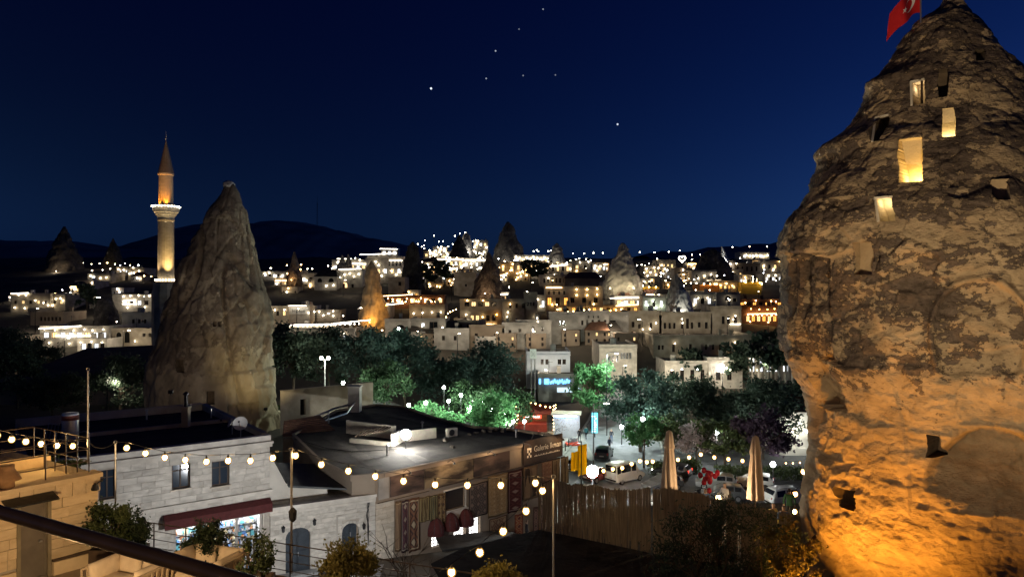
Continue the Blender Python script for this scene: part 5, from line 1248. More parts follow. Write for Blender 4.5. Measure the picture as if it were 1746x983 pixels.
for (a, c, h0, h1) in ((F0, F1, 2.45, 2.6), (F1, F2, 2.6, 3.05), (F2, F3, 3.0, 2.2)):
    q = MB(); L = (c - a).length; n = int(L / .034); dv = (c - a) / n; nn = Vector((-dv.y, dv.x, 0)).normalized()
    for k in range(n):
        if noise.noise(Vector((k * .11, a.x, 0))) > .30 and rng.random() < .45: continue
        p = a + dv * k; h = lerp(h0, h1, k / n) + .12 * noise.noise(Vector((k * .05, 2, 0))) + rng.uniform(-.05, .05); w = .034
        z0 = ZD + .05 + (rng.random() < .12) * rng.uniform(.1, .7); o = len(q.v); j = nn * rng.uniform(-.012, .012)
        for (x, z) in ((0, z0), (1, z0), (1, ZD + h), (0, ZD + h)):
            q.v.append(Vector((p.x, p.y, z)) + dv.normalized() * w * (x - .5) + j + nn * .008 * (x - .5))
        q.f.append((o, o + 1, o + 2, o + 3))
    o = q.build('reed_screen', M_reed, fe, True); o["kind"] = "stuff"
    for k in range(int(L / 1.6) + 1): p = a + (c - a) * min(1, k * 1.6 / L) + nn * .04; MB().beam((p.x, p.y, ZD), (p.x, p.y, ZD + 2.4), .06).build('fence_post', M_wood, fe, True)
    for z in (.5, 1.4, 2.3): MB().beam(a + Vector((0, 0, z)) + nn * .04, c + Vector((0, 0, z)) + nn * .04, .03).build('fence_wire', M_wood, fe, True)
def parasol(px, pyt, pyb, Y, label):
    zt = P(px, pyt, Y).z; zb = P(px, pyb, Y).z; h = zt - zb; loc = P(px, pyb, Y); loc.z = ZD + .06
    t = thing('closed_parasol', label, 'parasol', loc, 0, None); o = zb - loc.z
    MB().tube([(0, 0, 0), (0, 0, o + h)], .035, 8).build('pole', M_wood, t)
    MB().lathe((0, 0, 0), [(.3, 0), (.3, .08), (.08, .1)], 14).build('base', M_metal, t)
    q = MB(); n = 32; prof = [(.02, h + .04), (.13, h * .985), (.20, h * .8), (.23, h * .74), (.19, h * .68), (.28, h * .4), (.34, h * .12), (.36, .02), (.33, 0)]
    for (r, z) in prof:
        for k in range(n): a = 2 * math.pi * k / n; rr = r * (1 + .22 * math.cos(8 * a + z * .8) * (r > .1)); q.v.append(Vector((rr * math.cos(a), rr * math.sin(a), o + z)))
    for j in range(len(prof) - 1):
        for k in range(n): q.f.append((j * n + k, j * n + (k + 1) % n, (j + 1) * n + (k + 1) % n, (j + 1) * n + k))
    q.build('canopy', M_canvas, t, smooth=True); MB().lathe((0, 0, o + h * .72), [(.235, -.03), (.245, 0), (.235, .03)], 16, False).build('tie_strap', M_cream, t)
    return t
parasol(1141, 734, 836, 37, 'closed peach parasol nearer the parked vans, left of the two')
parasol(1288, 743, 850, 35, 'closed peach parasol in front of the white car, right of the two')
# red cluster of balloons
ba = P(1211, 838, 38.5); bl = thing('balloon_bunch', 'bunch of shiny red balloons among the diners', 'balloons', (ba.x, ba.y, ZD + .06)); rng = random.Random(2)
Mb = mat('balloon_red', (.55, .015, .03), (.62, .02, .035), 3, .25, spec=.6); bz = P(0, 808, 38.5).z - (ZD + .06)
for k in range(16):
    p = Vector((rng.gauss(0, .15), rng.gauss(0, .13), bz + rng.gauss(0, .24))); MB().ball(p, .135, 12, 8, 1.15).build('balloon', Mb, bl, smooth=True)
MB().tube([(0, 0, 0), (0.05, 0, bz - .3)], .01, 4).build('ribbon', M_cream, bl)

# ---------------- people
def person_mesh(pose):
    J = {'pelvis': (0, 0, .95), 'spine': (0, .01, 1.15), 'chest': (0, .0, 1.36), 'neck': (0, .0, 1.50), 'headb': (0, -.02, 1.57), 'head': (0, -.03, 1.66), 'headt': (0, -.02, 1.74),
         'shl': (-.18, 0, 1.42), 'ell': (-.26, .02, 1.14), 'wrl': (-.25, -.10, .92), 'hal': (-.245, -.14, .83), 'shr': (.18, 0, 1.42), 'elr': (.26, .03, 1.14), 'wrr': (.26, -.06, .90), 'har': (.255, -.10, .81),
         'hil': (-.09, 0, .90), 'knl': (-.11, -.03, .50), 'anl': (-.11, .03, .09), 'tol': (-.12, -.14, .04), 'hir': (.09, 0, .90), 'knr': (.11, -.02, .50), 'anr': (.11, .05, .09), 'tor': (.12, -.12, .04)}
    if pose == 'walk': J.update(knl=(-.1, -.18, .52), anl=(-.1, -.22, .10), tol=(-.1, -.38, .06), knr=(.1, .06, .50), anr=(.1, .34, .16), tor=(.1, .22, .05), wrl=(-.26, .16, .94), hal=(-.25, .2, .86), wrr=(.26, -.2, .97), har=(.25, -.27, .9))
    if pose == 'sit':
        dz = -.42
        for k in list(J):
            if k not in ('knl', 'knr', 'anl', 'anr', 'tol', 'tor'): J[k] = (J[k][0], J[k][1], J[k][2] + dz)
        J.update(knl=(-.13, -.42, .52), anl=(-.13, -.40, .09), tol=(-.13, -.54, .04), knr=(.13, -.42, .52), anr=(.13, -.42, .09), tor=(.13, -.56, .04), ell=(-.27, -.05, .78), wrl=(-.18, -.32, .78), hal=(-.14, -.40, .80), elr=(.27, -.05, .78), wrr=(.16, -.32, .80), har=(.12, -.4, .82))
    RR = dict(pelvis=.145, spine=.13, chest=.15, neck=.055, headb=.075, head=.095, headt=.07, shl=.075, ell=.05, wrl=.035, hal=.03, shr=.075, elr=.05, wrr=.035, har=.03, hil=.095, knl=.062, anl=.042, tol=.035, hir=.095, knr=.062, anr=.042, tor=.035)
    ed = [('pelvis', 'spine'), ('spine', 'chest'), ('chest', 'neck'), ('neck', 'headb'), ('headb', 'head'), ('head', 'headt'), ('chest', 'shl'), ('shl', 'ell'), ('ell', 'wrl'), ('wrl', 'hal'), ('chest', 'shr'), ('shr', 'elr'), ('elr', 'wrr'), ('wrr', 'har'),
          ('pelvis', 'hil'), ('hil', 'knl'), ('knl', 'anl'), ('anl', 'tol'), ('pelvis', 'hir'), ('hir', 'knr'), ('knr', 'anr'), ('anr', 'tor')]
    ks = list(J); me = bpy.data.meshes.new('person_sketch'); me.from_pydata([J[k] for k in ks], [(ks.index(a), ks.index(c)) for a, c in ed], [])
    o = bpy.data.objects.new('person_sketch', me); COL.objects.link(o); sk = o.modifiers.new('s', 'SKIN'); o.modifiers.new('d', 'SUBSURF').levels = 2
    for i, k in enumerate(ks): me.skin_vertices[0].data[i].radius = (RR[k], RR[k] * (.75 if k in ('chest', 'spine', 'pelvis') else 1)); me.skin_vertices[0].data[i].use_root = k == 'pelvis'
    bpy.context.view_layer.update(); dg = bpy.context.evaluated_depsgraph_get(); m2 = bpy.data.meshes.new_from_object(o.evaluated_get(dg)); bpy.data.objects.remove(o)
    off = -.42 if pose == 'sit' else 0
    for p in m2.polygons:
        c = p.center; p.use_smooth = True; arm = abs(c.x) > .215
        if c.z > 1.71 + off or (c.z > 1.58 + off and c.y > .0): p.material_index = 3          # hair
        elif c.z > 1.475 + off: p.material_index = 0                                           # face, neck
        elif arm and (c.z < .95 + off * (1 if pose == 'sit' else 0) or (pose == 'sit' and c.y < -.28 and c.z > .7)): p.material_index = 0
        elif c.z > .93 + off: p.material_index = 1
        elif c.z < .085: p.material_index = 3
        else: p.material_index = 2
    return m2
PM = {k: person_mesh(k) for k in ('stand', 'walk', 'sit')}
M_skin = mat('skin', (.42, .27, .19), (.5, .33, .24), 4, .6); M_hair = mat('dark_hair', (.02, .015, .012), (.035, .025, .02), 8, .6)
def cloth(name, c): return mat('cloth_' + name, c, None, 6, .9)
def person(loc, rz, pose, shirt, legs, label, group=None):
    me = PM[pose].copy()
    for m in (M_skin, shirt, legs, M_hair): me.materials.append(m)
    o = bpy.data.objects.new('person', me); COL.objects.link(o); o.location = loc; o.rotation_euler = (0, 0, rz); return tag(o, label, 'person', group)
def gp(px, py, Z=None):
    Y = ybase_near(py, Z); return P(px, py, Y)
def ybase_near(py, Z): return (CAMZ - Z) * F / (py - CY)
cB, cW, cD, cO, cR_, cY = cloth('blue', (.10, .16, .30)), cloth('white', (.6, .6, .58)), cloth('dark', (.03, .03, .035)), cloth('orange', (.5, .2, .06)), cloth('rust', (.35, .12, .06)), cloth('yellow', (.6, .45, .12))
def gl(x, y, dz=.03): return (x, y, g(x, y) + dz)
person(gl(8.6, 93.5, .06), R(150), 'stand', cD, cD, 'person in black standing beside the lit kiosk shelves')
person(gl(9.6, 95.0, .06), R(200), 'walk', cloth('teal', (.04, .14, .16)), cD, 'person in a teal top walking past the kiosk')
person(gl(11.7, 88.0, .07), R(30), 'walk', cloth('navy', (.04, .05, .09)), cD, 'person in navy walking on the pale road by the parked car')
person(gl(12.6, 93.0, .07), R(10), 'stand', cD, cloth('jean', (.08, .11, .18)), 'person in black and jeans under the street tree')
def on_roof(px, Y): p = P(px, 800, Y); return (p.x, p.y, ZD + .06)
person(on_roof(1202, 37.2), R(20), 'sit', cloth('slate', (.10, .15, .26)), cD, 'person in a slate-blue top seated just before the red balloons')
person(on_roof(1236, 38.2), R(-60), 'sit', cloth('pale', (.55, .56, .58)), cD, 'person in a pale grey top seated to the right of the red balloons')
person(on_roof(1318, 34.6), R(30), 'sit', cY, cD, 'person in yellow seated before the white car')
person(on_roof(1336, 34.2), R(-20), 'sit', cB, cD, 'person in blue seated between the white car and the reddish tree')
person(on_roof(1346, 35.6), R(160), 'stand', cloth('green', (.03, .09, .05)), cD, 'person in a dark green shirt standing by the white car bonnet')
pr_ = W3.p(W3.uz(875, 905)[0], 0, 1.4); person((pr_.x, pr_.y, g(pr_.x, pr_.y) + .03), R(100), 'stand', cD, cD, 'person in black at the gallery doorway by the small red rug')
def chair(loc, rz, label, gr):
    t = thing('cafe_chair', label, 'chair', loc, rz, gr)
    MB().box((0, 0, .45), (.44, .44, .04)).build('seat', M_wood, t); MB().box((0, .21, .72), (.44, .03, .36)).build('backrest', M_wood, t)
    for (x, y) in ((-.19, -.19), (.19, -.19), (-.19, .19), (.19, .19)): MB().box((x, y, .215), (.035, .035, .43)).build('leg', M_metal, t)
    return t
for (px, Y, rz) in ((1202, 37.25, 20), (1236, 38.25, -60), (1318, 34.65, 30), (1336, 34.25, -20)):
    chair(on_roof(px, Y), R(rz), 'dark cafe chair under a seated diner on the roof terrace', 'cafe chairs of the roof terrace')

# lamps of our own building: an unseen lantern added to light the terrace, a street lamp on the lane below (both under the frame)
tl = thing('fill_lantern', 'unseen warm lantern added to light the terrace wall and shrubs', 'lamp', (-9.3, 13.6, ZF))
MB().tube([(0, 0, 0), (0, 0, 1.6)], .03, 8).build('post', M_metal, tl); MB().lathe((0, 0, 1.95), [(.12, 0), (.15, .05), (.02, .2)], 10).build('cap', M_metal, tl); MB().ball((0, 0, 1.78), .13, 12, 8).build('lamp_globe', emit('lantern_warm', (1, .62, .26), 6, False), tl)
light('fill_lantern_light', (-9.3, 13.9, ZF + 1.75), 760, (1, .66, .32), .15, tl)
def street_lamp(loc, h, rz, label, power, color, arm=1.2, globe=E_flood, group=None, rad=.18, spot=None, aim=None):
    t = thing('street_lamp', label, 'street lamp', loc, rz, group)
    MB().tube([(0, 0, 0), (0, 0, h)], [.09, .05], 8).build('post', M_metal, t); MB().tube([(0, 0, h - .05), (0, -arm * .6, h + .15), (0, -arm, h + .12)], .035, 6).build('arm', M_metal, t)
    MB().bbox((-.14, -arm - .5, h + .06), (.14, -arm + .05, h + .18)).build('lamp_head', M_metal, t); MB().bbox((-.12, -arm - .46, h - .01), (.12, -arm, h + .055)).build('lens', globe, t)
    if power:
        lo = WM[t.name] @ Vector((0, -arm - .22, h - .22)); light('street_lamp_light', lo, power, color, rad, t, spot, aim)
    return t
street_lamp((-8.2, 31.5, 0), 4.7, R(180), 'street lamp in the lane before the arched house', 2900, (.93, .96, 1), .8, spot=125, aim=(-14, 43, 3.0))

# bracket lamp added behind the camera to put warm light on the handrail
hl = thing('rail_fill_lamp', 'unseen warm bracket lamp added behind the camera to light the handrail', 'lamp', (-2.6, -1.6, 17.6)); MB().tube([(0, -.5, .1), (0, -.1, .25), (0, 0, .12)], .02, 6).build('bracket', M_metal, hl); MB().lathe((0, 0, -.1), [(.05, 0), (.11, .05), (.13, .2), (.03, .28)], 10).build('lantern', emit('bracket_glow', (1, .6, .25), 5, False), hl)
light('rail_fill_light', (-2.6, -1.4, 17.3), 120, (1, .62, .3), .12, hl)

cl_ = on_roof(1225, 35.2); t = thing('cafe_fill_lamp', 'hidden warm lamp added among the roof terrace tables to light the parasols', 'lamp', cl_); MB().tube([(0, 0, 0), (0, 0, 1.3)], .03, 8).build('post', M_metal, t); MB().ball((0, 0, 1.42), .13, 10, 8).build('lamp_globe', emit('cafe_glow', (1, .66, .3), 6, False), t)  # added behind the fence to light parasols, diners and balloons
light('cafe_fill_light', Vector(cl_) + Vector((0, -.35, 1.4)), 260, (1, .70, .40), .12, t)
# ================================================================ THE SQUARE: trees, kiosk, lamps, cars
def tree_proto(seed, h, rx, rz, cz, n, leaf, lm, nclump=27, spread=.165, trunk_r=.22, narrow=.6, hollow=.2):
    rng = random.Random(seed); f = clumpf(rx, rx, rz, cz, seed, nclump, spread, hollow)
    crown = leaves(n, f, leaf, rng, narrow=narrow).mesh('crown'); crown.materials.append(lm)
    b = MB(); b.tube([(0, 0, -.3), (.05, 0, h * .2), (.1, .05, cz * .7), (0, 0, cz + rz * .4)], [trunk_r, trunk_r * .8, trunk_r * .55, .03], 8)
    for k in range(9):
        a = rng.uniform(0, 6.28); z0 = lerp(cz - rz * .8, cz, rng.random()); l = rx * rng.uniform(.5, .85); b.tube([(.05, 0, z0), (l * .5 * math.cos(a), l * .5 * math.sin(a), z0 + rz * .3), (l * math.cos(a), l * math.sin(a), z0 + rz * rng.uniform(.4, .8))], [trunk_r * .4, trunk_r * .25, .02], 5)
    tr = b.mesh('trunk'); tr.materials.append(M_trunk); return crown, tr
def put_tree(proto, loc, s, rz, label, group=None, lm=None, name='tree', cat='tree'):
    t = thing(name, label, cat, loc, 0, group); crown, tr = proto
    for me, nm in ((crown, 'crown'), (tr, 'trunk')):
        if lm and nm == 'crown': me = me.copy(); me.materials.clear(); me.materials.append(lm)
        o = bpy.data.objects.new(nm, me); COL.objects.link(o); o.parent = t; o.scale = (s[0], s[0], s[1]) if isinstance(s, tuple) else (s, s, s); o.rotation_euler = (0, 0, rz)
    return t
TP1 = tree_proto(101, 10, 4.2, 3.6, 6.6, 5600, .24, L_tree); TP2 = tree_proto(102, 10, 3.8, 4.0, 6.4, 5200, .22, L_treed); TP3 = tree_proto(103, 6, 2.2, 2.0, 3.8, 3000, .17, L_bright, 26, trunk_r=.14)
TP4 = tree_proto(104, 9, 3.0, 3.3, 6.4, 5200, .21, L_bright, 30, trunk_r=.2); TP5 = tree_proto(105, 4, 1.5, 1.2, 2.6, 2400, .12, L_mid, 22, trunk_r=.09); TP6 = tree_proto(106, 9, 3.4, 4.2, 5.4, 6200, .2, L_treed, 40)
def gt(px, Y): x = (px - CX) / F * Y; return (x, Y, g(x, Y))
trees = [(500, 98, TP1, (1.0, 1.05), L_treed, 'dark leafy tree right beside the foot of the dark cone'), (560, 104, TP2, (1.05, .92), L_treed, 'dark tree with a tall twin lamp post before it'), (625, 100, TP1, (1.05, .98), L_blue, 'broad bluish-green tree in the park, behind the roof chimney stack'),
         (690, 106, TP2, (1.2, 1.02), L_blue, 'tall bluish park tree between the broad one and the lamp-lit path'), (655, 92, TP1, (.8, .72), None, 'lower green tree over the pale park path'),
         (760, 108, TP1, (1.2, 1.05), L_blue, 'large dark park tree in the middle of the row'), (832, 112, TP2, (1.25, 1.06), L_blue, 'large round dark tree left of the boxed sign on posts'), (735, 90, TP3, 1.0, None, 'small bright green tree glowing with lamps at the path'),
         (770, 90, TP3, .8, None, 'slim small tree with lit leaves beside a globe lamp'), (835, 88, TP3, (1.35, 1.25), None, 'yellow-green tree lit from within near the red stall'), (868, 93, TP1, (.72, .72), None, 'green tree rising left of the red stall'), (803, 97, TP1, (.8, .75), None, 'dense green tree behind the lamp-lit small trees'),
         (1092, 88, TP6, (1.05, 1.05), L_blue, 'big dark tree right of the pale road'), (1135, 96, TP6, (.8, .9), L_treed, 'dark tree behind the big one by the road'), (1190, 90, TP2, (1.0, .80), L_treed, 'grey-green broad tree before the white houses'),
         (1240, 92, TP1, (.95, .74), L_treed, 'broad dark tree left of the colonnaded house'), (1300, 84, TP2, (1.05, .86), L_treed, 'dark tree beside the big rock flank'), (1335, 90, TP1, (.9, .85), L_treed, 'dark tree half hidden behind the big rock'),
         (1098, 80, TP5, (1.3, 1.5), L_bright, 'small pale-trunked tree lit by a street light near the white van'), (1186, 78, TP5, (1.3, 1.35), L_pink, 'small tree with pale pinkish blossom under a lamp'), (1235, 77, TP5, (1.9, 1.55), L_mid, 'clipped round green tree between the parasols'),
         (1300, 74, TP5, (1.9, 1.9), L_pur, 'dark purple-leaved tree behind the right parasol'), (1150, 82, TP5, (1.5, 1.35), L_mid, 'round dark green tree beside the left parasol'), (22, 118, TP2, (1.0, 1.0), L_treed, 'black tree against the bright left restaurant'), (66, 122, TP1, (.8, .85), L_treed, 'second black tree near the bright left restaurant'),
         (30, 92, TP2, (.9, .8), L_treed, 'dark tree at the frame edge beyond the roof deck'), (205, 84, TP2, (.9, .7), L_treed, 'dark tree at the left foot of the dark cone'), (90, 80, TP1, (.8, .6), L_treed, 'low dark tree behind the solar heater')]
for i, (px, Y, pr, s, lm, lb) in enumerate(trees): put_tree(pr, gt(px, Y), s, i * 1.3, lb, 'trees of the square' if 480 < px < 1340 else 'dark trees of the left side', lm)
put_tree(TP4, gt(1012, 101), (1.0, 1.02), .6, 'vivid green tree lit brightly by a street lamp beside it', None, None)
# far dark trees in the town
TPf = tree_proto(107, 8, 3.2, 3.0, 4.6, 900, .5, L_treed, 18)
for i, (px, py, s, lb) in enumerate(((752, 487, 1.1, 'dark garden tree below the hill of lamps'), (728, 492, 1.0, 'dark garden tree next to the rounded rock'), (905, 480, 1.0, 'dark tree row piece below the yellow terrace house'), (925, 482, .9, 'dark tree below the yellow terrace house, right one'),                                      (1260, 660, 1.0, 'dark shrubby tree in front of the lit white house'), (1318, 655, 1.2, 'dark shrubby tree before the lit colonnade'), (1178, 655, .8, 'low dark tree before the white porch house'), (148, 530, .9, 'small cypress-like tree in the left hotel garden'), (300, 560, 1.0, 'dark tree behind the dark cone'))):
    Y = ybase(py); put_tree(TPf, ((px - CX) / F * Y, Y, gy(Y)), s, i, lb, 'trees of the town')
# hedges
def hedge(a, c, h, w, label, m, n, seed):
    rng = random.Random(seed); a = Vector(a); c = Vector(c)
    d = c - a; nn = Vector((-d.y, d.x, 0)).normalized()
    f = lambda r: a + d * r.random() + nn * w * .5 * r.uniform(-1, 1) + Vector((0, 0, h * r.random() ** .7 * (1 + .25 * noise.noise(Vector((r.random() * 9, 0, 0))))))
    return tag(leaves(n, f, .12, rng).build('hedge', m), label, 'hedge')
hedge(gl(-9.5, 87), gl(-2.5, 86), 1.1, 1.4, 'clipped hedge along the park path', L_mid, 2600, 1); hedge(gl(14.5, 77), gl(20, 78.5), 1.3, 1.6, 'leafy roadside hedge behind the white van', L_mid, 3000, 2); hedge(gl(21, 76), gl(30, 75), 1.2, 1.6, 'lamp-lit hedge behind the parked cars', L_mid, 3600, 3)
hedge(gl(30, 73), gl(37, 70), 1.4, 1.6, 'dark hedge below the arcade', L_treed, 2400, 4)
hedge(gl(-29, 86), gl(-19, 88), 1.4, 2.2, 'pale green bushes lit on the bank behind the old wall', L_mid, 3000, 5)

# ---------------- lamps of the square
def globe_lamp(loc, h, label, power=260, color=(.86, 1, .84), gm=E_green, group='globe lamps of the park', r=.2):
    t = thing('park_lamp', label, 'lamp', loc, 0, group)
    MB().tube([(0, 0, 0), (0, 0, h)], [.06, .04], 6).build('post', M_metal, t); MB().lathe((0, 0, h), [(.1, 0), (.12, .06), (.05, .1)], 8).build('collar', M_metal, t)
    MB().ball((0, 0, h + .1 + r), r, 10, 8).build('lamp_globe', gm, t)
    if power: light('park_lamp_light', Vector(loc) + Vector((0, -.45, h + .25)), power, color, .15, t)
    return t
PL = [(585, 652, 88, 'globe lamp shining over the pale bushes near the old wall'), (697, 690, 88, 'globe lamp low at the start of the park path'), (726, 686, 87, 'globe lamp beside a stone post at the path'), (757, 660, 93, 'globe lamp high in the small glowing tree'), (765, 683, 90, 'globe lamp behind the slim small tree'), (786, 673, 92, 'globe lamp at the trunk of the slim small tree'),
      (803, 696, 89, 'globe lamp low between the glowing trees'), (825, 684, 95, 'globe lamp in front of the dense green tree'), (838, 698, 91, 'globe lamp beside the yellow-green tree trunk'), (861, 706, 92, 'globe lamp behind the yellow-green tree'), (875, 718, 88, 'globe lamp with hexagon glass left of the red stall'), (894, 718, 88, 'globe lamp with hexagon glass right of its twin at the red stall'), (680, 560, 110, 'faint globe lamp lost in the dark park crowns')]
for (px, py, Y, lb) in PL:
    p = P(px, py, Y); z = g(p.x, p.y); globe_lamp((p.x, p.y, z), max(1.5, p.z - z - .3), lb, 620 if py > 600 else 200)
tw = gt(554, 92); t = thing('twin_street_lamp', 'tall pale post with two globe lamps above the old wall', 'street lamp', tw); hh = P(0, 612, 92).z - tw[2]
MB().tube([(0, 0, 0), (0, 0, hh)], [.1, .06], 8).build('post', mat('pale_post', (.4, .42, .4), None, 3, .6), t); MB().beam((-.5, 0, hh - .1), (.5, 0, hh - .1), .06).build('crossbar', M_metal, t)
for sx in (-.45, .45): MB().ball((sx, 0, hh + .15), .22, 10, 8).build('lamp_globe', E_white, t)
light('twin_street_lamp_light', (tw[0], tw[1] - .6, tw[2] + hh + .1), 500, (1, .95, .82), .2, t)
# street lamps along the road
sl = gt(1012, 99); hh = P(0, 600, 99).z - sl[2]; street_lamp((sl[0] + 1.6, sl[1] - 1.5, sl[2]), hh, R(55), 'tall street lamp in the crown of the vivid green tree', 6500, (.84, 1, .86), 1.2, E_cool)
sl = gt(1012, 70); hh = P(0, 688, 70).z - sl[2]; street_lamp(sl, hh, R(95), 'street lamp post over the parked cars, its head lit warm', 260, (1, .86, .6), 1.0, E_white)
gp_ = gt(1010, 63.5); gl_ = thing('glare_lamp', 'dazzling white lamp globe beside the yellow sheets', 'lamp', gp_); hh = P(0, 803, 63.5).z - gp_[2]
MB().tube([(0, 0, 0), (0, 0, hh - .3)], .05, 8).build('post', M_metal, gl_); MB().ball((0, 0, hh), .52, 18, 12).build('lamp_globe', E_flood, gl_); MB().lathe((0, 0, hh - .58), [(.2, 0), (.22, .06), (.1, .1)], 10).build('collar', M_metal, gl_)
light('glare_lamp_light', (gp_[0] - .1, gp_[1] - .75, gp_[2] + hh + .15), 5600, (.96, 1, .95), .3, gl_)
for (px, Y, py, lb, pw, c) in ((1096, 84, 715, 'round lamp lighting the pale-trunked small tree', 700, (.85, 1, .88)), (1222, 80, 737, 'round lamp behind the blossoming tree', 700, (.95, .98, .95)), (1318, 72, 792, 'small dim lamp on a thin post by the right parasol', 60, (1, .95, .9)), (1060, 92, 728, 'warm lamp hidden under the road tree', 260, (.9, .97, 1)), (1140, 96, 690, 'white lamp behind the grey-green tree', 500, (.9, .97, 1))):
    p = P(px, py, Y); z = g(p.x, p.y); globe_lamp((p.x, p.y, z), p.z - z - .3, lb, pw, c, E_cool if py > 700 else E_white, 'lamps of the parking side', .26)
# warm bulb strings by the parking and cafe
def px_string(label, lst, Y, r=.12, m=E_warm):
    ps = [P(x, y - 3, Y) for x, y in lst]; return string_lights(label, ps, ps, r, m, .1, .015)
px_string('row of warm bulbs along the lower edge of the parked vans', [(1029, 801), (1045, 798), (1061, 796), (1077, 789), (1091, 784), (1103, 786), (1113, 785)], 70, .13)
px_string('row of warm bulbs strung before the hedge between the parasols', [(1156, 782), (1175, 778), (1195, 773), (1218, 778), (1242, 781), (1266, 784)], 71, .13)
px_string('four amber bulbs hanging by the white car and the big rock', [(1370, 800), (1372, 823), (1356, 838), (1355, 868)], 36, .09, E_bulb)
px_string('tiny amber bulbs low by the rock flank', [(1340, 789), (1352, 789), (1364, 788), (1376, 788)], 62, .05)

# ---------------- kiosks and stalls
kx = gt(966, 97); k = thing('kiosk', 'brightly lit white newspaper kiosk covered in postcards', 'kiosk', kx, R(-8))
Wk, Dk, Hk = 3.4, 2.2, 3.1
MB().box((0, .5, Hk / 2), (Wk, Dk - 1, Hk)).build('cabin', mat('kiosk_white', (.42, .43, .46), (.5, .5, .53), 2, .6), k); MB().box((0, -.1, Hk + .08), (Wk + .5, Dk + .6, .16)).build('roof', M_white, k)
for kk in range(4): MB().box((-Wk / 2 + .45 + kk * .82, -.04, 1.45), (.66, .04, 2.3)).build('display_panel', emit('kiosk_panel', (.85, .92, 1), .32), k)
MB().box((-.1, -.62, Hk - .25), (Wk * .9, .06, .5)).build('header_sign', emit('kiosk_blue', (.08, .30, .75), 1.6), k)
b = MB(); rng = random.Random(3); x = -1.5
while x < 1.3:
    w = rng.uniform(.1, .24); b.box((x + w / 2, -.665, Hk - .25 + rng.uniform(-.03, .03)), (w, .02, .26)); x += w + .07
b.build('sign_marks', emit('kiosk_mark', (.95, .97, 1), 2.5), k)
b = MB()
for kk in range(150):
    b.box((rng.uniform(-1.6, 1.7), -.09, rng.uniform(.5, 2.6)), (rng.uniform(.06, .14), .02, rng.uniform(.08, .16)))
o = b.build('postcards', mat('postcard', (.05, .06, .08), (.55, .4, .3), 9, .7, contrast=(.45, .55)), k); o["kind"] = "stuff"
MB().box((0, -.35, Hk - .02), (Wk, .12, .05)).build('light_tube', emit('kiosk_tube', (.9, .96, 1), 9), k)
light('kiosk_light', Vector(kx) + Vector((.2, -1.9, 2.4)), 130, (.88, .95, 1), .3, k)
k2 = thing('postcard_rack', 'red-based spinning rack of goods before the kiosk', 'rack', gl(7.6, 92.0, .06)); MB().lathe((0, 0, 0), [(.9, 0), (.95, .2), (.7, .3)], 16).build('base', mat('red_cloth', (.6, .08, .05), None, 3, .8), k2)
b = MB(); [b.box((rng.uniform(-.6, .6), rng.uniform(-.3, .3), .35 + rng.random() * .5), (.18, .12, .2)) for _ in range(30)]; o = b.build('goods', mat('goods_mix', (.6, .5, .4), (.2, .3, .5), 9, .7), k2); o["kind"] = 'stuff'
k3 = thing('lit_totem_sign', 'tall narrow cyan lit sign beside the kiosk', 'sign', gl(10.9, 96.5, .05)); MB().box((0, 0, 1.9), (.75, .2, 2.6)).build('sign_face', emit('cyan_sign', (.1, .62, .8), 2.2), k3); MB().tube([(0, 0, 0), (0, 0, .6)], .08, 8).build('foot', M_metal, k3)
b = MB(); [b.box((rng.uniform(-.2, .2), -.11, .8 + i * .28), (rng.uniform(.2, .45), .02, .1)) for i in range(8)]; b.build('sign_marks', emit('kiosk_mark', (.95, .97, 1), 2.5), k3)
rs = gt(905, 100); k4 = thing('red_stall', 'small red-lit wooden food stall with a glowing red canopy', 'stall', rs)
MB().bbox((-2.2, -.2, 0), (2.2, 2.5, 1.1)).build('counter', mat('stall_red', (.20, .03, .02), None, 3, .8), k4); MB().bbox((-2.3, 2.4, 0), (2.3, 2.6, 3.4)).build('back_wall', M_tile, k4)
MB().slab([(-2.7, -1.2, 2.7), (2.7, -1.2, 2.7), (2.7, 2.7, 3.5), (-2.7, 2.7, 3.5)], .1).build('canopy', mat('canopy_red', (.16, .03, .02), None, 3, .85), k4)
for x in (-2.3, 2.3): MB().beam((x, -1.0, 0), (x, -1.0, 2.7), .1).build('post', M_wood, k4)
MB().box((0.2, -1.3, 2.35), (2.4, .06, .5)).build('lit_sign', emit('red_sign', (1, .10, .05), 1.4), k4); MB().box((.2, -1.34, 2.35), (1.9, .03, .2)).build('sign_band', emit('kiosk_mark2', (1, .85, .8), 3), k4)
light('stall_light', Vector(rs) + Vector((0, .6, 2.3)), 75, (1, .6, .35), .2, k4)
for (dx, dy) in ((-1.9, 1.0), (3.2, -1.0)):
    q = MB(); base = Vector(rs) + Vector((dx, dy, 0))
    tt = thing('fairy_light_pole', 'post wound with warm fairy lights left of the red stall' if dx < 0 else 'post wound with warm fairy lights between red stall and kiosk', 'post', base)
    MB().tube([(0, 0, 0), (0, 0, 4.0)], .12, 8).build('post', M_trunk, tt)
    for kk in range(46): a = kk * 1.1; q.octa((.17 * math.cos(a), .17 * math.sin(a), .3 + kk * .08), .05)
    o = q.build('fairy_lights', E_warm, tt); o["kind"] = 'stuff'
string_lights('loose warm fairy lights above the red stall', [P(888, 690, 97), P(905, 682, 97), P(925, 688, 97), P(945, 692, 97)], [P(x, y, 97) for x, y in ((890, 690), (897, 686), (905, 683), (913, 685), (921, 688), (930, 690), (938, 691))], .09, E_warm)

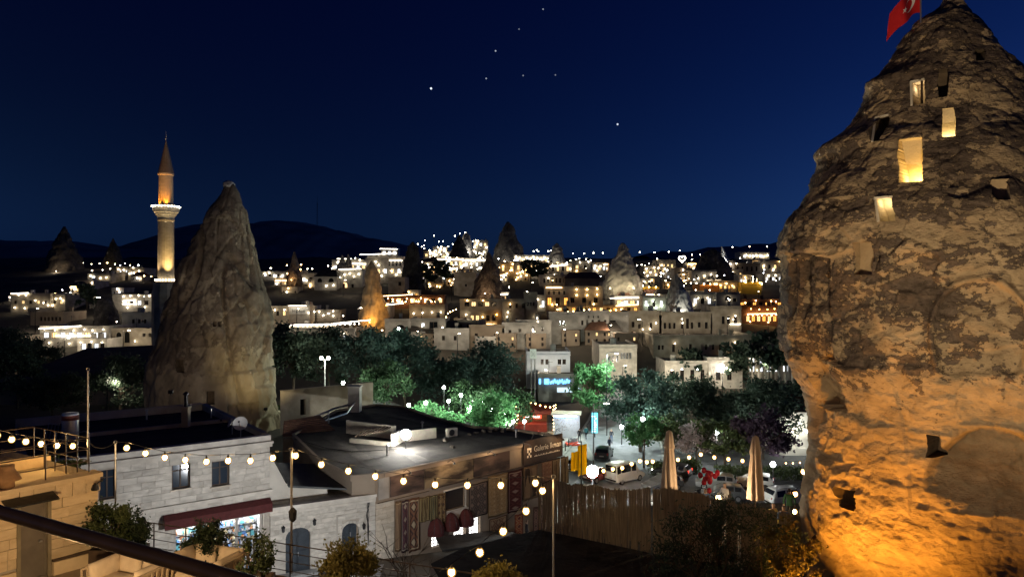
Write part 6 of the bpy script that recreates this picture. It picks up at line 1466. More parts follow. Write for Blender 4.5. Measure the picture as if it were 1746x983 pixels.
# ---------------- vehicles
M_tyre = mat('tyre', (.015, .015, .015), None, 9, .9); M_rim = mat('rim', (.35, .35, .36), None, 5, .35, metal=.8); E_tail = emit('tail_light', (1, .05, .02), 1.2, False); M_tailoff = mat('tail_lens', (.3, .02, .015), None, 5, .3); M_headl = mat('head_lens', (.6, .6, .6), None, 5, .15)
CARS = {'hatch': [(-2.0, .35, .62, .80, .80, .70), (-1.9, .25, .86, 1.0, .84, .74), (-1.55, .22, .92, 1.38, .86, .70), (-.9, .2, .93, 1.47, .87, .68), (.0, .2, .92, 1.46, .87, .67), (.65, .2, .90, 1.16, .87, .72), (.95, .2, .88, .92, .86, .80), (1.6, .22, .78, .80, .84, .78), (1.95, .28, .62, .66, .78, .70)],
        'van': [(-2.1, .35, .95, 1.2, .82, .78), (-2.05, .25, 1.0, 1.98, .86, .78), (-1.5, .2, 1.08, 2.06, .88, .80), (.0, .2, 1.08, 2.06, .88, .79), (.75, .2, 1.05, 1.88, .88, .76), (1.2, .2, .98, 1.08, .87, .80), (1.75, .22, .86, .88, .85, .80), (2.05, .3, .66, .70, .8, .72)],
        'wagon': [(-2.35, .35, .70, .85, .82, .72), (-2.25, .25, .95, 1.15, .88, .74), (-1.95, .22, .98, 1.62, .9, .72), (-1.0, .2, .98, 1.72, .91, .70), (.2, .2, .98, 1.70, .91, .69), (.85, .2, .96, 1.25, .9, .76), (1.15, .2, .94, .98, .9, .84), (2.0, .24, .86, .88, .88, .82), (2.3, .32, .66, .70, .82, .74)]}
def car(kind, loc, rz, paint, label, lit=False):
    st = CARS[kind]; t = thing('parked_car' if kind != 'van' else 'parked_van', label, 'van' if kind == 'van' else 'car', loc, rz, 'vehicles parked in the square')
    b = MB(); rings = []
    for (x, zb, zt, zr, hw, hr_) in st:
        pts = [(-hw * .85, zb), (-hw, zb + .12), (-hw * 1.01, (zb + zt) / 2), (-hw, zt), (-hr_ - .02, zr - .04), (-hr_ * .75, zr), (hr_ * .75, zr), (hr_ + .02, zr - .04), (hw, zt), (hw * 1.01, (zb + zt) / 2), (hw, zb + .12), (hw * .85, zb)]
        rings.append([Vector((x, y, z)) for y, z in pts])
    n = 12
    for r_ in rings: b.v += r_
    for i in range(len(rings) - 1):
        for k in range(n): b.f.append((i * n + k, i * n + (k + 1) % n, (i + 1) * n + (k + 1) % n, (i + 1) * n + k))
    b.f.append(tuple(reversed(range(n)))); b.f.append(tuple((len(rings) - 1) * n + k for k in range(n)))
    body = b.build('body', paint, t, smooth=False)
    body.modifiers.new('round', 'BEVEL').width = .03
    def lerpv(i, f, k): return rings[i][k].lerp(rings[min(i + 1, len(rings) - 1)][k], f)
    cab = [i for i in range(len(st)) if st[i][3] - st[i][2] > .3]; i0, i1 = cab[0], cab[-1]
    for sgn, (lo, hi) in ((-1, (3, 4)), (1, (8, 7))):
        for i in range(i0, i1):
            q = []
            for (ii, f, kk, h) in ((i, .07, lo, .12), (i, .93, lo, .12), (i, .93, hi, .9), (i, .07, hi, .9)):
                a = lerpv(ii, f, lo); c = lerpv(ii, f, hi); p = a.lerp(c, h); q.append(p + Vector((0, sgn * .012, .0)))
            MB().add(q, [(0, 1, 2, 3) if sgn < 0 else (3, 2, 1, 0)]).build('side_window', M_pane, t)
    for (ia, ib, nm, sg) in ((i1, i1 + 1, 'windscreen', 1), (i0 - 1, i0, 'rear_window', -1)):
        lowi, hii = (ib, ia) if sg > 0 else (ia, ib)
        L4 = [rings[lowi][4].lerp(rings[hii][4], .12), rings[lowi][7].lerp(rings[hii][7], .12), rings[lowi][7].lerp(rings[hii][7], .9), rings[lowi][4].lerp(rings[hii][4], .9)]
        L4 = [Vector((p.x + sg * .03, p.y * .9, p.z + .02)) for p in L4]; MB().add(L4, [(0, 1, 2, 3)]).build(nm, M_pane, t)
    x0, x1 = st[0][0], st[-1][0]
    for x in (x0 + .78, x1 - .80):
        for sy in (-1, 1):
            w = MB().tube([(x, sy * .66, .31), (x, sy * .88, .31)], .31, 18).build('wheel', M_tyre, t); MB().tube([(x, sy * .86, .31), (x, sy * .895, .31)], .2, 12).build('rim', M_rim, w)
    for sy in (-1, 1):
        MB().box((x1 - .06, sy * .58, .62), (.1, .26, .13)).build('headlight', E_white if lit else M_headl, t); MB().box((x0 + .06, sy * .66, .86), (.12, .14, .26 if kind != 'van' else .34)).build('tail_light', E_tail if lit else M_tailoff, t)
        MB().box((.62 if kind != 'van' else .8, sy * .98, 1.0), (.1, .16, .12)).build('mirror', paint, t)
    MB().box((x0 - .0, 0, .45), (.06, 1.5, .16)).build('bumper', M_tyre, t); MB().box((x0 - .035, 0, .66), (.02, .5, .12)).build('number_plate', M_white, t)
    if kind == 'wagon':
        for sy in (-1, 1): MB().tube([(-1.6, sy * .6, 1.73), (.2, sy * .6, 1.75)], .02, 6).build('roof_rail', M_metal, t)
    return t
def cp_(name, c, m=.3): return mat('paint_' + name, c, tuple(x * 1.05 for x in c), 2, .28, metal=m, spec=.6)
Wt, Rd, Bk, Sv, Gy = cp_('white', (.62, .62, .60), 0), cp_('darkred', (.16, .03, .025)), cp_('black', (.02, .02, .022)), cp_('silver', (.38, .38, .38), .6), cp_('grey', (.14, .145, .15), .5)
car('van', gl(11.5, 74.5, .06), R(38), Wt, 'white delivery van with its rear doors towards us')
car('hatch', gl(8.8, 74.8, .06), R(42), Rd, 'dark red hatchback beside the white van')
car('hatch', gl(7.4, 79.0, .07), R(60), Gy, 'grey hatchback behind the yellow sheets')
car('hatch', gl(10.6, 84.5, .07), R(75), Bk, 'black car further up the pale road')
car('hatch', gl(16.6, 76.2, .06), R(150), Bk, 'black car nose-on right of the white van', True)
car('hatch', gl(14.6, 71.3, .06), R(205), Gy, 'dark hatchback parked between van and left parasol')
car('hatch', gl(7.9, 64.2, .06), R(20), Sv, 'silver car half hidden by the reed fence top')
car('hatch', gl(20.0, 71.8, .06), R(165), Sv, 'silver car between the parasols, left of the balloons')
car('hatch', gl(19.6, 68.0, .06), R(170), Gy, 'grey car in front of the silver one by the balloons')
car('hatch', gl(23.6, 72.0, .06), R(160), Wt, 'white hatchback right of the balloons')
car('wagon', gl(25.2, 66.2, .06), R(12), Wt, 'white estate car with roof rails behind the right parasol')
bi = gl(17.6, 68.6, .05); bk = thing('motor_scooter', 'parked dark motor scooter beside the left parasol', 'scooter', bi, R(30))
for x in (-.6, .6):
    w = MB(); w.tube([(x + .24 * math.cos(a), 0, .27 + .24 * math.sin(a)) for a in [k * 2 * math.pi / 14 for k in range(15)]], .05, 6); w.build('wheel', M_tyre, bk)
b = MB().tube([(-.55, 0, .5), (-.2, 0, .62), (.1, 0, .35), (.4, 0, .38), (.52, 0, .85)], [.13, .14, .1, .08, .06], 8); b.build('body', Bk, bk, smooth=True); MB().box((-.3, 0, .78), (.6, .26, .1)).build('seat', M_tyre, bk); MB().beam((.5, -.3, .98), (.5, .3, .98), .035).build('handlebar', M_metal, bk); MB().ball((.6, 0, .88), .08, 8, 6).build('headlight', M_headl, bk)

# bollards and pale posts along the road
for i, (x, y) in enumerate(((6.4, 88), (7.0, 90.5), (10.2, 99), (10.9, 102))):
    t = thing('bollard', 'short dark bollard at the kerb of the pale road', 'bollard', gl(x, y, .1), 0, 'bollards along the kerb'); MB().lathe((0, 0, 0), [(.09, 0), (.07, .06), (.06, .8), (.08, .85), (.03, .95)], 8).build('shaft', M_metal, t)

# ---------------- near trees: bare street tree, dark tree before the fence with orange-lit twigs
bt = thing('bare_tree', 'small leafless street tree in front of the hanging rugs', 'tree', (P(688, 980, 31).x, 31, 0)); b = MB(); rng = random.Random(12)
def limb(b, p, d, r, l, dep):
    e = p + d * l; m = p.lerp(e, .5) + Vector((rng.gauss(0, .04), rng.gauss(0, .04), 0)) * l; b.tube([p, m, e], [r, r * .8, r * .6], 5)
    if dep:
        for k in range(rng.choice((2, 3))):
            nd = (d + Vector((rng.gauss(0, .55), rng.gauss(0, .55), rng.gauss(.12, .3)))).normalized(); limb(b, p.lerp(e, rng.uniform(.6, 1)), nd, r * .6, l * rng.uniform(.62, .85), dep - 1)
limb(b, Vector((0, 0, -.1)), Vector((.03, 0, 1)), .09, 2.6, 4); b.build('trunk', M_trunk, bt)
nt_ = thing('dark_tree', 'dark spreading tree before the reed fence, its right twigs lit orange', 'tree', (P(1230, 1100, 25).x, 25, ZD + .05)); b = MB(); rng = random.Random(30)
for k in range(6): limb(b, Vector((rng.uniform(-.3, .3), 0, 0)), Vector((rng.uniform(-.7, .8), rng.uniform(-.2, .2), .8)).normalized(), .07, 1.7, 3)
b.build('branches', M_trunk, nt_)
f = clumpf(2.45, 1.1, 1.75, 2.5, 77, 60, .14, .1); leaves(9000, f, .06, random.Random(7), narrow=.42).build('crown', L_treed, nt_)
nt2 = thing('maple_shrub', 'orange-lit leafy twigs reaching over by the big rock foot', 'shrub', (P(1352, 1040, 24.2).x, 24.2, ZD + .05)); b = MB()
for k in range(6): limb(b, Vector((rng.uniform(-.1, .1), 0, 0)), Vector((rng.uniform(-.9, .5), rng.uniform(-.2, .2), .9)).normalized(), .035, 1.3, 3)
b.build('branches', M_trunk, nt2); f = clumpf(.95, .6, 1.1, 2.7, 78, 22, .13, .2); leaves(1500, f, .075, random.Random(8), narrow=.5).build('crown', L_or, nt2)
tag(MB().beam(P(1330, 978, 24.8), P(1400, 905, 27.5), .12, .1).build('roof_kerb', M_wood), 'dark timber edge slanting up to the big rock', 'kerb')
# the boxed sign on two posts, the blue neon
bs = gt(909, 112); t = thing('sign_on_posts', 'white boxed sign with a cross on two tall posts', 'sign', bs); hz = P(0, 603, 112).z - bs[2]
for x in (-.28, .28): MB().tube([(x, 0, 0), (x, 0, hz - .5)], .09, 6).build('post', M_steel, t)
MB().box((0, 0, hz), (1.0, .25, 1.5)).build('sign_box', mat('sign_white', (.62, .62, .58), None, 2, .7), t); b = MB().beam((-.3, -.14, hz - .45), (.3, -.14, hz + .45), .06, .02).beam((.3, -.15, hz - .45), (-.3, -.15, hz + .45), .06, .02); b.build('cross_mark', M_metal, t)
# ================================================================ THE TOWN ON THE SLOPE
LAMP_ME = {}
def lamp_mesh(m, r):
    k = (m.name, round(r, 2))
    if k not in LAMP_ME: me = MB().octa((0, 0, 0), r).mesh('wall_lamp'); me.materials.append(m); LAMP_ME[k] = me
    return LAMP_ME[k]
def house(label, x0, x1, yt, yb, m=M_beige, wins=(), lamps=(), strips=(), depth=9, yaw=0, Y=None, arches=(), roofm=M_roof2, lm=E_white, lr=1.0, pitched=None, group='houses of the town', below=14, name='stone_house', cat='house', parap=.35, frame=M_wood, cornice=True):
    """one house of the town: x0..x1, yt..yb as it reads from here; Y follows from where its foot meets the slope"""
    Y = Y or ybase(yb); s = Y / F; xc = (x0 + x1) / 2; a = P(x0, yb, Y); c = P(x1, yb, Y); zt = P(xc, yt, Y).z
    hw = (x1 - x0) / 2 * s; ca, sa = math.cos(R(yaw)), math.sin(R(yaw)); cx_, cy_ = (xc - CX) * s, Y
    w = Wall((cx_ - hw * ca, cy_ - hw * sa), (cx_ + hw * ca, cy_ + hw * sa)); 
    if w.n.y > 0: w.n = -w.n
    z0 = min(a.z, gy(Y)) - 2.5
    t = thing(name, label, cat, (cx_, cy_ + depth * .4, z0), 0, group)
    hs = [];
    def uzr(X0, X1, Y0, Y1):
        ua, za = w.uz(X0, Y0); ub, zb = w.uz(X1, Y1); return (max(.1, ua), min(w.L - .1, ub), zb, min(za, zt - .15))
    for (X0, X1, Y0, Y1, *_r) in list(wins) + list(arches): hs.append(uzr(X0, X1, Y0, Y1))
    hs2 = [h for h in hs if h[1] > h[0] + .05 and h[3] > h[2] + .05]
    b = MB(); holed(b, w, 0, w.L, z0, zt, hs2, .35); D = -depth
    b.add([w.p(w.L, z0), w.p(w.L, z0, D), w.p(w.L, zt, D), w.p(w.L, zt)], [(0, 1, 2, 3)]); b.add([w.p(0, z0), w.p(0, z0, D), w.p(0, zt, D), w.p(0, zt)], [(3, 2, 1, 0)]); b.add([w.p(0, z0, D), w.p(w.L, z0, D), w.p(w.L, zt, D), w.p(0, zt, D)], [(3, 2, 1, 0)])
    b.build('wall', m, t, True)
    if pitched:
        b = MB(); zr = zt + pitched
        q0, q1, q2, q3 = w.p(-.3, zt - .05, .35), w.p(w.L + .3, zt - .05, .35), w.p(w.L + .3, zt - .05, D - .3), w.p(-.3, zt - .05, D - .3); r0, r1 = w.p(min(1.5, w.L * .2), zr, D / 2), w.p(w.L - min(1.5, w.L * .2), zr, D / 2)
        b.add([q0, q1, q2, q3, r0, r1], [(0, 1, 5, 4), (2, 3, 4, 5), (1, 2, 5), (3, 0, 4), (3, 2, 1, 0)]); b.build('roof', roofm, t, True)
    else:
        b = MB(); b.add([w.p(0, zt - .02, -.2), w.p(w.L, zt - .02, -.2), w.p(w.L, zt - .02, D + .2), w.p(0, zt - .02, D + .2)], [(0, 1, 2, 3)]); rf = b.build('roof', roofm, t, True)
        b = MB(); ubox(b, w, -.05, w.L + .05, zt, zt + parap, -.25, .05); ubox(b, w, -.05, .2, zt, zt + parap, D, -.26); ubox(b, w, w.L - .2, w.L + .05, zt, zt + parap, D, -.26); b.build('parapet', m, t, True)
    hr = random.Random(label)
    if not pitched and w.L > 5:
        for _ in range(hr.choice((1, 2, 2))):
            u, o_ = hr.uniform(1, w.L - 1), -hr.uniform(1.5, depth - 1.5); k_ = hr.random(); c_ = w.p(u, zt, o_)
            if k_ < .4: MB().box(c_ + Vector((0, 0, .55)), (.6, .6, 1.2)).box(c_ + Vector((0, 0, 1.2)), (.75, .75, .1)).build('chimney', m, t, True)
            elif k_ < .7: MB().lathe(c_, [(.5, 0), (.52, .1), (.52, 1.1), (.3, 1.25)], 10).build('water_tank', M_pale, t, True)
            else: MB().tube([c_, c_ + Vector((0, 0, 2.2))], .05, 5).beam(c_ + Vector((-.6, 0, 2.0)), c_ + Vector((.6, 0, 2.0)), .05).build('aerial', M_metal, t, True)
    if cornice: b = MB(); ubox(b, w, -.08, w.L + .08, zt - .35, zt - .15, 0, .16); b.build('cornice', m, t, True)
    for (spec, h) in zip(list(wins), [uzr(*q[:4]) for q in wins]):
        kind = spec[4] if len(spec) > 4 else 'd'; pm = {'d': M_pane, 'w': E_winw, 'c': E_winc, 'o': E_wino}[kind]
        if h[1] <= h[0] + .05 or h[3] <= h[2] + .05: continue
        fw = min(.09, (h[1] - h[0]) * .12); b = MB(); u0, u1, e, f = h
        for (p, q, r_, s_) in ((u0, u0 + fw, e, f), (u1 - fw, u1, e, f), (u0 + fw, u1 - fw, f - fw, f), (u0 + fw, u1 - fw, e, e + fw), ((u0 + u1) / 2 - fw / 2, (u0 + u1) / 2 + fw / 2, e + fw, f - fw)): ubox(b, w, p, q, r_, s_, -.33, -.25)
        fo = b.build('window', frame, t, True); b = MB(); ubox(b, w, u0 + .01, u1 - .01, e + .01, f - .01, -.36, -.3); b.build('pane', pm, fo, True)
    for (X0, X1, Y0, Y1, *kd) in arches:
        h = uzr(X0, X1, Y0, Y1); c = (h[0] + h[1]) / 2; r = (h[1] - h[0]) / 2; rise = min(r, (h[3] - h[2]) * .6); zs = h[3] - rise; b = MB(); n = 10; arc = [(c + r * math.cos(math.pi * k / n), zs + rise * math.sin(math.pi * k / n)) for k in range(n + 1)]
        for k in range(n):
            (ua, za), (ub, zb) = arc[k], arc[k + 1]; b.add([w.p(ua, za, .01), w.p(ua, h[3] + .01, .01), w.p(ub, h[3] + .01, .01), w.p(ub, zb, .01)], [(0, 1, 2, 3)]); b.add([w.p(ua, za, .01), w.p(ub, zb, .01), w.p(ub, zb, -.34), w.p(ua, za, -.34)], [(0, 1, 2, 3)])
        ar_ = b.build('arch', m, t, True); b = MB(); ubox(b, w, h[0], h[1], h[2], h[3], -.5, -.34); b.build('arch_back', {'d': M_black, 'w': E_winw, 'c': E_winc, 'o': E_wino, 's': m}[kd[0] if kd else 'd'], ar_, True)
    for L_ in lamps:
        px, py = L_[:2]; mm = L_[2] if len(L_) > 2 else lm; o = L_[3] if len(L_) > 3 else .45; u, z = w.uz(px, py); r = max(.12, s * 1.05 * lr)
        lo = bpy.data.objects.new('wall_lamp', lamp_mesh(mm, r)); COL.objects.link(lo); lo.parent = t; lo.location = WM[t.name].inverted() @ w.p(u, z, o)
    for S_ in strips:
        (xa, ya, xb, yb_) = S_[:4]; mm = S_[4] if len(S_) > 4 else E_strip; o = S_[5] if len(S_) > 5 else .3; ua, za = w.uz(xa, ya); ub, zb = w.uz(xb, yb_); b = MB(); b.beam(w.p(ua, za, o), w.p(ub, zb, o), .12 * lr, max(.1, s * .8 * lr)); b.build('light_strip', mm, t, True)
    t['_'] = 0; del t['_']
    return t, w
def wrow(n, xa, xb, yt, yb, w, kinds='d'):
    out = []
    for k in range(n): x = lerp(xa, xb, k / max(1, n - 1)); out.append((x - w / 2, x + w / 2, yt, yb, kinds[k % len(kinds)]))
    return out
OR, WA, CO = E_or, E_warm, E_cool
# ---- left side
house('pale hotel high on the left with a lit terrace parapet', 18, 86, 502, 530, M_beige, wrow(5, 26, 78, 512, 518, 5, 'dwdwd'), [(33, 502), (46, 503), (62, 512), (76, 516), (27, 524), (44, 525), (70, 527), (84, 520)], [(20, 500, 50, 499)])
house('smaller lamp-dotted wing stepping up beside the left hotel', 86, 111, 505, 529, M_beige, wrow(2, 93, 104, 512, 518, 5, 'dw'), [(89, 510), (97, 509), (105, 508), (92, 520), (86, 526), (109, 512)], [(76, 527, 90, 510)])
house('long brown house with a row of small dark windows below the left hotel', 52, 108, 534, 552, M_brown, wrow(6, 70, 102, 540, 547, 4), [])
house('bright white restaurant with glowing canopies on the left', 68, 186, 558, 590, M_white, wrow(8, 78, 176, 566, 576, 9, 'cwcc'), [(78, 560), (96, 562), (112, 558), (128, 563), (146, 561), (160, 563), (178, 561), (86, 584), (120, 585), (150, 583), (170, 586)], [(68, 560, 140, 555), (96, 572, 165, 572)], name='restaurant', cat='restaurant')
house('low lit annex in front of the white restaurant', 132, 182, 580, 606, M_pale, wrow(4, 142, 174, 585, 596, 8, 'cd'), [(128, 606), (140, 583), (158, 582), (176, 583)])
house('square pale house with three dark windows left of the dark cone', 208, 262, 535, 562, M_pale, wrow(3, 227, 247, 544, 551, 5), [(201, 548)])
house('house with two arches below the square pale house', 190, 262, 562, 588, M_beige, [(243, 248, 568, 574, 'd'), (253, 258, 568, 574, 'd')], [(232, 581), (262, 588)], arches=[(197, 207, 566, 584), (211, 221, 565, 584)])
house('glowing white terrace house just left of the minaret', 192, 274, 504, 532, M_white, wrow(5, 212, 262, 512, 520, 7, 'cd'), [(212, 505), (224, 504), (238, 503), (256, 504), (268, 501), (248, 523), (230, 514), (219, 524)], [(210, 513, 232, 511), (210, 518, 234, 518)])
house('small lit house on the dark left hillside, the leftmost of three', 163, 190, 468, 479, M_beige, wrow(2, 172, 182, 471, 475, 3, 'w'), [(172, 474), (182, 473)])
house('small lit house on the dark left hillside, the middle of three', 198, 222, 456, 468, M_beige, wrow(2, 205, 215, 460, 464, 3, 'c'), [(203, 459), (212, 460)])
house('small lit house on the dark left hillside nearest the minaret', 218, 246, 458, 474, M_beige, wrow(3, 224, 240, 463, 468, 3, 'cw'), [(222, 466), (230, 465), (238, 462), (233, 470), (228, 456)])
house('lit low house under the lamps of the left hillside', 128, 160, 480, 492, M_beige, wrow(3, 134, 152, 484, 488, 4, 'wc'), [(134, 487), (148, 489), (158, 482)])
house('dark stone house cut by the left frame edge', -30, 12, 578, 640, M_beige, wrow(2, -10, 4, 590, 605, 5), [], depth=10)
house('low dark house with one bright doorway at the left edge', 12, 60, 622, 664, M_brown, [(32, 38, 634, 642, 'c')], [(35, 632)], depth=8)
# dark barn roof in front of the dark cone's left foot
bn = thing('dark_barn', 'large dark low barn roof left of the dark cone', 'building', P(150, 660, 92)); Yb = 92
b = MB(); q = [P(-40, 655, Yb), P(250, 652, Yb), P(262, 588, 112), P(150, 593, 112), P(20, 640, 100)]; b.add(q, [(0, 1, 2, 3, 4)]); b.build('roof', M_roof2, bn, True)
b = MB(); b.add([P(-40, 655, Yb), P(250, 652, Yb), P(250, 690, Yb), P(-40, 690, Yb)], [(0, 1, 2, 3)]); b.add([P(250, 652, Yb), P(262, 588, 112), P(262, 690, 112), P(250, 690, Yb)], [(0, 1, 2, 3)]); b.build('wall', M_brown, bn, True)
# ---- the minaret
mn = P(283, 480, 128); mz = 5.0; MTt = P(0, 236, 128).z - mz
def mzof(py): return P(0, py, 128).z - mz
mt = thing('minaret', 'slender lit minaret with a white-ringed balcony and pointed cap', 'minaret', (mn.x, mn.y, mz)); M_min = mat('minaret_stone', (.46, .37, .26), (.56, .46, .33), 1.2, .85, .3, stretch=(1, 1, 2.5))
MB().lathe((0, 0, 0), [(2.3, 0), (2.3, mzof(500)), (2.1, mzof(492)), (2.0, mzof(482))], 12).build('base', M_beige, mt)
MB().lathe((0, 0, 0), [(1.62, mzof(481)), (1.62, mzof(479)), (1.34, mzof(474)), (1.30, mzof(378)), (1.42, mzof(376)), (1.42, mzof(374)), (1.32, mzof(373))], 20).build('lower_shaft', M_min, mt, smooth=False)
MB().lathe((0, 0, 0), [(1.32, mzof(373)), (1.45, mzof(370)), (1.5, mzof(368)), (1.75, mzof(366)), (1.78, mzof(364)), (2.05, mzof(362)), (2.1, mzof(359)), (2.18, mzof(358)), (2.18, mzof(351)), (2.05, mzof(351)), (2.05, mzof(356)), (1.2, mzof(356.5))], 20).build('balcony', M_pale, mt)
MB().lathe((0, 0, 0), [(1.2, mzof(357)), (1.16, mzof(300)), (1.3, mzof(298)), (1.3, mzof(296)), (1.15, mzof(295))], 20).build('upper_shaft', M_min, mt)
MB().lathe((0, 0, 0), [(1.32, mzof(296)), (1.28, mzof(294)), (.05, mzof(239))], 20).build('cap', mat('lead_cap', (.20, .15, .11), (.27, .2, .15), 2, .6), mt)
b = MB().tube([(0, 0, mzof(240)), (0, 0, mzof(224))], .06, 6)
for (py, r) in ((236, .16), (232, .13)): b.ball((0, 0, mzof(py)), r, 8, 6)
b.build('finial', M_steel, mt)
for (py, r, n, nm) in ((352.5, 2.24, 26, 'balcony_light'), (477, 1.72, 22, 'base_light')):
    for k in range(n):
        a = 2 * math.pi * k / n; me = lamp_mesh(E_white, .11); o = bpy.data.objects.new(nm, me); COL.objects.link(o); o.parent = mt; o.location = (r * math.cos(a), r * math.sin(a), mzof(py))
for (dx, dy, py, pw, c, ax, apy) in ((1.9, -2.2, 477, 2600, (1, .70, .28), .3, 380), (-2.2, -2.0, 477, 900, (1, .72, .4), 0, 380), (.8, -1.6, 354, 650, (1, .36, .035), .3, 305), (-1.0, -1.5, 354, 480, (1, .36, .035), -.3, 305)):
    light('minaret_uplight', Vector((mn.x + dx, mn.y + dy, mz + mzof(py))), pw, c, .1, mt, 70, Vector((mn.x + ax, mn.y - .6, mz + mzof(apy))), .7)
floodlight((mn.x + 3.5, mn.y - 15, 12), (mn.x, mn.y, mz + mzof(268)), 15000, (1, .55, .22), 14, 'narrow floodlight on a left roof aimed at the minaret cap', .6)
# ---- centre left
house('lit little house at the foot of the church-like cone', 489, 514, 462, 475, M_beige, [(496, 500, 465, 473, 'o'), (504, 508, 465, 473, 'o')], [(490, 452), (514, 451), (513, 459)], lm=WA)
house('row of low lit cabins left of the church-like cone', 446, 490, 464, 475, M_pale, wrow(5, 452, 482, 467, 471, 4, 'cd'), [(462, 457), (452, 466), (460, 465), (469, 471), (481, 471)])
house('white two-part house with a lit porch beside the church-like cone', 513, 538, 467, 482, M_white, wrow(2, 518, 530, 473, 480, 5, 'cd'), [(519, 476), (523, 478), (525, 458), (533, 458)])
house('white house with two arched windows and a dark hipped roof', 536, 574, 471, 494, M_white, [], [(557, 487), (569, 486)], arches=[(541, 549, 474, 481), (560, 569, 474, 481)], pitched=2.2, roofm=M_roof)
house('pale house with lit arches behind the dark-roofed white house', 570, 618, 462, 491, M_pale, [(584, 588, 483, 491, 'd'), (599, 603, 484, 491, 'd')], [(588, 468), (597, 466), (612, 467), (580, 472), (604, 471)], [(578, 459, 616, 458)], arches=[(584, 592, 481, 492, 'w'), (596, 612, 474, 492, 's')])
house('bright white terraced hotel with glowing balconies', 566, 626, 444, 466, M_white, wrow(6, 572, 620, 452, 458, 5, 'cw'), [(560, 453), (568, 456), (606, 440), (614, 443)], [(575, 441, 600, 441), (575, 448, 624, 450), (575, 446, 590, 446)])
house('tall bright hotel with columns and strip-lit roof terrace', 626, 686, 438, 482, M_white, wrow(4, 664, 682, 445, 453, 3, 'd') + wrow(5, 634, 680, 458, 466, 5, 'cw'), [(641, 446), (632, 454), (646, 452), (655, 461), (668, 462), (676, 468), (682, 464), (651, 470), (640, 466)], [(614, 434, 676, 432), (648, 424, 678, 424.5), (664, 444, 686, 444)])
house('small lit pavilion on top of the tall bright hotel', 650, 678, 423, 438, M_pale, wrow(3, 655, 673, 428, 434, 5, 'c'), [(654, 432), (672, 431)], Y=None)
house('carved stone house hugging the orange cone', 662, 690, 474, 502, M_beige, [(679, 684, 480, 487, 'd')], [], pitched=None, roofm=M_tile)
house('restaurant terrace with four uplit bays and rows of hanging lamps', 698, 758, 521, 548, M_beige, [], [(706, 534), (721, 533), (737, 532), (752, 532), (760, 556)], [(640, 505, 702, 502, E_stripw), (660, 519, 688, 517)], lm=E_white, name='restaurant', cat='restaurant')
house('glass-fronted bar with hanging bulbs above the uplit restaurant bays', 660, 757, 505, 524, M_tile, wrow(8, 668, 750, 508, 516, 8, 'dw'), [(662 + k * 8, 508 + (k * 37 % 7), WA) for k in range(12)] + [(670 + k * 11, 514, WA) for k in range(8)], depth=7, name='restaurant', cat='restaurant')
house('pale blank house in front of the orange cone', 622, 662, 518, 548, M_pale, [(632, 636, 533, 538, 'd')], [(652, 543)])
house('dark stone house with a big round arch below the lamp-strung terrace', 656, 700, 546, 588, M_grey, [], [(683, 569, E_warm)], arches=[(674, 691, 553, 578)])
house('dark flat house with two dark windows right of the big arch', 700, 760, 545, 585, M_grey, [(718, 724, 550, 557, 'c'), (732, 746, 548, 560, 'd')], [(720, 556), (755, 558)])
house('plain house carrying a black name board over three lamps', 486, 530, 524, 552, M_pale, wrow(2, 473, 478, 547, 553, 3), [(497, 548), (509, 548), (520, 547)], [(490, 538, 526, 538)], frame=M_wood)
hid = bpy.data.objects['stone_house'] if False else None
hs_, hw_ = house('small pale house with a lit name sign reading hidden', 490, 528, 522, 536, M_white, [], [(491, 533), (527, 533)], [(494, 521, 524, 521, E_strip, .8)], depth=3, Y=ybase(552) - 1.5, cornice=False)
q = MB(); u0, z1 = hw_.uz(492, 524); u1, z0 = hw_.uz(526, 535); ubox(q, hw_, u0, u1, z0, z1, .02, .12); sb_ = q.build('sign_board', mat('sign_pale', (.6, .58, .54), None, 2, .8), hs_, True)
text_on(sb_, hw_, 'hidden', (u0 + u1) / 2, z0 + .35, .13, 1.05, M_black, align='CENTER')
house('house with lit balcony left of the name-board house', 455, 490, 524, 556, M_beige, wrow(3, 462, 484, 530, 538, 5, 'wd'), [(461, 526), (470, 528), (486, 528), (463, 546), (482, 554)])
house('long low white house edged with a bright string of lights', 480, 570, 556, 590, M_white, wrow(3, 545, 565, 568, 580, 4), [(493 + k * 8, 556 - k * .3) for k in range(16)] , [(481, 554, 600, 551), (570, 551, 632, 545)], depth=8)
house('white house with three tall lit windows above the park trees', 552, 604, 562, 596, M_white, [(564, 568, 570, 578, 'c'), (575, 579, 570, 578, 'c'), (585, 590, 570, 578, 'c'), (570, 573, 580, 586, 'd'), (577, 580, 580, 586, 'd')], [(566, 568), (577, 568), (588, 568)], depth=8, Y=ybase(598))
house('brown lean-to beside the white three-window house', 603, 628, 562, 592, M_brown, [], [], depth=6)
house('dim house on the dark bank with a few lights', 540, 580, 530, 548, M_grey, [], [(537, 531), (545, 531), (552, 537), (561, 534), (569, 530), (586, 538), (569, 538)], depth=6)
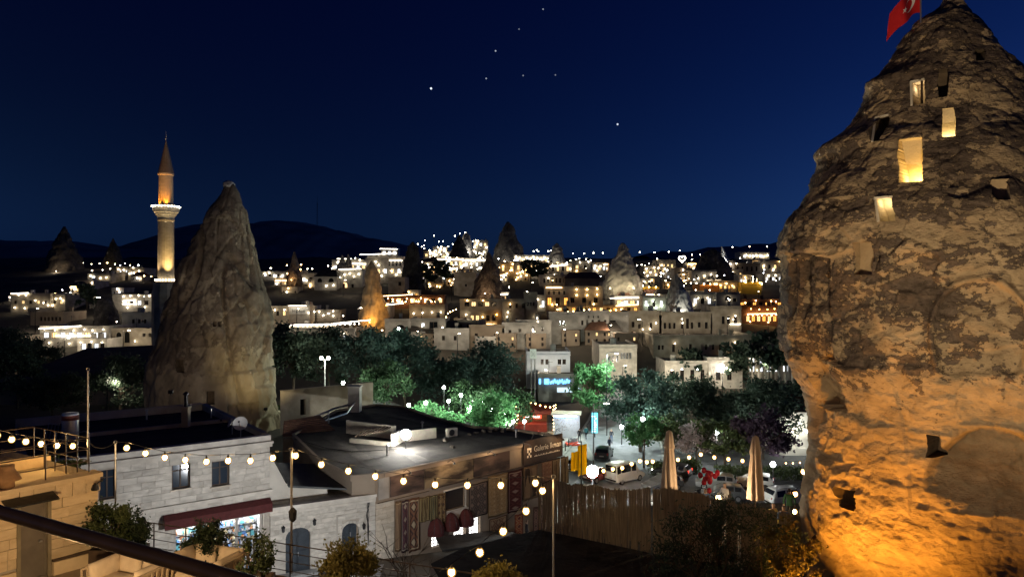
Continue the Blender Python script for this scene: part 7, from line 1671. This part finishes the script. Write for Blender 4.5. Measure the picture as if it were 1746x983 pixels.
# ---- upper town on the hill
HILL = [(722, 744, 428, 440), (738, 762, 421, 434), (752, 776, 430, 444), (776, 800, 426, 438), (800, 826, 428, 440), (742, 790, 440, 456), (790, 836, 441, 458), (724, 746, 446, 462), (748, 780, 456, 468), (700, 726, 470, 480), (808, 832, 410, 422)]
lab = ['small glowing house at the left end of the lamp-dotted hill', 'glowing house above it on the hill, left of the black cone', 'glowing house on the hill just left of the black cone foot', 'glowing house directly below the black cone', 'glowing house right of the black cone foot', 'wide white house with a lamp-lined terrace below the black cone', 'wide white house left of the brown cone tip', 'pale yellow gabled house on the hill', 'long lit house above the dark garden trees', 'low white-fenced house by the rounded rock', 'dim house high on the hill right of the crag']
for i, (x0, x1, yt, yb) in enumerate(HILL):
    rng = random.Random(i + 50)
    ws = wrow(max(2, int((x1 - x0) / 8)), x0 + 5, x1 - 5, lerp(yt, yb, .35), lerp(yt, yb, .75), 4, rng.choice(('cw', 'wc', 'cd'))); lp = [(rng.uniform(x0, x1), rng.uniform(yt - 1, yb)) for _ in range(int((x1 - x0) / 4.0))]
    house(lab[i], x0, x1, yt, yb, rng.choice((M_pale, M_beige, M_white)), ws, lp, [(x0 + 3, yt + 2, x1 - 3, yt + 2)] if i in (5, 6, 8) else [], depth=7, lr=1.0, pitched=2 if i in (7,) else None, roofm=M_tile)
house('bright white band house low on the hill by the dark trees', 752, 774, 467, 478, M_white, wrow(3, 757, 769, 471, 476, 5, 'c'), [(756, 471), (768, 470)])
house('pale tan blank house before the brown cone', 774, 812, 466, 502, M_beige, [(793, 796, 484, 488, 'd')], [])
house('yellow-lit house right of the brown cone', 852, 878, 448, 468, M_beige, wrow(2, 858, 872, 454, 462, 4, 'w'), [(858, 454, WA), (873, 460, WA), (864, 466, WA), (874, 450)], lm=WA)
house('yellow house with garden lamps on the upper slope', 876, 912, 447, 470, M_beige, wrow(3, 884, 906, 452, 460, 4, 'wd'), [(882 + k * 5, 466 - k * 1.2, WA) for k in range(6)] + [(897, 459, WA)], lm=WA)
house('white-lit terrace house on the skyline below street lamps', 876, 938, 436, 449, M_pale, wrow(6, 882, 932, 440, 445, 5, 'cw'), [(880 + k * 6, 438 + (k * 7 % 5)) for k in range(10)])
house('yellow-windowed house with a lit arch on the upper slope', 908, 938, 446, 470, M_beige, [(912, 922, 449, 456, 'w')], [(914, 444), (926, 442), (934, 446)], arches=[(930, 940, 456, 466, 'w')])
house('pale house with lamp-lit balcony left of the pale cone', 936, 975, 450, 472, M_beige, wrow(4, 943, 968, 454, 462, 4, 'dw'), [(942, 452), (950, 453), (958, 451), (965, 450), (972, 458), (982, 442)], [(938, 454, 968, 451)])
house('small house with bright lamps beside the skyline cone', 976, 1008, 446, 468, M_grey, wrow(2, 984, 998, 452, 460, 5, 'wd'), [(989, 447), (1003, 446), (999, 458, E_white, 1.0), (991, 468)])
house('lamp-lit white house left of the pale cone foot', 1010, 1034, 450, 466, M_white, wrow(3, 1014, 1030, 454, 460, 4, 'cw'), [(1015, 453), (1023, 454), (1031, 451), (1018, 461)])
house('long pale house with dark windows under the upper lamps', 920, 986, 470, 486, M_pale, wrow(9, 928, 982, 474, 482, 3), [(935, 474), (979, 472)])
house('roofed brown house above the uplit hotel', 964, 1026, 474, 490, M_brown, [], [], pitched=2.0, roofm=M_tile)
# ---- middle centre
house('orange-lit house with two glowing arches and upper gallery', 784, 856, 512, 558, M_beige, [(802, 808, 537, 546, 'w'), (811, 817, 537, 546, 'w'), (829, 835, 537, 547, 'd'), (839, 845, 537, 547, 'd')] + wrow(5, 796, 842, 514, 522, 8, 'dw'), [(823, 540, WA), (847, 536, OR), (797, 512, WA), (824, 512, WA), (795, 536)], [(800, 552, 826, 553, E_stripw), (830, 552, 846, 553, E_stripw)], arches=[(803, 824, 553, 566), (829, 846, 553, 566)], roofm=M_tile, name='arched_restaurant', cat='restaurant')
house('white annex with bright lamps left of the orange-lit house', 774, 804, 545, 562, M_white, wrow(2, 784, 796, 548, 556, 8, 'c'), [(786, 548), (797, 547), (768, 531, WA), (773, 529, WA), (778, 527, WA), (764, 534, WA), (761, 540, WA)])
house('strip-lit glass terrace above the orange-lit house', 832, 868, 500, 522, M_pale, wrow(4, 838, 862, 504, 512, 6, 'cw'), [(838, 506), (847, 505), (855, 508), (864, 512), (868, 490, E_white, 1.5)], [(834, 503, 866, 501)])
house('pale yellow house with dark windows and a lit lower wall', 856, 896, 512, 548, M_beige, [(868, 876, 502, 510, 'd')] + wrow(3, 870, 892, 517, 525, 4), [(866, 532), (865, 540), (870, 518, WA)])
house('narrow tan house next to the uplit hotel', 894, 916, 500, 548, M_beige, wrow(3, 900, 910, 515, 521, 3) + [(913, 919, 534, 546, 'd')], [(913, 540)])
house('white porch house with hanging lamps beside the uplit hotel', 908, 932, 505, 530, M_white, wrow(2, 914, 926, 512, 524, 5, 'dc'), [(917, 510), (912, 512), (922, 522), (899, 497)])
house('two-storey hotel with three strong uplights on its facade', 930, 1028, 490, 532, M_lime, wrow(4, 936, 962, 496, 502, 3) + wrow(3, 937, 965, 507, 520, 7, 'od') + wrow(3, 976, 1016, 507, 516, 7, 'd'), [(983, 493, WA, .35), (1001, 493, WA, .35), (1018, 492, WA, .35), (983, 503, WA, .35), (1001, 503, WA, .35), (1018, 502, WA, .35), (949, 519, WA), (1012, 518, WA), (941, 519, WA)], [(931, 490, 958, 490, E_stripw)], lm=WA, name='hotel', cat='hotel')
house('orange-glowing restaurant terrace in front of the uplit hotel', 946, 1092, 521, 536, M_beige, wrow(12, 955, 1084, 524, 530, 6, 'wdo'), [(950 + k * 9, 527 + (k * 5 % 6), (WA, OR, WA)[k % 3], 1.2) for k in range(16)], [(1050, 521, 1088, 519, E_stripw)], depth=5, name='restaurant', cat='restaurant', parap=.15)
house('white strip-lit bar with a broad flat canopy', 1048, 1096, 506, 524, M_pale, wrow(4, 1056, 1090, 512, 519, 8, 'wc'), [(1060, 516, WA), (1040, 522, E_warm, 1.2), (1089, 521)], [(1040, 508, 1092, 507), (1054, 519, 1074, 519, E_stripw)])
house('dark pergola house at the foot of the pale cone', 1028, 1096, 482, 504, M_grey, wrow(7, 1036, 1090, 486, 498, 4, 'dc'), [(1046, 493), (1058, 488), (1070, 492), (1074, 498), (1082, 488), (1096, 487)])
house('bright yellow lit wall with dark arches', 1088, 1124, 491, 504, mat('yellow_wall', (.62, .45, .06), (.7, .5, .08), 1, .8), [], [(1094, 489, WA, .6), (1106, 489, WA, .6), (1118, 489, WA, .6)], arches=[(1106, 1111, 496, 504), (1114, 1119, 496, 504)])
house('green-lit white house below the yellow wall', 1096, 1136, 506, 530, M_white, wrow(3, 1102, 1128, 512, 522, 5, 'cd'), [(1103, 520, E_green), (1113, 513, E_green), (1128, 521, E_green), (1118, 524, E_green)], lm=E_green)
house('grey house with three dark window pairs, middle of the slope', 936, 1000, 534, 582, M_grey, [(954, 957, 547, 555, 'd'), (960, 963, 547, 555, 'd')] + [(991, 995, 546, 554, 'd')], [(916, 542)], depth=9)
house('taller grey-tan house with four slim windows', 988, 1038, 532, 580, M_grey, wrow(4, 1000, 1032, 545, 554, 4) + wrow(3, 1004, 1020, 538, 542, 2), [], depth=9)
house('grey house with a low dark window in the middle of the slope', 1036, 1072, 534, 572, M_grey, [(1040, 1050, 546, 552, 'd'), (1054, 1058, 558, 562, 'c')], [(1056, 559)], depth=8)
house('pale house with a glowing wall lamp over its door', 1070, 1128, 532, 566, M_beige, [(1077, 1082, 548, 558, 'd'), (1088, 1093, 552, 560, 'd'), (1108, 1112, 550, 560, 'd')], [(1118, 550, E_white, .5), (1095, 561), (1108, 560)], depth=9)
house('long stone house with triple windows and a dark roofline', 1124, 1214, 534, 566, M_beige, wrow(3, 1134, 1150, 550, 560, 4) + [(1161, 1165, 548, 560, 'd'), (1170, 1175, 543, 560, 'd'), (1178, 1182, 549, 560, 'd'), (1190, 1195, 549, 558, 'd'), (1202, 1207, 549, 560, 'd')], [(1163, 550)], depth=9)
house('house with a small lit balcony behind the long stone house', 1212, 1264, 524, 566, M_beige, [(1231, 1236, 539, 552, 'd'), (1240, 1245, 539, 552, 'd'), (1251, 1257, 540, 553, 'd')], [(1253, 538), (1249, 544)], [(1244, 552, 1262, 552)], depth=8)
house('low dark grey house among the mid-slope roofs', 880, 940, 548, 590, M_grey, wrow(3, 893, 925, 556, 564, 4), [(917, 548)], depth=9)
house('blank dim house above the boxed sign', 856, 900, 552, 592, M_grey, [(867, 872, 562, 568, 'd'), (884, 889, 560, 566, 'd')], [], depth=8)
house('dim tan house behind the park crowns', 800, 860, 556, 592, M_brown, wrow(2, 812, 845, 568, 576, 5), [], depth=8)
house('dim grey house behind the big arch', 740, 800, 562, 594, M_grey, wrow(2, 756, 776, 572, 580, 5), [], depth=8)
# ---- lower row behind the square
house('blue-white house with two pairs of dark windows and a balcony', 898, 972, 602, 662, mat('blue_render', (.42, .45, .50), (.52, .55, .60), .6, .9, .3), [(922, 927, 612, 621, 'd'), (930, 935, 612, 621, 'd'), (951, 957, 612, 621, 'd'), (959, 965, 612, 621, 'd')], [], depth=9)
hs_, hw_ = house('modern white house with dark window bands and a shaded flank', 1022, 1086, 590, 650, M_white, [(1036, 1041, 606, 617, 'd'), (1043, 1048, 606, 617, 'd'), (1050, 1055, 606, 617, 'd')] + wrow(4, 1060, 1075, 601, 612, 4.2), [], depth=12, roofm=M_roof, yaw=0, frame=M_steel)
house('long lower stone house with wall lamps and paired windows', 1114, 1276, 574, 606, M_beige, [(1122, 1126, 588, 596, 'd'), (1128, 1132, 588, 596, 'd'), (1146, 1151, 587, 600, 'd'), (1175, 1180, 586, 596, 'd')] + wrow(5, 1204, 1252, 587, 596, 4), [(1150, 585, E_white, .5), (1252, 583, E_white, .5), (1236, 603, E_warm, .6), (1162, 604, E_white, .6)], depth=9)
house('white porch house with pilasters and a flat canopy', 1134, 1208, 618, 662, M_white, wrow(4, 1146, 1198, 630, 648, 7, 'd'), [(1160, 628, E_cool, 1.2), (1186, 628, E_cool, 1.2)], depth=8)
house('white house with one dazzling lamp over two dark windows', 1206, 1266, 612, 662, M_white, [(1221, 1229, 634, 648, 'd'), (1240, 1248, 634, 648, 'd')], [(1230, 627, E_flood, .9), (1236, 626, E_white, .9), (1242, 628, E_white, .9)], depth=8, lr=2.0)
house('tan upper storey above the lit colonnade', 1276, 1372, 572, 606, M_beige, wrow(5, 1286, 1336, 586, 596, 5), [], depth=9)
cs, cw = house('brightly lit colonnade of white pillars', 1276, 1372, 604, 648, M_white, wrow(5, 1283, 1340, 608, 634, 9, 'c'), [(1282, 612), (1300, 611), (1318, 612), (1334, 611), (1290, 630)], depth=7)
for k in range(7):
    u, z = cw.uz(1278 + k * 11.5, 640); q = MB(); zt_ = cw.uz(1278, 606)[1]; q.lathe(cw.p(u, z - 2, 1.2), [(.28, 0), (.24, .1), (.22, zt_ - z + 1.7), (.3, zt_ - z + 2)], 10); q.build('pillar', M_white, cs, True)
# arcade partly behind the rock
ac, awl = house('white arcade with lit arches half hidden by the big rock', 1330, 1420, 700, 770, M_pale, [], [(1352, 735, E_white, -.1), (1376, 736, E_white, -.1)], arches=[(1334, 1357, 716, 764, 's'), (1362, 1386, 716, 764, 's')], depth=6, Y=86, roofm=M_tile, pitched=1.6)
light('arcade_light', P(1362, 735, 84.6), 350, (.95, 1, .95), .3, ac)
# ---- right upper
house('red-orange lit restaurant with a row of arched lanterns', 1264, 1346, 524, 552, M_tile, wrow(8, 1276, 1340, 538, 548, 6, 'wo'), [(1278, 526, OR, 1.0), (1292, 527, OR, 1.0), (1306, 527, OR, 1.0), (1318, 526, OR, 1.0), (1334, 527, OR, 1.0)] + [(1274 + k * 8, 536 + (k % 2), WA, .6) for k in range(9)] + [(1278, 548, WA), (1309, 549, WA)], [(1274, 535, 1344, 534, E_stripw)], name='restaurant', cat='restaurant')
house('upper gallery of the red-orange restaurant', 1258, 1346, 512, 526, M_tile, wrow(8, 1266, 1340, 515, 520, 6, 'od'), [(1270, 516, WA), (1288, 512, WA), (1314, 513, WA), (1322, 514, WA), (1340, 516, WA)], depth=6, name='restaurant', cat='restaurant')
house('yellow glowing block with an open corner', 1264, 1298, 483, 500, mat('yellow_wall'  , (.62, .45, .06)), [], [(1270, 481, WA, .8), (1282, 480, WA, .8), (1294, 482, WA, .8), (1298, 484)], lm=WA)
house('orange-fronted cafe with a band of lettering lights', 1193, 1226, 487, 499, mat('orange_wall', (.6, .24, .06), (.68, .3, .08), 1, .8), [], [(1199, 484, WA, .7), (1210, 484, WA, .7), (1221, 484, WA, .7)], lm=WA)
house('house with a warm row of lights behind the orange cafe', 1214, 1258, 480, 498, M_beige, wrow(5, 1222, 1252, 486, 492, 4, 'wo'), [(1218, 484, WA), (1228, 486, WA), (1238, 483, WA), (1248, 487, WA)], lm=WA)
house('pale house with lit gables below the orange cafe', 1176, 1222, 500, 526, M_pale, wrow(3, 1186, 1210, 508, 518, 6, 'cd'), [(1183, 519), (1190, 508), (1206, 508), (1219, 511)])
house('grey house with an arched window below the yellow block', 1222, 1262, 500, 528, M_grey, [(1250, 1256, 508, 514, 'd')], [(1241, 509), (1243, 511)], arches=[(1236, 1247, 504, 512)])
house('round-roofed lamp-lit house near the heart light', 1120, 1152, 444, 462, M_beige, wrow(4, 1126, 1146, 450, 456, 3, 'w'), [(1120, 441, E_white), (1136, 461), (1147, 458), (1128, 452)])
house('lamp-dotted house left of the round-roofed one', 1098, 1122, 454, 470, M_beige, wrow(3, 1103, 1117, 459, 465, 3, 'wd'), [(1102, 458), (1109, 464), (1115, 456), (1118, 468), (1104, 470)])
house('dim house on the slope above the white knobbly rock', 1150, 1180, 458, 478, M_brown, wrow(2, 1158, 1172, 464, 470, 4), [(1164, 460), (1168, 471), (1127, 466)])
house('white house with a balcony of lamps on the right skyline', 1262, 1312, 430, 442, M_white, wrow(6, 1270, 1306, 434, 439, 4, 'cw'), [(1272 + k * 6, 435 + (k % 3)) for k in range(7)])
house('dark house with a row of windows below the right skyline', 1252, 1296, 450, 468, M_brown, wrow(5, 1258, 1290, 454, 462, 3), [(1255, 449), (1245, 450)])
house('white balustraded house on the right beside the big rock', 1304, 1340, 468, 482, M_white, wrow(6, 1308, 1336, 472, 478, 4, 'cd'), [(1310, 470), (1322, 469), (1334, 468)])
house('lamp-lit stepped house right of the white rock spire', 1296, 1338, 446, 464, M_beige, wrow(4, 1302, 1332, 451, 458, 4, 'wd'), [(1302, 453), (1329, 438, WA), (1329, 446, WA), (1318, 459), (1298, 475)])
house('pale house at the foot of the white rock spire', 1224, 1254, 446, 462, M_white, wrow(2, 1232, 1246, 450, 458, 5, 'c'), [(1232, 448), (1244, 449), (1250, 470)])
house('dotted dim house between the heart light and the spire', 1180, 1222, 462, 482, M_grey, wrow(3, 1188, 1214, 468, 474, 4, 'dw'), [(1190, 474), (1201, 470), (1212, 468), (1187, 483), (1222, 470)])
# houses packed in between the named ones
rng = random.Random(2024)
def infill(n, xa, xb, ya, yb_, label, group, warm):
    for i in range(n):
        w_ = rng.uniform(15, 30); h_ = rng.uniform(9, 17); x0 = lerp(xa, xb - w_, (i + rng.random()) / n); yb = rng.uniform(ya, yb_); nw = rng.choice((2, 3, 4)); two = h_ > 13
        ws = wrow(nw, x0 + 4, x0 + w_ - 4, yb - h_ * .62, yb - h_ * .30, 2.8, rng.choice(('dwd', 'wd', 'cdw', 'ddo' if warm else 'ddc')))
        if two: ws += wrow(nw, x0 + 4, x0 + w_ - 4, yb - h_ * .92, yb - h_ * .72, 2.4, rng.choice(('d', 'dw')))
        ar = [(x0 + w_ * .4, x0 + w_ * .4 + 5, yb - h_ * .28, yb - .3, rng.choice('dws'))] if rng.random() < .4 else []
        lp = [(x0 + rng.uniform(1, w_ - 1), yb - rng.uniform(.1, 1.0) * h_, rng.choice((E_white, E_white, E_warm, E_warm if warm else E_cool))) for _ in range(rng.choice((2, 3, 4)))]
        house(label, x0, x0 + w_, yb - h_, yb, rng.choice((M_pale, M_beige, M_beige, M_lime, M_grey)), ws, lp, [(x0 + 2, yb - h_ + 1, x0 + w_ - 2, yb - h_ + 1, rng.choice((E_strip, E_stripw)))] if rng.random() < .22 else [], depth=6, Y=ybase(yb) + 5, arches=ar, group=group, pitched=1.4 if rng.random() < .18 else None, roofm=rng.choice((M_roof2, M_tile)))
infill(13, 840, 1040, 462, 486, 'small lit stone house packed on the slope between brown cone and pale cone', 'packed houses of the middle slope', True)
infill(16, 1090, 1345, 458, 496, 'small lit stone house packed on the slope right of the pale cone', 'packed houses of the right slope', True)
infill(7, 690, 840, 468, 512, 'small lit stone house packed below the lamp-dotted hill', 'packed houses below the hill', True)
infill(8, 14, 255, 478, 548, 'small lit stone house scattered on the left hillside', 'scattered houses of the left hillside', False)
infill(5, 445, 615, 476, 512, 'small lit stone house scattered right of the dark cone', 'scattered houses beside the dark cone', False)
infill(9, 860, 1260, 512, 534, 'small lit stone house squeezed behind the grey mid-slope houses', 'packed houses of the lower slope', True)
for i in range(15):     # the dim lower rows above the park
    x0 = lerp(628, 1085, i / 15) + rng.uniform(-6, 6); w_ = rng.uniform(26, 42); yb = rng.uniform(574, 604); h_ = rng.uniform(20, 30); n_ = rng.choice((2, 3))
    ws = wrow(n_, x0 + 6, x0 + w_ - 6, yb - h_ * .85, yb - h_ * .62, 3.6, rng.choice(('d', 'd', 'dw'))) + wrow(n_, x0 + 6, x0 + w_ - 6, yb - h_ * .45, yb - h_ * .2, 3.6, 'd')
    house('dim stone house packed in the lower rows above the park', x0, x0 + w_, yb - h_, yb, rng.choice((M_grey, M_brown, M_beige)), ws, [(x0 + rng.uniform(3, w_ - 3), yb - h_ * .5, rng.choice((E_white, E_warm)))] if rng.random() < .35 else [], depth=7, Y=ybase(yb), yaw=rng.uniform(-14, 14), group='dim houses of the lower rows', pitched=1.6 if rng.random() < .25 else None, roofm=rng.choice((M_roof2, M_tile)))
# heart-shaped light
hp = P(1163, 441, 300); t = thing('heart_light', 'white heart-shaped light on a post on the right slope', 'lamp', (hp.x, hp.y, gy(300) - 1)); hz = hp.z - gy(300) + 1
MB().tube([(0, 0, 0), (0, 0, hz - .8)], .1, 6).build('post', M_metal, t)
pts = [(.085 * 16 * math.sin(a) ** 3, 0, hz + .085 * (13 * math.cos(a) - 5 * math.cos(2 * a) - 2 * math.cos(3 * a) - math.cos(4 * a))) for a in [k * 2 * math.pi / 28 for k in range(29)]]
MB().tube(pts, .2, 6).build('heart_outline', E_strip, t)
# blue neon in the trees
bn_, bw_ = house('dark shopfront with a blue neon scrawl under the blue-white house', 918, 992, 640, 672, M_grey, [], [], depth=5, Y=118)
q = MB(); rng = random.Random(44); 
for (xa, xb) in ((919, 922), (928, 936)): u0, z1 = bw_.uz(xa, 645); u1, z0 = bw_.uz(xb, 654); ubox(q, bw_, u0, u1, z0, z1, .1, .2)
pts = []
for k in range(40): u, z = bw_.uz(938 + k * .85, 650 + 3.2 * math.sin(k * 1.25) + 1.5 * math.sin(k * .5)); pts.append(bw_.p(u, z, .15))
q.tube(pts, .1, 5); q.build('neon_sign', emit('neon_blue', (.12, .45, 1), 3), bn_, True)
q = MB(); u0, z1 = bw_.uz(950, 660); u1, z0 = bw_.uz(990, 668); ubox(q, bw_, u0, u1, z0, z1, .05, .1); q.build('lit_shopfront', emit('shop_cool', (.7, .9, 1), .9), bn_, True)
# old wall with a doorway, chimney stack and hoses behind the gallery
ow = thing('old_wall', 'old tan plastered wall with a black doorway beside the dark cone', 'wall', P(540, 720, 78)); w = Wall((P(478, 0, 76).x, 76), (P(636, 0, 83).x, 83)); d_ = w.rect(512, 521, 680, 707)
b = MB(); holed(b, w, 0, w.L, 0, 6.4, [d_], .4); b.add([w.p(0, 6.4), w.p(w.L * .75, 6.4), w.p(w.L, 4.2), w.p(w.L, 6.4)], [(0, 1, 2)]); b.add([w.p(0, 6.4), w.p(w.L, 6.4), w.p(w.L, 6.4, -.5), w.p(0, 6.4, -.5)], [(0, 1, 2, 3)]); b.build('wall', M_beige, ow, True); b = MB(); ubox(b, w, d_[0], d_[1], d_[2], d_[3], -.6, -.4); b.build('doorway', M_black, ow, True)
light_p = None
ck = PZ(605, 700, 5.3); t = thing('roof_chimney', 'square pale chimney stack with hoses at the back of the gallery roof', 'chimney', (ck.x, ck.y, 5.0)); MB().box((0, 0, 1.3), (1.1, 1.1, 2.6)).build('stack', M_pale, t); MB().box((0, 0, 2.66), (1.3, 1.3, .14)).build('cap', M_pale, t)
MB().tube([(-.3, -.5, 1.0), (-1.5, -1.5, .8), (-3.0, -4, .35), (-4.0, -6, .3)], .1, 6).build('hose', M_steel, t); MB().tube([(.1, -.6, 1.2), (-.2, -2.5, .5), (-1.5, -5, .3), (-3.2, -6.5, .28)], .08, 6).build('hose', M_steel, t)
sh_ = thing('tiled_shed', 'low shed roof of old brown tiles beside the old wall', 'building', PZ(540, 728, 4.6)); b = MB(); rows = 9
a0, a1, c1, c0 = PZ(482, 742, 5.2), PZ(575, 736, 5.2), PZ(545, 706, 6.0), PZ(484, 716, 6.0)
for k in range(rows):
    f0, f1 = k / rows, (k + 1) / rows; p0 = a0.lerp(c0, f0); p1 = a1.lerp(c1, f0); p2 = a1.lerp(c1, f1) + Vector((0, 0, -.05)); p3 = a0.lerp(c0, f1) + Vector((0, 0, -.05)); MB().slab([p0, p1, p2, p3], .09).build('tile_course', M_tile, sh_, True)
MB().prism([(a0.x, a0.y), (a1.x, a1.y), (c1.x, c1.y), (c0.x, c0.y)], 0, 4.95).build('wall', M_beige, sh_, True)

# ---- free-standing lamps of the town
rng = random.Random(99)
far = [(462, 457), (735, 432), (880, 443), (910, 428), (915, 426), (918, 428), (935, 428), (939, 427), (977, 432), (996, 432), (1012, 431), (1028, 431), (1115, 430), (1116, 430), (1140, 429), (1159, 427), (1091, 430), (1180, 434), (1194, 434), (1249, 421), (1278, 420), (1308, 420), (1328, 419), (784, 398), (793, 396), (776, 402), (741, 428), (752, 424), (764, 420), (772, 416), (798, 424), (820, 432), (808, 428),
       (120, 446), (130, 449), (142, 448), (156, 450), (170, 449), (183, 448), (196, 450), (205, 452), (213, 449), (222, 452), (236, 452), (240, 458), (246, 470), (258, 471), (157, 461), (175, 460), (188, 458), (94, 500), (113, 500), (120, 499), (137, 501), (150, 503), (170, 507), (106, 494), (141, 487), (868, 489), (1127, 465), (1131, 466), (988, 440), (860, 445), (850, 441), (1086, 452), (1094, 451), (1180, 442), (1210, 455), (1262, 440), (1290, 478), (1290, 476), (1306, 480)]
for k in range(60): far.append((rng.uniform(700, 830), 400 + 62 * rng.random() ** .7))
for k in range(55): far.append((rng.uniform(1095, 1335), rng.uniform(447, 500)))
for k in range(45): far.append((rng.uniform(850, 1030), rng.uniform(440, 482)))
for k in range(16): far.append((rng.uniform(470, 690), rng.uniform(452, 480)))
MBp = MB().tube([(0, 0, -4), (0, 0, 0)], .06, 4).mesh('post'); MBp.materials.append(M_metal)
for (px, py) in far:
    yb = min(py + 9, 560); Y = ybase(max(yb, 447)); s = Y / F; p = P(px, py, Y); m = rng.choice((E_white, E_white, E_warm, E_cool)) if py > 440 else E_white
    left, hill, sky_ = px < 300, 700 < px < 835, py < 440 and px > 850
    lb, gr = (('tiny white lamp on the dark hillside left of the minaret', 'lamps of the left hillside') if left else ('tiny lamp on the lamp-dotted hill below the crag', 'lamps of the hill') if hill else ('white street lamp in the row along the skyline', 'skyline street lamps') if sky_ else ('small lamp among the terraces of the far slope', 'lamps of the far slope'))
    t = thing('far_lamp', lb, 'lamp', (p.x, p.y, p.z), 0, gr)
    o = bpy.data.objects.new('lamp_globe', lamp_mesh(m, s * rng.uniform(.7, 1.15))); COL.objects.link(o); o.parent = t
    o = bpy.data.objects.new('post', MBp); COL.objects.link(o); o.parent = t; o.location = (0, .2, -s * .5)

# street lamps in the lanes, mostly added to brighten the houses of the slope
tops = [(o.location.x / o.location.y, o.location.y, o["label"]) for o in COL.objects if o.get("group") == 'houses of the town']
used_l = set()
for i, (px, pb, pw) in enumerate(((905, 600, 260), (965, 596, 260), (1040, 588, 260), (1095, 578, 220), (1165, 577, 220), (1240, 576, 200), (850, 602, 260), (780, 604, 260), (715, 600, 220), (650, 598, 200), (610, 560, 180), (935, 672, 380), (1004, 676, 420), (1062, 664, 380), (1150, 672, 420), (1232, 674, 420), (1312, 656, 380), (110, 612, 260), (210, 598, 280), (60, 562, 240), (160, 540, 240), (246, 538, 200), (506, 562, 200), (585, 504, 240), (480, 500, 260), (770, 508, 200), (905, 508, 200), (1110, 508, 160), (183, 684, 300))):
    Y = (ybase(pb) if pb < 680 else 84) - 3; x = (px - CX) / F * Y
    near = sorted(tops, key=lambda q: abs(q[0] - (px - CX) / F) * 150 + abs(q[1] - Y - 4) * .35)
    nm = next((q[2] for q in near if q[2] not in used_l), near[0][2]); used_l.add(nm)
    street_lamp((x, Y, g(x, Y) - .3), 5.2, R(180 + (i * 37) % 60 - 30), ' '.join(('lane lamp before the ' + nm).split()[:16]), pw * 1.35, (1, .86, .66), 1.0, E_white, 'lane fill lamps of the town')
